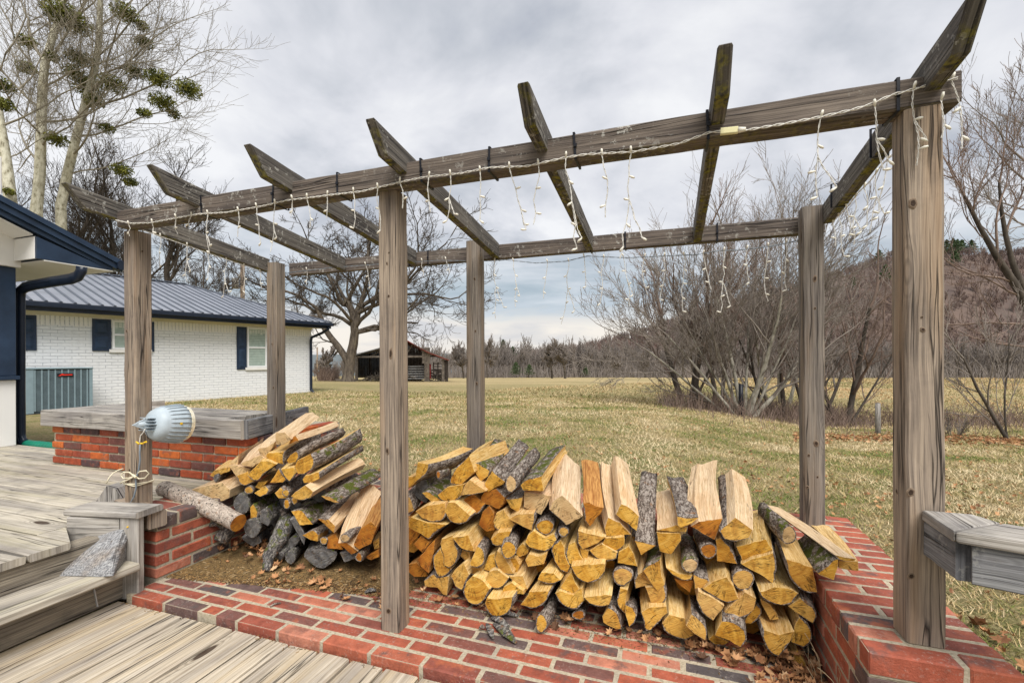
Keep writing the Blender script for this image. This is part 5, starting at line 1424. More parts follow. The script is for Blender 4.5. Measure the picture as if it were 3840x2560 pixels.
def make_log(idx, line):
    tile, outl, barks, kind, opts = [q.strip() for q in line.split('|')]
    rnd = random.Random(idx * 7919 + 13)
    opt = {}; flags = set()
    for o in opts.split():
        if '=' in o: k_, v_ = o.split('=', 1); opt[k_] = v_
        else: flags.add(o)
    dpro = float(opt.get('d', 0.04)) + rnd.uniform(-0.008, 0.008)
    ox, oy, kk = TILES[tile]
    rnd_log = outl.startswith('o:')
    if rnd_log:
        cx, cy, rx, ry = map(float, outl[2:].split(','))
        n = 18; P2 = []
        ph = rnd.uniform(0, 6)
        for i in range(n):
            a = 2 * math.pi * i / n; w = 1 + 0.05 * math.sin(3 * a + ph) + rnd.uniform(-.02, .02)
            P2.append((cx + rx * w * math.cos(a), cy + ry * w * math.sin(a)))
        bark = [True] * n
    else:
        P2 = [tuple(map(float, q.split(','))) for q in outl.split()]
        n = len(P2); bark = [False] * n
        if barks not in ('none',):
            i, j = map(int, barks.split('-'))
            for e in range(i, j): bark[e % n] = True
    cx = sum(p[0] for p in P2) / n; cy = sum(p[1] for p in P2) / n
    C0 = pile_point(tile, cx, cy, dpro)
    # direction of the log
    L = float(opt.get('L', 0.41)) * rnd.uniform(0.96, 1.04)
    if 'k' in opt:
        kx, ky = map(float, opt['k'].split(','))
        r = rayS(ox + kx / kk, oy + ky / kk)
        oc = CAM - C0; A_, B_, C_ = r.dot(r), 2 * oc.dot(r), oc.dot(oc) - L * L
        disc = B_ * B_ - 4 * A_ * C_
        tt = (-B_ + math.sqrt(disc)) / (2 * A_) if disc > 0 else -B_ / (2 * A_)
        D = (CAM + r * tt - C0).normalized()
    else:
        D = Vector((rnd.uniform(-.07, .07), 1, 0.05 + rnd.uniform(-.05, .06))).normalized()
    if D.y < 0.35: D = Vector((D.x, 0.35, D.z)).normalized()
    D.z = min(D.z, 0.42); D.normalize()
    # cut plane, roughly square to the log but turned towards the picture plane
    N = (Vector((0, 1, 0)) * 0.75 + D * 0.25).normalized()
    N = (N + Vector((rnd.uniform(-.08, .08), 0, rnd.uniform(-.06, .10)))).normalized()
    pts = []
    for (x, y) in P2:
        r = rayS(ox + x / kk, oy + y / kk)
        pts.append(CAM + r * ((C0 - CAM).dot(N) / r.dot(N)))
    # resample the outline finely; bark edges rounded and lumpy, split edges nearly straight
    out = []; fl = []
    for i in range(n):
        p1, p2 = pts[i], pts[(i + 1) % n]; L12 = (p2 - p1).length
        if rnd_log: out.append(p1 + (p1 - C0) * rnd.uniform(-.02, .02)); fl.append(True); continue
        m = max(1, int(L12 / 0.016))
        p0 = pts[i - 1] if bark[i - 1] == bark[i] and bark[i] else p1 * 2 - p2
        p3 = pts[(i + 2) % n] if bark[(i + 1) % n] and bark[i] else p2 * 2 - p1
        for q in range(m):
            s = q / m
            v = catmull(p0, p1, p2, p3, s) if bark[i] else p1.lerp(p2, s)
            if q: v = v + Vector((rnd.uniform(-1, 1), 0, rnd.uniform(-1, 1))) * (0.0018 if bark[i] else 0.0018)
            out.append(v); fl.append(bark[i])
    n = len(out)
    # pith = a point opposite the bark
    ctr = sum(out, Vector()) / n
    if rnd_log: pith = ctr + Vector((rnd.uniform(-.003, .003), 0, rnd.uniform(-.003, .003)))
    elif any(fl):
        bm_ = sum((p for p, b_ in zip(out, fl) if b_), Vector()) / sum(fl)
        pith = max((p for p in pts), key=lambda p: (p - bm_).length)
    else:
        pith = ctr + Vector((rnd.choice((-1, 1)) * 0.06, 0, 0.05))
    # local frame: y along the log
    yv = D; xv = yv.cross(Vector((0, 0, 1))).normalized(); zv = xv.cross(yv).normalized()
    M = Matrix((xv, yv, zv)).transposed().to_4x4(); M.translation = pith
    Mi = M.inverted()
    loc = [Mi @ p for p in out]
    mb = MB(); rings = 9; taper = rnd.uniform(0.90, 1.04); bend = Vector((rnd.uniform(-.012, .012), 0, rnd.uniform(-.010, .012)))
    lc = Mi @ ctr; sd = idx * 3.7
    prevs = []
    for k in range(rings + 1):
        s = k / rings; sc_ = 1 + (taper - 1) * s
        for i, p in enumerate(loc):
            v = lc + (p - lc) * sc_; v = Vector((v.x, p.y + L * s, v.z)) + bend * math.sin(s * math.pi)
            rad = Vector((p.x - lc.x, 0, p.z - lc.z)); rl = rad.length or 1
            if fl[i] and fl[i - 1]:
                nz = mnoise.noise(Vector((v.x * 60, v.y * 18 + sd, v.z * 60))) * 0.0035 + mnoise.noise(Vector((v.x * 18, v.y * 7 + sd, v.z * 18))) * 0.004
                if k == 0: nz *= 0.3
            else:
                nz = (mnoise.noise(Vector((v.x * 35, v.y * 3.0 + sd, v.z * 35))) * 0.006 + mnoise.noise(Vector((v.x * 9, v.y * 3 + sd, v.z * 9))) * 0.006) * min(1, s * 4)
            v += rad / rl * nz
            if k == rings: v.y += mnoise.noise(Vector((v.x * 30, sd, v.z * 30))) * 0.02
            mb.v.append(v)
    ty = {'y': (0, 0, 0), 'o': (1, 0, 0), 'p': (0, 1, 0), 'g': (0, 0, 1)}[kind]
    if kind == 'y': ty = (max(0, rnd.gauss(0.02, 0.12)), max(0, rnd.gauss(0.05, 0.15)), 0)
    tys = ty
    if 'pl' in flags: tys = (ty[0] * .4, 0.85, 0)
    for k in range(rings):
        for i in range(n):
            j = (i + 1) % n
            mb.face((k * n + i, k * n + j, (k + 1) * n + j, (k + 1) * n + i), None, 2 if fl[i] else 1, tys, fl[i])
    # the cut end: a thin rim of bark, then the wood face; split edges only slightly worn
    b1 = len(mb.v)
    for i in range(n):
        v = mb.v[i]; c_ = Vector((lc.x - v.x, 0, lc.z - v.z)); ins = (0.0045 if (fl[i] and fl[i - 1]) else 0.0016) * rnd.uniform(.7, 1.3)
        mb.v.append(v + c_.normalized() * min(ins, c_.length * .3) + Vector((0, rnd.uniform(-.0022, -.0004), 0)))
    for i in range(n):
        j = (i + 1) % n; mb.face((j, i, b1 + i, b1 + j), None, 2 if fl[i] else 1, tys)
    mb.face([b1 + i for i in range(n - 1, -1, -1)], None, 0, ty); mb.face([rings * n + i for i in range(n)], None, 0, ty)
    moss = float(opt.get('m', 0))
    bm2 = BARKG if kind == 'g' else (BARKM if moss > 0 else BARK)
    o = mb.build('firewood_log', [LEND, LSPL, bm2]); o.matrix_world = M
    bmf = bmesh.new(); bmf.from_mesh(o.data); bmesh.ops.recalc_face_normals(bmf, faces=bmf.faces); bmf.to_mesh(o.data); bmf.free()
    w = max(p[0] for p in P2) - min(p[0] for p in P2); h = max(p[1] for p in P2) - min(p[1] for p in P2)
    LOGREC.append(dict(o=o, c=C0, w=w / kk, h=h / kk, kind=kind, rnd=rnd_log, bark=any(fl), n=len(P2), moss=moss > 0, left=tile in 'GH', top='k' in opt, pl='pl' in flags))
for i, ln in enumerate([l for l in LOGS.strip().splitlines() if l.strip()]):
    make_log(i, ln)

# labels: look first, then the place in its heap
def log_labels():
    for left in (True, False):
        rec = [r for r in LOGREC if r['left'] == left]
        rec.sort(key=lambda r: -r['c'].z)
        nrow = 7 if not left else 6
        zs_ = sorted(r['c'].z for r in rec)
        rowname = ['bottom row', 'second row up', 'third row up', 'fourth row up', 'fifth row up', 'sixth row up', 'top row'] if not left else ['bottom row', 'second row up', 'third row up', 'fourth row up', 'fifth row up', 'top row']
        rows = [[] for _ in range(nrow)]
        for r in rec: 
            i = sum(1 for z in zs_ if z < r['c'].z); rows[min(nrow - 1, int(i * nrow / len(rec)))].append(r)
        for ri, row in enumerate(rows):
            row.sort(key=lambda r: -r['c'].x if left else r['c'].x)
            for k, r in enumerate(row):
                size = 'large' if max(r['w'], r['h']) > 75 else ('small' if max(r['w'], r['h']) < 45 else 'medium')
                kc = {'y': 'yellow', 'o': 'orange brown', 'p': 'pale tan', 'g': 'weathered grey'}[r['kind']]
                shp = 'round log' if r['rnd'] else ('split log' if r['bark'] else 'split wedge')
                ms = 'mossy ' if r['moss'] else ''
                ordn = ['first', 'second', 'third', 'fourth', 'fifth', 'sixth', 'seventh', 'eighth', 'ninth', 'tenth', 'eleventh', 'twelfth', 'thirteenth', 'fourteenth', 'fifteenth', 'sixteenth', 'seventeenth', 'eighteenth', 'nineteenth', 'twentieth'][k]
                where = 'left heap' if left else 'right heap'
                tag(r['o'], f"{size} {ms}{kc} {shp}, {where}, {rowname[ri]}, {ordn} from middle post", 'firewood log', 'stacked firewood')
log_labels()

# special pieces, placed by their two ends
def stick(name, label, pts, rad, m, col=(0, 0, 1), k=12, cat='firewood log', group='stacked firewood', lump=0.12):
    pts = [Vector(p) for p in pts]
    dn = []
    for a, b, ra, rb in zip(pts[:-1], pts[1:], rad[:-1], rad[1:]):
        m_ = max(2, int((b - a).length / 0.02))
        for i in range(m_): dn.append((a.lerp(b, i / m_), ra + (rb - ra) * i / m_))
    dn.append((pts[-1], rad[-1]))
    c = pts[0].copy(); mb = MB()
    D = (pts[-1] - pts[0]).normalized(); xv = D.cross(Vector((0, 0, 1))).normalized(); zv = xv.cross(D)
    M = Matrix((xv, D, zv)).transposed().to_4x4(); M.translation = c; Mi = M.inverted()
    lp_ = [(Mi @ p, r) for p, r in dn]; b0 = 0; n = len(lp_)
    for i, (p, r) in enumerate(lp_):
        for j in range(k):
            a = 2 * math.pi * j / k
            q = p + Vector((math.cos(a), 0, math.sin(a))) * r
            f_ = 1 + lump * mnoise.noise(q * 30 + Vector((7, 3, 1))) + lump * 0.6 * mnoise.noise(q * 80)
            mb.v.append(p + Vector((math.cos(a), 0, math.sin(a))) * r * f_)
    for i in range(n - 1):
        for j in range(k):
            mb.face((i * k + j, i * k + (j + 1) % k, (i + 1) * k + (j + 1) % k, (i + 1) * k + j), None, 1, col, True)
    mb.face(list(range(k - 1, -1, -1)), None, 0, col); mb.face([(n - 1) * k + j for j in range(k)], None, 0, col)
    o = mb.build(name, [LEND, m]); o.matrix_world = M
    tag(o, label, cat, group); return o
U2 = lambda x, y, Y: at_ax((x, y), 1, Y)
stick('firewood_log', 'long pale log with black mottled bark leaning down off the left wall coping', [U2(548, 1200, 0.36), U2(470, 1160, 0.37), U2(376, 1120, 0.40)], [0.043, 0.046, 0.042], BARKP, (1, 0, 0), k=14, lump=0.08)
o = stick('firewood_log', 'gnarled grey branch stump standing under the mottled log by the left wall', [U2(505, 1243, 0.44), U2(528, 1215, 0.46), U2(560, 1170, 0.55)], [0.040, 0.034, 0.038], BARKG, k=14, lump=0.25)
mb = MB(); tube(mb, [U2(524, 1215, .45), U2(500, 1200, .42), U2(475, 1208, .40)], [0.024, 0.018, 0.007], 8)
Mi = o.matrix_world.inverted()
for i in range(len(mb.v)): mb.v[i] = Mi @ mb.v[i]
s_ = mb.build('branch_stub', [BARKG]); s_.parent = o
stick('firewood_log', 'knotty grey crooked log pointing down onto the bricks at the foot of the left heap', [U2(612, 1312, 0.36), U2(616, 1280, 0.40), U2(640, 1240, 0.44), U2(665, 1190, 0.56)], [0.018, 0.030, 0.040, 0.045], BARKG, k=14, lump=0.30)
stick('firewood_log', 'grey green lichened log behind the knotty crooked log at the foot of the left heap', [U2(638, 1275, 0.44), U2(700, 1225, 0.60)], [0.030, 0.033], BARKG, k=12, lump=0.15)
# filler rounds deep inside the heaps so that no daylight shows between the faces
ORD = ['first', 'second', 'third', 'fourth', 'fifth', 'sixth', 'seventh', 'eighth', 'ninth', 'tenth', 'eleventh', 'twelfth', 'thirteenth', 'fourteenth', 'fifteenth', 'sixteenth', 'seventeenth']
for i in range(26):
    left = i < 9
    if left: x = -0.25 + i * 0.075; y0 = 0.60; z = 0.06 + 0.05 * (i % 3) + max(0, 0.06 * (4 - abs(i - 4)))
    else: x = 0.62 + (i - 9) * 0.105; y0 = 0.55; z = 0.06 + 0.11 * (i % 3)
    col = (0, 0, 1) if left else (0.6, 0, 0)
    stick('firewood_log', f"dark log deep inside the {'left' if left else 'right'} heap, {ORD[i if left else i - 9]} of its hidden layer from the left", [(x, y0, z), (x + random.uniform(-.03, .03), y0 + 0.28, z + random.uniform(0, .02))], [0.05, 0.05], BARK, col, k=10, group='logs deep inside the left heap' if left else 'logs deep inside the right heap')

# loose bark, twigs, leaves
def bark_chip(P, L, w, ang, label, m=BARKG, name='bark_chip'):
    mb = MB(); n = 8; rows = []
    for i in range(n + 1):
        s = i / n; ww = w * math.sin(math.pi * min(0.97, max(0.06, s))) ** 0.6
        for j in range(5):
            q = (j / 4 - .5)
            mb.v.append(Vector((s * L, q * ww + random.uniform(-1, 1) * w * .06, 0.006 + (0.25 - q * q) * ww * 0.9 + random.uniform(0, .002) + 0.008 * math.sin(s * 3))))
    m0 = len(mb.v)
    for v in list(mb.v): mb.v.append(v - Vector((0, 0, 0.004)))
    for i in range(n):
        for j in range(4):
            a = i * 5 + j; mb.face((a, a + 5, a + 6, a + 1), None, 0, (0, 0, 1)); mb.face((a + m0, a + 1 + m0, a + 6 + m0, a + 5 + m0), None, 0, (0, 0, 1))
    ring_ = [j for j in range(5)] + [i * 5 + 4 for i in range(1, n + 1)] + [n * 5 + j for j in range(3, -1, -1)] + [i * 5 for i in range(n - 1, 0, -1)]
    for a, b in zip(ring_, ring_[1:] + ring_[:1]): mb.face((a, b, b + m0, a + m0), None, 0, (0, 0, 1))
    o = mb.build(name, [m]); o.location = P; o.rotation_euler = (random.uniform(-.1, .1), 0, ang)
    return tag(o, label, 'bark piece', 'loose bark pieces on the brick patio')
g = lambda x, y: at_ax((x, y), 2, 0.004)
bark_chip(g(1118, 1435), 0.10, 0.026, -0.95, 'curved grey bark strip, left of the loose bark trio on the bricks')
bark_chip(g(1135, 1435), 0.15, 0.036, -0.62, 'largest grey bark slab in the loose trio on the bricks')
bark_chip(g(1130, 1420), 0.10, 0.030, -0.45, 'rear bark piece of the loose trio on the bricks')
bark_chip(g(1150, 1412), 0.075, 0.022, 0.1, 'flat grey bark flake just below the log heap')
bark_chip(g(838, 1362), 0.05, 0.030, 0.6, 'pale grey bark chip left of the middle post')
bark_chip(g(1100, 1446), 0.025, 0.022, 0.4, 'tiny brown bark crumb left of the loose bark trio', BARK)
mb = MB(); tube(mb, dense([g(1014, 1382), g(1030, 1380) + Vector((0, 0, .006)), g(1046, 1376)], .01)[:], 0.0035, 6)
mb = MB(); tube(mb, [g(620, 1392), g(630, 1388) + Vector((0, 0, .004)), g(645, 1384)], [0.003, 0.004, 0.0035], 6)
tag(mb.build('twig', BARK), 'small dry twig lying on the dark brick of the patio', 'twig')

def leaves(name, pts, size, label=None, curl=0.5, kind='stuff'):
    """curled fallen leaves as small bent lobed blades"""
    mb = MB()
    for P in pts:
        P = Vector(P); s = size * random.uniform(0.6, 1.3); a = random.uniform(0, 6.28)
        R_ = Matrix.Rotation(a, 3, 'Z') @ Matrix.Rotation(random.gauss(0, .45), 3, 'X') @ Matrix.Rotation(random.gauss(0, .35), 3, 'Y')
        cu = random.uniform(0.1, 1.0) * curl; c = (max(0, min(1, random.gauss(.5, .25))), 0, 0)
        out = [(-1, 0), (-.55, .35), (-.6, .75), (-.1, .5), (.15, .9), (.4, .42), (.95, .35), (.7, 0)]
        pr = out + [(x, -y) for x, y in out[-2:0:-1]]
        b = len(mb.v)
        mb.v.append(P + R_ @ Vector((0, 0, 0.0)) )
        for (x, y) in pr:
            x *= random.uniform(.85, 1.1); y *= random.uniform(.8, 1.1)
            mb.v.append(P + R_ @ (Vector((x * .6, y * .6, cu * (x * x * .35 + y * y * .6) + random.uniform(-.05, .05))) * s) + Vector((0, 0, s * .12)))
        m = len(pr)
        for i in range(m): mb.face((b, b + 1 + i, b + 1 + (i + 1) % m), None, 0, c)
    o = mb.build(name, [LEAF]); tag(o, label, None, None, kind); return o
pts = []
for _ in range(150):      # drift in the right-hand corner
    s = random.random() ** 1.3; x = 2.385 - abs(random.gauss(0, .10)); y = 0.18 + random.random() * 0.26
    pts.append((min(x, 2.375), y, random.uniform(0.0, 0.05) * (1 - s) + 0.004))
for _ in range(34): pts.append((random.uniform(1.9, 2.36), 0.36 + random.uniform(-.03, .05), random.uniform(0.003, .02)))
for _ in range(60): pts.append((random.uniform(0.8, 2.3), 0.42 + random.uniform(-.06, .05), random.uniform(0.002, .03)))
for _ in range(90): pts.append((random.uniform(-0.41, -0.05), 0.52 + random.gauss(0, .07), random.uniform(0.002, .05)))
for _ in range(45): pts.append((random.uniform(0.0, 0.78), 0.36 + random.gauss(0, .05), random.uniform(0.002, .02)))
leaves('fallen_leaves', pts, 0.032, curl=1.3)
for (x, y, z, s, lab) in ((1008, 1382, 0.0, .045, 'curled tan leaf at the left end of the right heap by the middle post'), (1298, 1418, 0, .04, 'curled tan leaf beside the stick at the heap foot'), (1375, 1405, 0, .045, 'twisted upright leaf between two bottom logs of the right heap'), (750, 1298, 0, .045, 'big orange curled leaf at the foot of the left heap')):
    P = g(x, y); o = leaves('curled_leaf', [P], s, lab, 1.6, None); tag(o, lab, 'leaf', 'single curled leaves by the woodpile')
# fine bark mulch and crumbs
mb = MB()
def crumb(P, s, m=0):
    b = len(mb.v); a = random.uniform(0, 3.14); d = Vector((math.cos(a), math.sin(a), random.uniform(-.15, .15))) * s * random.uniform(1, 4); w = Vector((-math.sin(a), math.cos(a), 0)) * s * 0.5
    h = Vector((0, 0, s * 0.5))
    mb.v += [P - d - w, P + d - w, P + d + w, P - d + w, P + h - w * .5, P + h + w * .5]
    c = (random.random() ** 1.4, 0, 0)
    mb.face((b, b + 1, b + 4), None, 0, c); mb.face((b + 1, b + 2, b + 5, b + 4), None, 0, c); mb.face((b + 2, b + 3, b + 5), None, 0, c); mb.face((b + 3, b, b + 4, b + 5), None, 0, c)
for _ in range(14000):
    x = random.uniform(-0.415, 0.80); t_ = (x + 0.42) / 1.2
    lo = 0.165 + 0.20 * t_; y = lo + abs(random.gauss(0, 0.14))
    if y < 0.80: crumb(Vector((x, y, 0.001)), random.choice((.0012, .002, .003, .0045)) * random.uniform(.6, 1.2))
for _ in range(2600):
    x = random.uniform(0.8, 2.39); y = 0.42 + random.gauss(0, 0.05)
    crumb(Vector((x, y, 0.001)), random.uniform(0.0009, 0.0025))
for _ in range(500):
    x = random.uniform(-0.42, 2.3); crumb(Vector((x, -0.016 + random.gauss(0, .008), -0.03)), random.uniform(0.001, 0.0025))
for _ in range(900):
    crumb(Vector((2.385 - abs(random.gauss(0, .05)), random.uniform(0.05, .45), 0.001)), random.uniform(0.001, 0.003))
tag(mb.build('bark_mulch', [leaf_mat('mulch', [(0, (0.035, 0.022, 0.012)), (0.4, (0.14, 0.080, 0.030)), (0.75, (0.30, 0.18, 0.065)), (1, (0.40, 0.30, 0.17))])]), kind='stuff')
mb = MB()   # soil film under the mulch
pts = [(-0.418, 0.175), (-0.2, 0.22), (0.1, 0.30), (0.3, 0.36), (0.55, 0.41), (0.8, 0.45), (0.86, 0.55), (0.86, 0.85), (-0.418, 0.85)]
ed = []
for a, b in zip(pts, pts[1:] + pts[:1]):
    for q in range(8):
        x = a[0] + (b[0] - a[0]) * q / 8; y = a[1] + (b[1] - a[1]) * q / 8
        ed.append((x, y + (mnoise.noise(Vector((x * 12, y * 12, 0))) * 0.03 if y < .8 and abs(x + .418) > .01 and x < .85 else 0), 0.0022))
mb.v += [Vector(e) for e in ed]; mb.face(list(range(len(ed))))
def f(t, b):
    ob = t.add('ShaderNodeTexCoord').outputs['Object']; n = t.noise(ob, 130, 5, 0.7)
    t.put(b.inputs['Base Color'], t.ramp(n, [(0.3, (0.05, 0.032, 0.018)), (0.5, (0.17, 0.11, 0.045)), (0.7, (0.28, 0.19, 0.08))])); b.inputs['Roughness'].default_value = 1.0
    bump(t, b, n, 1.0, 0.006)
tag(mb.build('soil_layer', [mat('crumbly soil', f)]), kind='stuff')
# dry vine stems against the right wall
mb = MB()
for _ in range(16):
    x = 2.385 - random.random() * 0.03; y = random.uniform(0.10, 0.40); P = Vector((x, y, 0.005)); pts = [P]
    d = Vector((random.uniform(-.3, .05), random.uniform(-.6, .6), 1)).normalized()
    for _k in range(random.randint(4, 9)):
        P = P + d * 0.022; d = (d + Vector((random.uniform(-.3, .25), random.uniform(-.4, .4), random.uniform(-.35, .1)))).normalized()
        P.x = min(P.x, 2.389); P.z = max(P.z, .004); pts.append(P)
    tube(mb, pts, 0.0009, 4, cap=False)
tag(mb.build('dry_vine', [plain('dry straw stem', (0.45, 0.36, 0.22), 0.8, var=.3, sc=30)]), 'tangle of thin dry vine stems in the corner against the right brick wall', 'dry vine')
# ------------------------------------------------------------------ trees
def tubes_np(lines, kfun):
    """many tapering polylines -> one vertex/face array pair. lines: (pts[n,3], rad[n])"""
    groups = {}
    for P, r in lines:
        groups.setdefault((len(P), kfun(r[0])), []).append((P, r))
    V, Fq, base = [], [], 0
    for (n, k), L in groups.items():
        P = np.array([l[0] for l in L]); r = np.array([l[1] for l in L])
        T = np.empty_like(P); T[:, 1:-1] = P[:, 2:] - P[:, :-2]; T[:, 0] = P[:, 1] - P[:, 0]; T[:, -1] = P[:, -1] - P[:, -2]
        T /= np.linalg.norm(T, axis=2, keepdims=True) + 1e-9
        ref = np.tile(np.array([0.31, 0.17, 0.93]), (len(L), n, 1)); flat = np.abs((T * ref).sum(2)) > 0.95; ref[flat] = (1, 0, 0)
        x = np.cross(T, ref); x /= np.linalg.norm(x, axis=2, keepdims=True) + 1e-9; y = np.cross(x, T)
        a = np.arange(k) * 2 * np.pi / k
        ring = P[:, :, None, :] + (x[:, :, None, :] * np.cos(a)[None, None, :, None] + y[:, :, None, :] * np.sin(a)[None, None, :, None]) * r[:, :, None, None]
        V.append(ring.reshape(-1, 3))
        i = np.arange(len(L))[:, None, None] * (n * k); s = np.arange(n - 1)[None, :, None] * k; j = np.arange(k)[None, None, :]; j2 = (j + 1) % k
        q = np.stack([i + s + j + 0 * i, i + s + j2, i + s + k + j2, i + s + k + j], -1).reshape(-1, 4) + base
        Fq.append(q); base += len(L) * n * k
    return np.concatenate(V), np.concatenate(Fq)
def np_mesh(name, V, Q, m, smooth=True, nv=4):
    me = bpy.data.meshes.new(name)
    me.vertices.add(len(V)); me.vertices.foreach_set('co', np.asarray(V, dtype=np.float32).ravel())
    me.loops.add(len(Q) * nv); me.loops.foreach_set('vertex_index', np.asarray(Q, dtype=np.int32).ravel())
    me.polygons.add(len(Q)); me.polygons.foreach_set('loop_start', np.arange(len(Q), dtype=np.int32) * nv)
    me.polygons.foreach_set('use_smooth', np.full(len(Q), smooth))
    for mm in (m if isinstance(m, list) else [m]): me.materials.append(mm)
    me.update(); me.validate()
    return me
def np_obj(name, V, Q, m, parent=None, smooth=True, nv=4):
    o = bpy.data.objects.new(name, np_mesh(name, V, Q, m, smooth, nv)); COL.objects.link(o)
    if parent: o.parent = parent
    return o

class Tree:
    """recursive winter tree; all coordinates relative to its base"""
    def __init__(s, seed, maxlev=5, minr=0.004, gnarl=0.18, upward=0.15, ratio=0.62, nchild=(3, 5), ang=(30, 65), seglen=None, droop=0.0, tw=1.0):
        s.r = np.random.default_rng(seed); s.lines = {}; s.maxlev = maxlev; s.minr = minr; s.gnarl = gnarl; s.up = upward; s.ratio = ratio; s.nc = nchild; s.ang = ang; s.droop = droop; s.tw = tw
        s.tips = []
    def perp(s, d):
        v = s.r.normal(size=3); v -= d * v.dot(d); return v / (np.linalg.norm(v) + 1e-9)
    def limb(s, p, d, L, r0, lev, r1=None, start_children=0.25):
        r = s.r; n = 7 if lev <= 1 else (5 if lev <= 3 else 4)
        d = np.array(d, float); d /= np.linalg.norm(d); P = [np.array(p, float)]; dirs = [d.copy()]
        for i in range(n - 1):
            d = d + r.normal(size=3) * s.gnarl * (0.6 if lev == 0 else 1.0) + np.array([0, 0, s.up * (0.5 if lev == 0 else 1.0) - s.droop * lev * 0.05])
            d /= np.linalg.norm(d); dirs.append(d.copy()); P.append(P[-1] + d * L / (n - 1))
        P = np.array(P); rr = np.linspace(r0, (r0 * 0.45 if r1 is None else r1), n); rr = np.maximum(rr, s.minr)
        s.lines.setdefault(min(lev, 9), []).append((P, rr)); 
        if lev >= s.maxlev: s.tips.append(P[-1]); return P, rr, dirs
        nc = r.integers(s.nc[0], s.nc[1] + 1) + (2 if lev == 0 else 0) + (1 if lev >= 3 else 0)
        for c in range(nc):
            q = start_children + (1 - start_children) * (c + r.random() * 0.8) / nc
            q = min(q, 0.999); i = int(q * (n - 1)); f_ = q * (n - 1) - i
            pos = P[i] * (1 - f_) + P[min(i + 1, n - 1)] * f_; dd = dirs[min(i + 1, n - 1)]
            an = math.radians(r.uniform(*s.ang)); pv = s.perp(dd); nd = dd * math.cos(an) + pv * math.sin(an)
            cr = rr[i] * r.uniform(0.45, 0.68)
            s.limb(pos, nd, L * s.ratio * r.uniform(0.7, 1.15) * (1.0 - 0.25 * q), cr, lev + 1)
        s.limb(P[-1], dirs[-1] + s.perp(dirs[-1]) * 0.25, L * s.ratio * r.uniform(.8, 1.1), rr[-1], lev + 1)
        return P, rr, dirs
    def mesh(s, levs, kf=None):
        L = [l for lv in levs for l in s.lines.get(lv, [])]
        kf = kf or (lambda r: 9 if r > 0.08 else (6 if r > 0.03 else (4 if r > 0.012 else 3)))
        return tubes_np(L, kf) if L else None
def place_tree(T, name, loc, label, m_trunk, m_twig, trunk_levs=(0, 1), group=None, cat='tree', kf=None):
    e = empty(name, Vector(loc), label, cat, group)
    V, Q = T.mesh(trunk_levs, kf); np_obj('trunk', V, Q, m_trunk, e)
    rest = [l for l in range(0, 10) if l not in trunk_levs and l in T.lines]
    mm = T.mesh(rest, kf)
    if mm: np_obj('crown', mm[0], mm[1], m_twig, e)
    return e
def cdir(vx, vd, vz):
    """direction given in camera terms: right, away, up"""
    return np.array([vx * math.cos(YAW) - vd * math.sin(YAW), vx * math.sin(YAW) + vd * math.cos(YAW), vz])
def rel(px, py, d, base):
    P = CAM + ray((px, py)) * d - base; return np.array(P)

# mistletoe: balls of small paired leaves
def mistletoe(parent, c, rad, seed, n=230):
    r = np.random.default_rng(seed)
    v = r.normal(size=(n, 3)); v /= np.linalg.norm(v, axis=1, keepdims=True); v *= (r.random((n, 1)) ** 0.5) * rad * np.array([1.15, 1.15, 0.75])
    ctr = np.array(c) + v
    u = r.normal(size=(n, 3)); u /= np.linalg.norm(u, axis=1, keepdims=True); w = np.cross(u, r.normal(size=(n, 3))); w /= np.linalg.norm(w, axis=1, keepdims=True) + 1e-9
    a, b = 0.085, 0.032
    V = np.stack([ctr - u * a, ctr + w * b, ctr + u * a, ctr - w * b], 1).reshape(-1, 3); Q = np.arange(n * 4).reshape(-1, 4)
    # the stems carrying the leaves
    L = [(np.array([np.array(c), np.array(c) + (x - np.array(c)) * .6 + r.normal(size=3) * .02, x]), np.array([.012, .008, .004])) for x in ctr[::4]]
    V2, Q2 = tubes_np(L, lambda r_: 3); V = np.concatenate([V, V2]); Q = np.concatenate([Q, Q2 + n * 4])
    np_obj('mistletoe_clump', V, Q, MISTL, parent, False)

def sycamore(seed, d, base_px, path_px, r0, limbs, label, clumps, rtop=0.10):
    """trunk follows the line seen in the picture at one depth"""
    base = at_ground(base_px, d); T = Tree(seed, maxlev=4, minr=0.0075, gnarl=0.13, upward=0.10, ratio=0.64, nchild=(4, 6), ang=(25, 60))
    P = [np.zeros(3)] + [rel(x, y, d + dd, base) for (x, y, dd) in path_px]
    rr = np.linspace(r0, rtop, len(P))
    T.lines[0] = [(np.array(P), rr)]
    for (i, vx, vd, vz, L, r) in limbs:
        r *= 0.62
        fi = i; i0 = int(fi); f_ = fi - i0; pos = P[i0] * (1 - f_) + P[min(i0 + 1, len(P) - 1)] * f_
        T.limb(pos, cdir(vx, vd, vz), L, r, 1, start_children=0.2)
    e = place_tree(T, 'sycamore_tree', base, label, TB_SYC, TB_STWIG, (0,))
    for k, (x, y, sz) in enumerate(clumps):
        mistletoe(e, rel(x, y, d + ((k * 37) % 7 - 3) * 0.35, base), sz * d / 1041, seed * 50 + k, int(90 + sz * sz * 0.9))
    return e
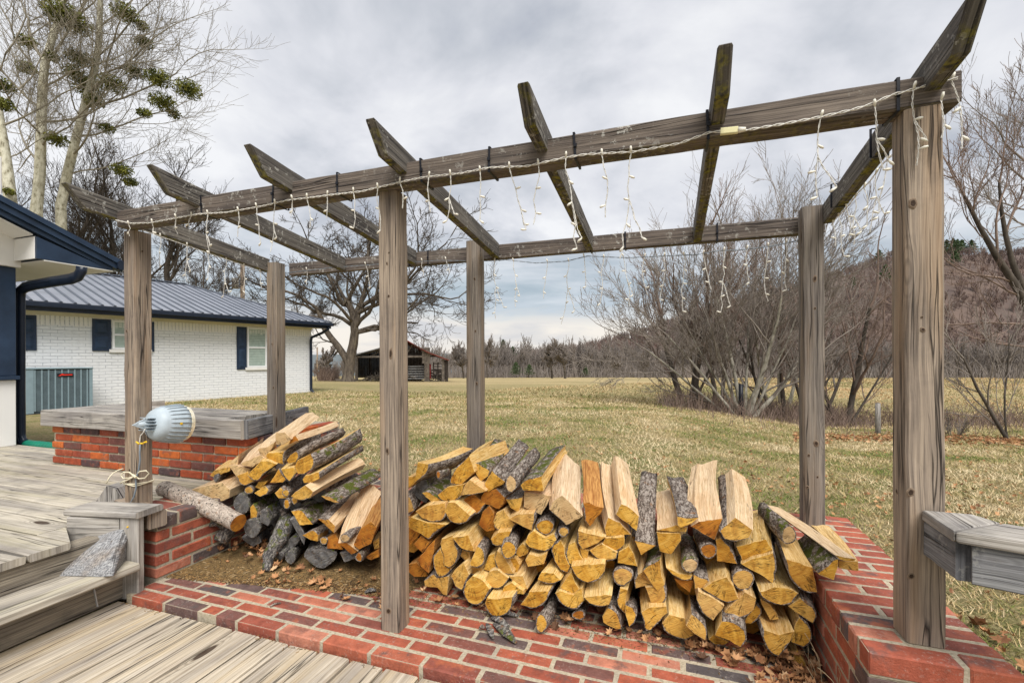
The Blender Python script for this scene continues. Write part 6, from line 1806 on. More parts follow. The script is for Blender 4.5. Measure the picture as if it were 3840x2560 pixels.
sycamore(11, 24, 84, [(84, 480, 0), (92, 400, 0), (95, 300, 0), (98, 200, 0), (103, 150, 0), (120, 90, 0), (140, 30, .3), (150, -60, .5), (155, -160, .5)], 0.27,
    [(2.2, -1, .2, .6, 4.5, .10), (2.6, 1, -.2, .35, 4.2, .085), (3.2, 1, .3, .3, 4.6, .09), (3.5, -1, -.3, .55, 4.5, .10), (4.0, 1, -.2, .30, 4.4, .085), (4.4, -1, .2, .9, 5.0, .11), (5.0, 1, .1, .55, 5.6, .12), (5.1, -.8, 0, 1.2, 5, .12), (6.0, -.7, .2, 1, 3.6, .10), (6.3, .9, -.2, .8, 3.8, .09), (7.2, .8, 0, .8, 3.0, .08), (7.1, -.8, 0, .8, 3.0, .08), (2.9, .3, -1, .4, 3.5, .08), (4.6, .1, 1, .5, 3.5, .08)],
    'tall pale sycamore with mistletoe, middle of three behind the roof at left', [(142, 30, 32), (175, 55, 28), (182, 133, 24), (172, 168, 22), (118, 130, 14), (60, 95, 18), (6, 195, 22), (60, 155, 16)])
sycamore(12, 25, 150, [(140, 470, 0), (155, 400, 0), (172, 330, 0), (188, 270, 0), (203, 215, 0), (220, 150, 0), (228, 90, 0), (230, 20, .2), (232, -70, .2), (236, -150, .2)], 0.25,
    [(2.0, 1, .2, .25, 4.4, .07), (2.6, 1, -.3, .30, 4.8, .08), (3.3, 1, .2, .18, 5.2, .085), (3.8, 1, -.2, .22, 5.0, .08), (4.4, 1, .1, .22, 6.2, .10), (5.0, 1, -.2, .22, 5.4, .09), (5.6, 1, 0, .55, 5.0, .09), (6.3, .9, 0, .5, 4.6, .09), (6.8, -.8, .2, .6, 4.0, .08), (5.2, -1, .2, .4, 3.8, .07), (3.0, -1, -.2, .35, 3.6, .06), (7.4, .8, 0, .8, 4.0, .08), (7.8, -.6, 0, 1, 3.5, .07), (4.0, .1, -1, .3, 3.2, .06), (6.1, 0, 1, .4, 3.2, .06)],
    'tall leaning pale sycamore full of mistletoe, right of the three behind the roof', [(288, 30, 24), (325, 60, 14), (330, 98, 17), (202, 200, 30), (256, 192, 24), (215, 232, 20), (308, 165, 20), (362, 180, 24), (432, 205, 27), (374, 235, 26), (400, 262, 14), (246, 295, 14), (280, 390, 20), (300, 418, 14), (130, 320, 20), (332, 260, 14)])
sycamore(13, 22, 28, [(25, 470, 0), (18, 400, 0), (10, 340, 0), (2, 290, 0), (-8, 220, 0), (-20, 120, 0), (-30, 0, 0)], 0.27,
    [(3.2, -1, 0, .5, 4, .09), (4.0, 1, .2, .5, 4.6, .08), (4.6, .9, 0, .8, 4.2, .08), (5.4, .8, -.2, .8, 4.0, .08), (2.6, .9, .3, .4, 3, .05)],
    'pale mottled sycamore trunk at the far left edge above the navy eave', [(8, 240, 18), (20, 440, 10)])

def wild_tree(name, seed, px, d, H, r0, label, mt, mw, group=None, maxlev=5, gnarl=0.16, lean=(0, 0), ratio=0.66, up=0.12, spread=(25, 55), nchild=(3, 4), trunk=(0,), minr=0.006, base=None, frac=0.42):
    base = base or at_ground(px, d)
    T = Tree(seed, maxlev=maxlev, minr=minr, gnarl=gnarl, upward=up, ratio=ratio, nchild=nchild, ang=spread)
    T.limb((0, 0, -0.2), cdir(lean[0], lean[1], 1.0), H * frac, r0, 0, r0 * 0.62, start_children=0.45)
    return place_tree(T, name, base, label, mt, mw, trunk)
# darker trees rising behind the white house
for (i, px, d, H, r0, lab) in ((0, 60, 33, 20, .2, 'dark bare tree behind the sycamores, leftmost behind the navy eave'), (1, 225, 31, 20, .2, 'dark bare tree right behind the leaning sycamore'), (2, 300, 34, 22, .24, 'spreading dark bare tree above the left end of the metal roof'),
                            (3, 395, 30, 19.5, .26, 'large spreading bare tree rising above the roof right of the left front post'), (4, 130, 36, 22, .22, 'thin dark bare tree between the sycamore trunks'), (5, 465, 27, 11.0, .12, 'low bare tree above the middle of the metal roof')):
    wild_tree('bare_tree', 40 + i, px, d, H, r0, lab, TB_DARK, TB_DARK, gnarl=0.15, frac=0.40, minr=0.009)
# the big oak beside the barn
def oak():
    d = 44; base = at_ground(799, d)
    T = Tree(77, maxlev=5, minr=0.016, gnarl=0.20, upward=0.09, ratio=0.60, nchild=(3, 4), ang=(30, 62))
    q = lambda x, y, dd=0: rel(x, y, d + dd, base)
    T.lines[0] = [(np.array([[0, 0, -.3], q(800, 862), q(803, 838), q(806, 815), q(812, 790), q(815, 762), q(812, 735)]), np.array([.85, .55, .50, .46, .44, .40, .36]))]
    T.lines[0].append((np.array([q(802, 838), q(792, 818), q(776, 795), q(760, 775), q(744, 752), q(738, 730), q(726, 705)]), np.array([.40, .34, .32, .29, .26, .22, .18])))
    for (x, y, vx, vd, vz, L, r) in ((812, 735, -.5, .1, .9, 6.0, .24), (812, 740, .45, .2, 1, 6.6, .26), (814, 755, .9, -.2, .55, 6.6, .22), (815, 765, 1, .3, .12, 7.0, .20), (806, 745, -.9, .1, .75, 6.0, .2), (790, 700, -.4, 0, .9, 5.5, .17),
                                   (726, 705, -.7, 0, .7, 5.5, .15), (738, 730, -.9, .2, .35, 5, .14), (744, 752, -1, -.2, .15, 4.6, .11), (800, 690, .5, -.5, .9, 6, .2), (820, 720, .9, .3, .9, 7.5, .22), (776, 795, -.9, .2, .35, 3.8, .09), (812, 740, .1, -.9, .7, 5.5, .18), (812, 740, 0, .9, .7, 5.5, .18),
                                   (835, 700, 1, 0, .62, 8.0, .2), (850, 690, 1, .2, .30, 8.5, .17), (838, 755, 1, -.1, -.02, 7.5, .14)):
        T.limb(q(x, y), cdir(vx, vd, vz), L, r, 1, start_children=0.18)
    # connecting limbs for origins off the trunk
    T.lines[0].append((np.array([q(812, 735), q(808, 712), q(800, 690), q(790, 700), q(778, 690), q(772, 670), q(768, 650)]), np.array([.30, .26, .22, .17, .13, .10, .08])))
    T.lines[0].append((np.array([q(814, 750), q(822, 725), q(835, 700), q(850, 690), q(875, 672), q(905, 655), q(930, 640)]), np.array([.30, .26, .22, .18, .15, .12, .09])))
    T.lines[0].append((np.array([q(814, 768), q(826, 760), q(838, 755), q(860, 748), q(890, 752), q(930, 740), q(960, 742)]), np.array([.24, .2, .16, .14, .12, .10, .08])))
    place_tree(T, 'oak_tree', base, 'huge spreading bare oak standing in front of the old barn', TB_OAK, TB_DARK, (0, 1))
oak()
# thicket of many stems in the middle distance, right of centre
def multi(seed, px, d, stems, label, mt, mw, maxlev=4, name='multi_stem_tree', minr=0.0048, gn=0.10):
    base = at_ground(px, d); T = Tree(seed, maxlev=maxlev, minr=minr, gnarl=gn, upward=0.06, ratio=0.60, nchild=(3, 5), ang=(18, 48))
    for (ox, vx, vd, vz, L, r) in stems:
        o_ = cdir(ox, random.uniform(-.15, .15), 0)
        T.limb(o_ - np.array([0, 0, .15]), cdir(vx, vd, vz), L, r, 0, start_children=0.22)
    return place_tree(T, name, base, label, mt, mw, (0,))
multi(21, 1700, 12.4, [(0, -.42, 0, 1, 2.9, .055), (.05, -.10, .2, 1, 3.5, .06), (-.1, -.85, -.1, 1, 3.0, .05), (.15, .35, 0, 1, 3.2, .06), (.25, .95, .1, 1, 2.9, .07), (-.15, -1.25, 0, .85, 3.0, .045), (.05, .12, -.3, 1, 3.4, .05), (.3, .7, -.2, 1, 3.0, .045), (-.05, -.3, .3, 1, 3.1, .04), (0.1, .2, .3, 1, 3.6, .045)],
      'grey many-stemmed tree fanning out beside the black post in the thicket', TB_GREY, TB_TWIG, 4, gn=0.09)
multi(22, 1577, 14, [(-.12, -.16, 0, 1, 3.0, .10), (.10, .10, 0, 1, 3.3, .13), (.14, .5, .2, 1, 2.6, .05)], 'dark twin-trunked tree at the left end of the thicket', TB_DARK, TB_RED, 4)
multi(23, 1800, 13.5, [(0, .05, 0, 1, 3.4, .07), (.2, .5, 0, 1, 3.2, .05), (-.2, -.4, .2, 1, 3.3, .05), (.5, .9, 0, 1, 2.6, .04), (-.6, -.2, 0, 1, 2.9, .05)], 'brown bushy tree behind the right rear post', TB_DARK, TB_RED, 3)
multi(24, 1938, 13.5, [(0, .10, 0, 1, 3.6, .09), (-.15, -.25, .1, 1, 3.0, .06), (.1, .6, .1, 1, 2.8, .04), (-.1, -.7, 0, 1, 2.4, .035)], 'dark slim tree between the two right-hand posts', TB_DARK, TB_RED, 3)
multi(25, 1640, 17, [(0, -.1, 0, 1, 4.2, .09), (.3, .15, 0, 1, 4.8, .08), (-.3, -.35, 0, 1, 3.8, .06)], 'tall brown tree at the back of the thicket, left half', TB_DARK, TB_TWIG, 3)
multi(26, 1790, 18, [(0, 0, 0, 1, 5.2, .10), (.3, .2, 0, 1, 5.0, .07), (-.4, -.3, 0, 1, 4.6, .07)], 'tallest light brown tree at the back of the thicket', TB_GREY, TB_TWIG, 4)
multi(27, 1870, 16, [(0, .1, 0, 1, 4.0, .08), (.3, .5, 0, 1, 3.6, .06), (-.3, -.2, 0, 1, 3.6, .06)], 'reddish bare tree showing past the right rear post', TB_DARK, TB_TWIG, 3)
multi(28, 2325, 8.6, [(0, -.42, .1, 1, 1.9, .038), (.02, -.16, .1, 1, 2.0, .025)], 'slim leaning sapling in the ditch at the right edge', TB_DARK, TB_TWIG, 3, name='sapling', minr=0.004)
multi(29, 2178, 9.6, [(0, .1, 0, 1, .35, .008), (.02, -.5, 0, 1, .3, .006), (0, .6, .1, 1, .35, .007), (0, .3, -.3, 1, .35, .006)], 'low bare shrub beside the ditch right of the right front post', TB_GREY, TB_TWIG, 3, name='shrub', minr=0.003)
def edge_tree():
    d = 11.5; base = at_ground(2440, d); q = lambda x, y, dd=0: rel(x, y, d + dd, base)
    T = Tree(31, maxlev=4, minr=0.0045, gnarl=0.12, upward=0.12, ratio=0.66, nchild=(3, 5), ang=(18, 45))
    T.lines[0] = [(np.array([[0, 0, -.2], q(2420, 850), q(2380, 740), q(2330, 650), q(2290, 590), q(2250, 520), q(2215, 450)]), np.array([.13, .12, .10, .085, .07, .05, .035])),
                  (np.array([q(2400, 790), q(2370, 700), q(2340, 640), q(2325, 600), q(2310, 540), q(2300, 480), q(2295, 420)]), np.array([.09, .08, .07, .06, .05, .04, .025]))]
    for (x, y, vx, vd, vz, L, r) in ((2215, 450, -.5, 0, 1, 1.7, .03), (2250, 520, -.3, .2, 1, 1.8, .03), (2290, 590, -.2, -.1, 1, 1.8, .035), (2330, 650, -1, 0, .35, 2.1, .03), (2380, 740, -1, .1, .10, 2.4, .03), (2400, 800, -1, -.1, .02, 2.3, .025), (2295, 420, .2, 0, 1, 1.8, .025), (2310, 540, .6, 0, 1, 1.6, .03), (2345, 680, -1, .2, .25, 1.8, .03), (2270, 555, -.9, 0, .5, 1.5, .02), (2235, 490, .2, .2, 1, 1.5, .025)):
        T.limb(q(x, y), cdir(vx, vd, vz), L, r, 1, start_children=0.15)
    place_tree(T, 'bare_tree', base, 'fine-twigged bare tree arching in from beyond the right edge', TB_DARK, TB_RED, (0,))
    T = Tree(32, maxlev=4, minr=0.005, gnarl=0.12, upward=0.08, ratio=0.62, nchild=(4, 6), ang=(20, 50)); d = 14; base = at_ground(2500, d); q = lambda x, y, dd=0: rel(x, y, d + dd, base)
    T.lines[0] = [(np.array([[0, 0, -.2], q(2490, 700), q(2460, 560), q(2430, 450), q(2400, 380)]), np.array([.16, .14, .11, .08, .05]))]
    for (x, y, vx, vd, vz, L, r) in ((2400, 380, -.6, 0, 1, 2.0, .04), (2430, 450, -1, 0, .5, 2.4, .04), (2445, 500, -1, .1, .3, 2.2, .035), (2460, 560, -1, -.1, .2, 2.4, .04), (2415, 400, -.9, .2, .7, 2.4, .04)):
        T.limb(q(x, y), cdir(vx, vd, vz), L, r, 1, start_children=0.15)
    place_tree(T, 'bare_tree', base, 'taller bare tree whose twigs reach in at the upper right edge', TB_DARK, TB_TWIG, (0,))
edge_tree()
# brush along the ditch: dead stems as one mass
def brush():
    L = []
    def put(a, d, h, n):
        X, Y = world_ad(a, d); z = gz(X, Y)
        for _ in range(n):
            vx, vy = rng.normal(size=2) * 0.35
            p = np.array([X + rng.normal() * .15, Y + rng.normal() * .15, z - .02]); hh = h * rng.uniform(.5, 1.2)
            L.append((np.array([p, p + np.array([vx * hh * .4, vy * hh * .4, hh * .55]), p + np.array([vx * hh, vy * hh, hh])]), np.array([.005, .004, .002]) * (0.6 + d / 14)))
    for _ in range(900): put(rng.uniform(.42, 1.25), 13.8 + rng.normal() * 1.7, .28, 3)
    for _ in range(330): put(rng.uniform(.33, .74), 12.9 + rng.normal() * .8, .55, 3)
    for _ in range(160): put(rng.uniform(-.425, -.385), 50 + rng.normal() * 3, 1.3, 5)
    V, Q = tubes_np(L, lambda r: 3); o = np_obj('dry_brush', V, Q, TB_RED); tag(o, kind='stuff')
brush()

# ------------------------------------------------------------------ far woods, hill and pasture edge
def proto(seed, H, lev=3, minr=0.05, r0=0.2, nchild=(3, 4), frac=.36, ang=(20, 45)):
    T = Tree(seed, maxlev=lev, minr=minr, gnarl=0.13, upward=0.16, ratio=0.66, nchild=nchild, ang=ang)
    T.limb((0, 0, -0.5), (0.05, 0, 1), H * frac, r0, 0, r0 * .6, start_children=.35)
    L = [l for v in T.lines.values() for l in v]; return tubes_np(L, lambda r: 3)
PR = [proto(100 + i, 12) for i in range(6)]
PRL = [proto(200 + i, 12, lev=3, minr=0.09, nchild=(2, 3)) for i in range(5)]
def scatter(name, protos, places, m):
    Vs, Qs, b = [], [], 0
    for (X, Y, z, s, sxy) in places:
        V, Q = protos[rng.integers(len(protos))]; a = rng.uniform(0, 6.28); c, s_ = math.cos(a), math.sin(a)
        W = V * np.array([sxy, sxy, s]); W = np.stack([W[:, 0] * c - W[:, 1] * s_ + X, W[:, 0] * s_ + W[:, 1] * c + Y, W[:, 2] + z], 1)
        Vs.append(W); Qs.append(Q + b); b += len(V)
    o = np_obj(name, np.concatenate(Vs), np.concatenate(Qs), m); tag(o, kind='stuff'); return o
pl_ = []
for _ in range(760):
    a = rng.uniform(-.24, 1.25); d = rng.uniform(128, 205) if a > -.05 else rng.uniform(150, 230)
    X, Y = world_ad(a, d); s = rng.uniform(.95, 1.5) * (1 + max(0, d - 150) / 200); pl_.append((X, Y, gz(X, Y), s, s * .9))
for _ in range(45):
    a = rng.uniform(-.46, -.2); d = rng.uniform(150, 260); X, Y = world_ad(a, d); s = rng.uniform(.6, .95); pl_.append((X, Y, gz(X, Y), s, s))
scatter('far_woods', PR, pl_, TB_FAR)
# undergrowth at the foot of the woods
L = []
for _ in range(5200):
    a = rng.uniform(-.22, 1.25); d = rng.uniform(124, 150); X, Y = world_ad(a, d); z = gz(X, Y); h = rng.uniform(1.0, 4.2); v = rng.normal(size=2) * .5
    p = np.array([X, Y, z]); L.append((np.array([p, p + np.array([v[0] * .5, v[1] * .5, h * .6]), p + np.array([v[0], v[1], h])]), np.array([.12, .10, .06])))
V, Q = tubes_np(L, lambda r: 3); tag(np_obj('wood_edge_undergrowth', V, Q, TB_FAR), kind='stuff')
# single trees one can tell apart at the wood edge
for i, (px, d, H, r0, lab) in enumerate(((1268, 100, 11, .25, 'round-headed bare tree at the wood edge, left of a similar pair'), (1298, 96, 12, .3, 'round-headed bare tree at the wood edge, right of a similar pair'), (1410, 118, 10, .22, 'small bare tree at the wood edge left of the thicket'),
                                         (1065, 112, 13, .22, 'slim bare tree at the wood edge seen left of the middle rear post'), (1120, 118, 14, .2, 'pale slender tree at the wood edge right of the middle rear post'), (1480, 120, 9, .2, 'low bare tree at the wood edge touching the thicket'), (752, 60, 7, .14, 'small brown tree between the house corner and the oak'), (738, 95, 6, .12, 'tiny distant bare tree just right of the house corner'))):
    wild_tree('bare_tree', 300 + i, px, d, H, r0, lab, TB_DARK, TB_FAR, maxlev=4, minr=0.03 + d * .0002, nchild=(4, 6), gnarl=.12, spread=(20, 50), frac=.34)
# cedars and pines
def conifer(px, d, H, label, name='pine_tree', wid=.22, z=None, base=None, seed=0, group=None):
    base = base if base is not None else at_ground(px, d)
    e = empty(name, base, label, 'tree', group); r = np.random.default_rng(900 + seed)
    V, Q = tubes_np([(np.array([[0, 0, -.3], [0, 0, H * .5], [0, 0, H]]), np.array([H * .018, H * .012, .03]))], lambda x: 5); np_obj('trunk', V, Q, TB_DARK, e)
    n = 650; h = r.random(n) ** .8; lo = .22; zz = H * (lo + (1 - lo) * h); rad = H * wid * (1 - h) ** .7 * r.random(n) ** .5 * (1 + .35 * np.sin(h * 28 + seed)) + .05
    a = r.random(n) * 6.28; c = np.stack([np.cos(a) * rad, np.sin(a) * rad, zz], 1); s = H * .045
    u = r.normal(size=(n, 3)); u /= np.linalg.norm(u, axis=1, keepdims=True); w = np.cross(u, r.normal(size=(n, 3))); w /= np.linalg.norm(w, axis=1, keepdims=True)
    V = np.stack([c - u * s, c + w * s * .5, c + u * s, c - w * s * .5], 1).reshape(-1, 3); np_obj('crown', V, np.arange(n * 4).reshape(-1, 4), PINEM, e, False)
    return e
for i, (px, d, H, lab) in enumerate(((1156, 185, 15, 'tall green pine in the wood edge, tallest of the central evergreens'), (1178, 190, 12.5, 'narrower green pine just right of the tallest central pine'), (1185, 122, 4.2, 'low rounded cedar bush at the foot of the central woods, left one'), (1216, 121, 3.6, 'low rounded cedar bush at the foot of the central woods, right one'), (1345, 126, 3.0, 'small dark cedar right of the round-headed trees'))):
    conifer(px, d, H, lab, 'pine_tree' if H > 5 else 'cedar_bush', .2 if H > 5 else .42, seed=i)
# hill on the right
RIDGE = [(-.02, 18), (.15, 22), (.25, 34), (.35, 48), (.5, 68), (.7, 92), (.85, 106), (1.0, 114), (1.25, 118), (1.6, 105)]
def hill_h(a, d):
    xs_ = [p[0] for p in RIDGE]; H = float(np.interp(a, xs_, [p[1] for p in RIDGE])) * sm((a + .12) / .2)
    s = sm((d - 205) / 230); fall = 1 - 0.5 * sm((d - 460) / 250)
    X, Y = world_ad(a, d)
    return H * s * fall * (1 + 0.10 * mnoise.noise(Vector((X * .012, Y * .012, 2)))) * (d / 440 if d < 440 else 1) ** .15
mb = MB(); As = np.linspace(-.15, 1.9, 90); Ds = np.linspace(200, 720, 40)
for a in As:
    for d in Ds:
        X, Y = world_ad(a, d); mb.v.append(Vector((X, Y, gz(X, Y) + hill_h(a, d) - 0.5)))
for i in range(len(As) - 1):
    for j in range(len(Ds) - 1):
        k0 = i * len(Ds) + j; mb.face((k0, k0 + 1, k0 + len(Ds) + 1, k0 + len(Ds)), None, 0, (1, 1, 1), True)
tag(mb.build('hill', HILLG), kind='structure')
pl_ = []
while len(pl_) < 3600:
    a = rng.uniform(-.05, 1.22); d = 205 + 255 * rng.random() ** 0.9
    X, Y = world_ad(a, d); s = rng.uniform(.75, 1.15); pl_.append((X, Y, gz(X, Y) + hill_h(a, d) - 1, s, s * 1.15))
scatter('hillside_woods', PRL, pl_, TB_HILL)
for i, (px, py, d, H, lab) in enumerate(((2210, 605, 430, 17, 'dark pine standing on the hill skyline, left of two'), (2232, 612, 425, 16, 'dark pine standing on the hill skyline, right of two'), (2175, 700, 380, 15, 'green pine high on the hillside beside the right front post'), (2200, 700, 385, 15, 'green pine high on the hillside, rightmost of the upper cluster'), (2190, 655, 400, 15, 'green pine just under the skyline of the hill'), (2195, 720, 360, 13, 'bright green pine halfway down the hill right of the post'), (2035, 735, 350, 16, 'bright green pine on the hill between the right-hand posts'), (2020, 660, 400, 13, 'olive green pine near the skyline between the right-hand posts'), (1960, 720, 350, 11, 'small green pine on the hill left of the brighter one'))):
    a_, b_ = None, None
    P = CAM + ray((px, py)) * d; a = cam_ad(P.x, P.y)[0] / d
    conifer(px, d, H, lab, base=Vector((P.x, P.y, gz(P.x, P.y) + hill_h(a, d) - 1)), seed=20 + i, wid=.34)
# wooded ridge far beyond the barn, distance haze painted in pale blue
mb = MB(); n = 60
for i in range(n + 1):
    a = -1.4 + 1.7 * i / n; X, Y = world_ad(a, 1500); X2, Y2 = world_ad(a, 2000); h = 24 + 9 * mnoise.noise(Vector((a * 6, 0, 0))) + 3 * mnoise.noise(Vector((a * 60, 1, 0)))
    mb.v += [Vector((X, Y, -70)), Vector((X * .97 + X2 * .03, Y * .97 + Y2 * .03, h)), Vector((X2, Y2, -70))]
for i in range(n):
    for j in range(2): mb.face((i * 3 + j, i * 3 + j + 1, i * 3 + j + 4, i * 3 + j + 3), None, 0, (1, 1, 1), True)
tag(mb.build('distant_hills', FARHAZE), kind='structure')

# ------------------------------------------------------------------ old barn
def barn():
    d = 52; B0 = at_ground(925, d); e = empty('old_barn', B0, 'derelict open-fronted timber barn with rusty red roof edge behind the oak', 'barn')
    zg = B0.z - .05
    def W(px, z, dd=0.0): P = CAM + ray((px, 840)) * (d + dd); return Vector((P.x, P.y, zg + z))
    k = d / 1041; zz = lambda y: CAM.z - (y - 830) * k - zg      # height of picture row at the barn front
    def bar(name, a, b, w, m): mb = MB(); plank(mb, a, b, w, w, n=1, ch=.01); return part(mb, name, m, e)
    eL, rdg, eR = (817, 818), (935, 786), (1032, 832)
    D = 13.0
    for (a, b, m) in ((eL, rdg, TIN), (rdg, (980, 812), RUST), ((980, 812), eR, RUST)):
        mb = MB(); za, zb = zz(a[1]), zz(b[1])
        quadbox(mb, [W(a[0], za, -.4), W(b[0], zb, -.4), W(b[0], zb, D), W(a[0], za, D), W(a[0], za + .10, -.4), W(b[0], zb + .10, -.4), W(b[0], zb + .10, D), W(a[0], za + .10, D)]); part(mb, 'roof', m, e)
    for px, yt, m in ((819, 822, BARNW), (884, 806, BARNW), (902, 812, WDARKSHADE), (978, 812, BARNW), (983, 815, BARNW), (1018, 828, BARNW), (1026, 830, WDARKSHADE)):
        bar('post', W(px, 0), W(px, zz(yt)), .26, m)
    for dd in (4.3, 8.6, 12.8):
        for px in (819, 850, 884, 935, 978, 1024): 
            yt = np.interp(px, [817, 935, 980, 1032], [818, 786, 812, 832]); bar('post', W(px, 0, dd), W(px, zz(yt) - .1, dd), .2, WDARKSHADE)
    bar('beam', W(817, zz(822)), W(980, zz(822)), .2, BARNW); bar('beam', W(935, zz(818), .2), W(1010, zz(822), .2), .16, WDARKSHADE)
    for a, b in (((840, 815), (870, 806)), ((850, 822), (900, 795)), ((960, 822), (985, 808)), ((935, 790), (935, 822)), ((905, 797), (925, 822)), ((948, 794), (930, 822))): bar('brace', W(a[0], zz(a[1]), .3), W(b[0], zz(b[1]), .3), .12, BARNW)
    # back and side walls with gaps between boards
    mb = MB()
    px = 817
    while px < 978:
        if random.random() < .97: yt = np.interp(px, [817, 935, 980], [819, 788, 813]); plank(mb, W(px, 0, D - .2), W(px, zz(yt) + .4, D - .2), .05, 3.1 * (d + D) / 1041, up=cdir(1, 0, 0))
        px += 3.4
    part(mb, 'back_wall', WDARKSHADE, e)  # interior shade is put into the dark colour of these boards
    mb = MB()
    for i in range(16):
        if random.random() < .97: P0, P1 = W(819, .15 + i * .26, 0.2), W(819, .15 + i * .26, D); plank(mb, P0, P1, .06, .2)
    part(mb, 'side_wall', WDARKSHADE, e)
    for r in range(6): bar('wall_board', W(938, .35 + r * .28, .6), W(976, .35 + r * .28, .6), .13, TIN)
    mb = MB(); quadbox(mb, [W(979, .3, .2), W(990, .3, .2), W(990, .3, .4), W(979, .3, .4), W(979, 2.1, .2), W(990, 2.0, .2), W(990, 2.0, .4), W(979, 2.1, .4)]); part(mb, 'red_door', BARNR, e)
    mb = MB(); plank(mb, W(979, 2.1, -.05), W(979, 3.9, -.05), .1, .9, up=cdir(1, 0, 0)); part(mb, 'hanging_board', BARNW, e)
    for r in range(6): bar('gate_rail', W(996, .4 + r * .33, .5), W(1016, .4 + r * .33, .5), .09, WDARKSHADE)
    for px in (996, 1006, 1016): bar('gate_rail', W(px, .2, .45), W(px, 2.2, .45), .1, WDARKSHADE)
    L = []
    for _ in range(160):
        px = random.uniform(842, 1014); z = random.uniform(.1, .8 if px < 978 else 1.4); P = W(px, z, random.uniform(.5, 3)); v = rng.normal(size=3) * np.array([1, 1, .35]); v /= np.linalg.norm(v); P = np.array(P)
        L.append((np.array([P - v * .7, P, P + v * .7]), np.array([.05, .06, .04])))
    V, Q = tubes_np(L, lambda r: 4); V -= np.array(B0); o = np_obj('scrap_lumber', V, Q, BARNW, e); o['kind'] = 'stuff'
barn()
mb = MB(); P = at_ground(770, 46); Q_ = at_ground(812, 47); plank(mb, P + Vector((0, 0, .15)), Q_ + Vector((0, 0, .15)), .3, .2)
tag(mb.build('fallen_board', BARNW), 'long grey board lying on the grass left of the oak', 'board')

# ------------------------------------------------------------------ posts and poles
def ground_post(name, px, d, ytop, r, label, m, cat='post', lean=0.0):
    P = at_ground(px, d); zt_ = (CAM + ray((px, ytop)) * d).z; mb = MB(); tube(mb, [P - Vector((0, 0, .3)), P + Vector((0, 0, (zt_ - P.z) * .5)), Vector((P.x + lean, P.y, zt_))], [r * 1.04, r, r * .97], 12, sm_=True)
    o = mb.build(name, m); tag(o, label, cat); return o
ground_post('fence_post', 2016, 10.0, 925, 0.05, 'short weathered round fence post on the lawn left of the right front post', WGREY)
ground_post('fence_post', 1702, 12.0, 882, 0.062, 'dark navy-black square-looking post among the thicket stems', BLACK)
up_ = empty('utility_pole', at_ground(558, 34), 'wooden utility pole with a rust-stained transformer above the metal roof', 'utility pole')
P = up_.matrix_basis.translation.copy(); zt_ = (CAM + ray((558, 600)) * 34).z
mb = MB(); tube(mb, [P, Vector((P.x, P.y, zt_))], [.17, .15], 12); part(mb, 'pole', WPOST, up_)
a = CAM + ray((549, 641)) * 34; b_ = CAM + ray((549, 664)) * 34; mb = MB(); tube(mb, [a - Vector((0, .3, 0)), b_ - Vector((0, .3, 0))], [.22, .22], 14); part(mb, 'transformer', plain('rust stained grey tank', (0.42, 0.40, 0.36), 0.5, var=.5, sc=2), up_)
mb = MB(); tube(mb, [CAM + ray((549, 641)) * 33.7, CAM + ray((549, 634)) * 33.7, CAM + ray((552, 625)) * 33.7], [.05, .06, .02], 6); tube(mb, [CAM + ray((558, 668)) * 33.8, CAM + ray((545, 657)) * 33.6, CAM + ray((534, 656)) * 33.6, CAM + ray((519, 655)) * 33.6], [.03, .03, .04, .05], 6); tube(mb, [CAM + ray((519, 650)) * 33.6, CAM + ray((519, 660)) * 33.6], [.09, .09], 8)
part(mb, 'lamp_arm', CONC, up_)
mb = MB()
for (p, q) in (((560, 620), (640, 745)), ((560, 640), (620, 735)), ((560, 660), (600, 702))): tube(mb, [CAM + ray(p) * 34, CAM + ray(q) * 40], .022, 3)
part(mb, 'cable', BLACK, up_)
ground_post('utility_pole', 729, 75, 797, 0.13, 'thin distant wooden pole just right of the house corner', WPOST, 'utility pole')

# ------------------------------------------------------------------ lawn blades and fallen leaves
def blades():
    N = 210000
    a = rng.uniform(-1.0, 1.3, N); u = rng.random(N)
    d = 1.2 * (16 / 1.2) ** (u ** 0.62)
    X = CAM.x + a * d * math.cos(YAW) - d * math.sin(YAW); Y = CAM.y + a * d * math.sin(YAW) + d * math.cos(YAW)
    keep = ~((X < 2.74) & (Y < 1.18)) & ~((X > -11.2) & (X < -2.4) & (Y < 1.9)) & ~((X < -0.4) & (Y < 1.45) & (X > -2.6)) & (X > -10.8 + (Y - 5.5) * .26)
    X, Y, d = X[keep], Y[keep], d[keep]; n = len(X)
    Z = np.array([gz(x, y) for x, y in zip(X, Y)])
    h = rng.uniform(.012, .04, n) * (0.8 + d * 0.05); w = (0.0011 + d * 0.00042) * rng.uniform(.7, 1.5, n)
    th = rng.uniform(0, 6.28, n); ln = rng.normal(0, 1.0, (n, 2)) * h[:, None] * .9
    P = np.stack([X, Y, Z], 1); s = np.stack([np.cos(th) * w, np.sin(th) * w, np.zeros(n)], 1)
    tip = P + np.stack([ln[:, 0], ln[:, 1], h], 1)
    V = np.stack([P - s, P + s, tip], 1).reshape(-1, 3); Q = np.arange(n * 3).reshape(-1, 3)
    me = np_mesh('grass', V, Q, BLADE, False, 3)
    g = np.array([mnoise.noise(Vector((x * .9, y * .9, 5))) + .6 * mnoise.noise(Vector((x * 3.1, y * 3.1, 9))) for x, y in zip(X, Y)])
    c = np.clip(.60 - g * .75 + rng.normal(0, .2, n), 0, 1).astype(np.float32)
    ca = me.color_attributes.new('Col', 'FLOAT_COLOR', 'CORNER'); cc = np.repeat(c, 3); ca.data.foreach_set('color', np.stack([cc, cc, cc, np.ones_like(cc)], 1).ravel())
    o = bpy.data.objects.new('grass', me); COL.objects.link(o); tag(o, kind='stuff')
blades()
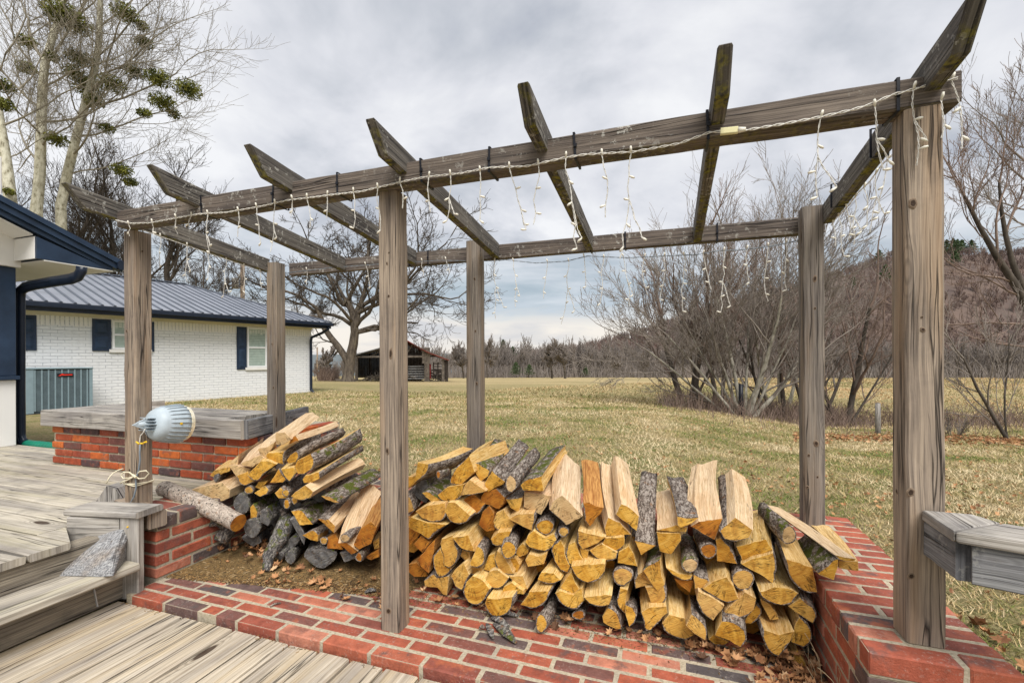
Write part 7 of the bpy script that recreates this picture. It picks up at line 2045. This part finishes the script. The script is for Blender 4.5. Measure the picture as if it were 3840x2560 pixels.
def pasture():
    N = 70000
    a = rng.uniform(-.5, 1.25, N); d = 12 * (115 / 12) ** (rng.random(N) ** .8); X = CAM.x + a * d * math.cos(YAW) - d * math.sin(YAW); Y = CAM.y + a * d * math.sin(YAW) + d * math.cos(YAW)
    keep = (X > -9.0 + (Y - 11) * .26); X, Y, d = X[keep], Y[keep], d[keep]; n = len(X)
    Z = np.array([gz(x, y) for x, y in zip(X, Y)]); h = rng.uniform(.03, .10, n) * (.5 + d * .030); w = d * 0.00085 * rng.uniform(.7, 1.6, n)
    th = rng.uniform(0, 6.28, n); ln = rng.normal(0, .8, (n, 2)) * h[:, None]
    P = np.stack([X, Y, Z], 1); s = np.stack([np.cos(th) * w, np.sin(th) * w, np.zeros(n)], 1); tip = P + np.stack([ln[:, 0], ln[:, 1], h], 1)
    me = np_mesh('pasture_grass', np.stack([P - s, P + s, tip], 1).reshape(-1, 3), np.arange(n * 3).reshape(-1, 3), PAST, False, 3)
    g = np.array([mnoise.noise(Vector((x * .11, y * .11, 5))) + .6 * mnoise.noise(Vector((x * .5, y * .5, 9))) for x, y in zip(X, Y)])
    c = np.clip(.5 - g * .7 + rng.normal(0, .2, n), 0, 1).astype(np.float32)
    ca = me.color_attributes.new('Col', 'FLOAT_COLOR', 'CORNER'); cc = np.repeat(c, 3); ca.data.foreach_set('color', np.stack([cc, cc, cc, np.ones_like(cc)], 1).ravel())
    o = bpy.data.objects.new('pasture_grass', me); COL.objects.link(o); tag(o, kind='stuff')
PAST = leaf_mat('pasture blades', [(0, (0.19, 0.19, 0.07)), (0.35, (0.34, 0.27, 0.13)), (0.7, (0.48, 0.37, 0.20)), (1, (0.46, 0.29, 0.14))])
pasture()
pts = []
while len(pts) < 2600:
    a = rng.uniform(-.9, 1.25); d = 1.6 * (22 / 1.6) ** rng.random(); X, Y = world_ad(a, d)
    if (X < 2.76 and Y < 1.2) or (X < -.4 and Y < 2.0) or X < -10.5: continue
    dens = .35 + .9 * sm((mnoise.noise(Vector((X * .5, Y * .5, 1))) + .15) / .5)
    if rng.random() > dens: continue
    pts.append((X, Y, gz(X, Y) + .015))
leaves('lawn_leaves', pts, 0.030, curl=1.0)
pts = []
for _ in range(1500):     # the drift of leaves along the ditch edge at right
    a = rng.uniform(.62, 1.25); d = 8.6 + .5 * math.sin(a * 9) + rng.normal() * .45; X, Y = world_ad(a, d); pts.append((X, Y, gz(X, Y) + .02))
for _ in range(110):
    X, Y = 2.78 + abs(rng.normal()) * .35, rng.uniform(-.7, .9); pts.append((X, Y, gz(X, Y) + .02))
leaves('leaf_drift', pts, 0.050, curl=1.0)
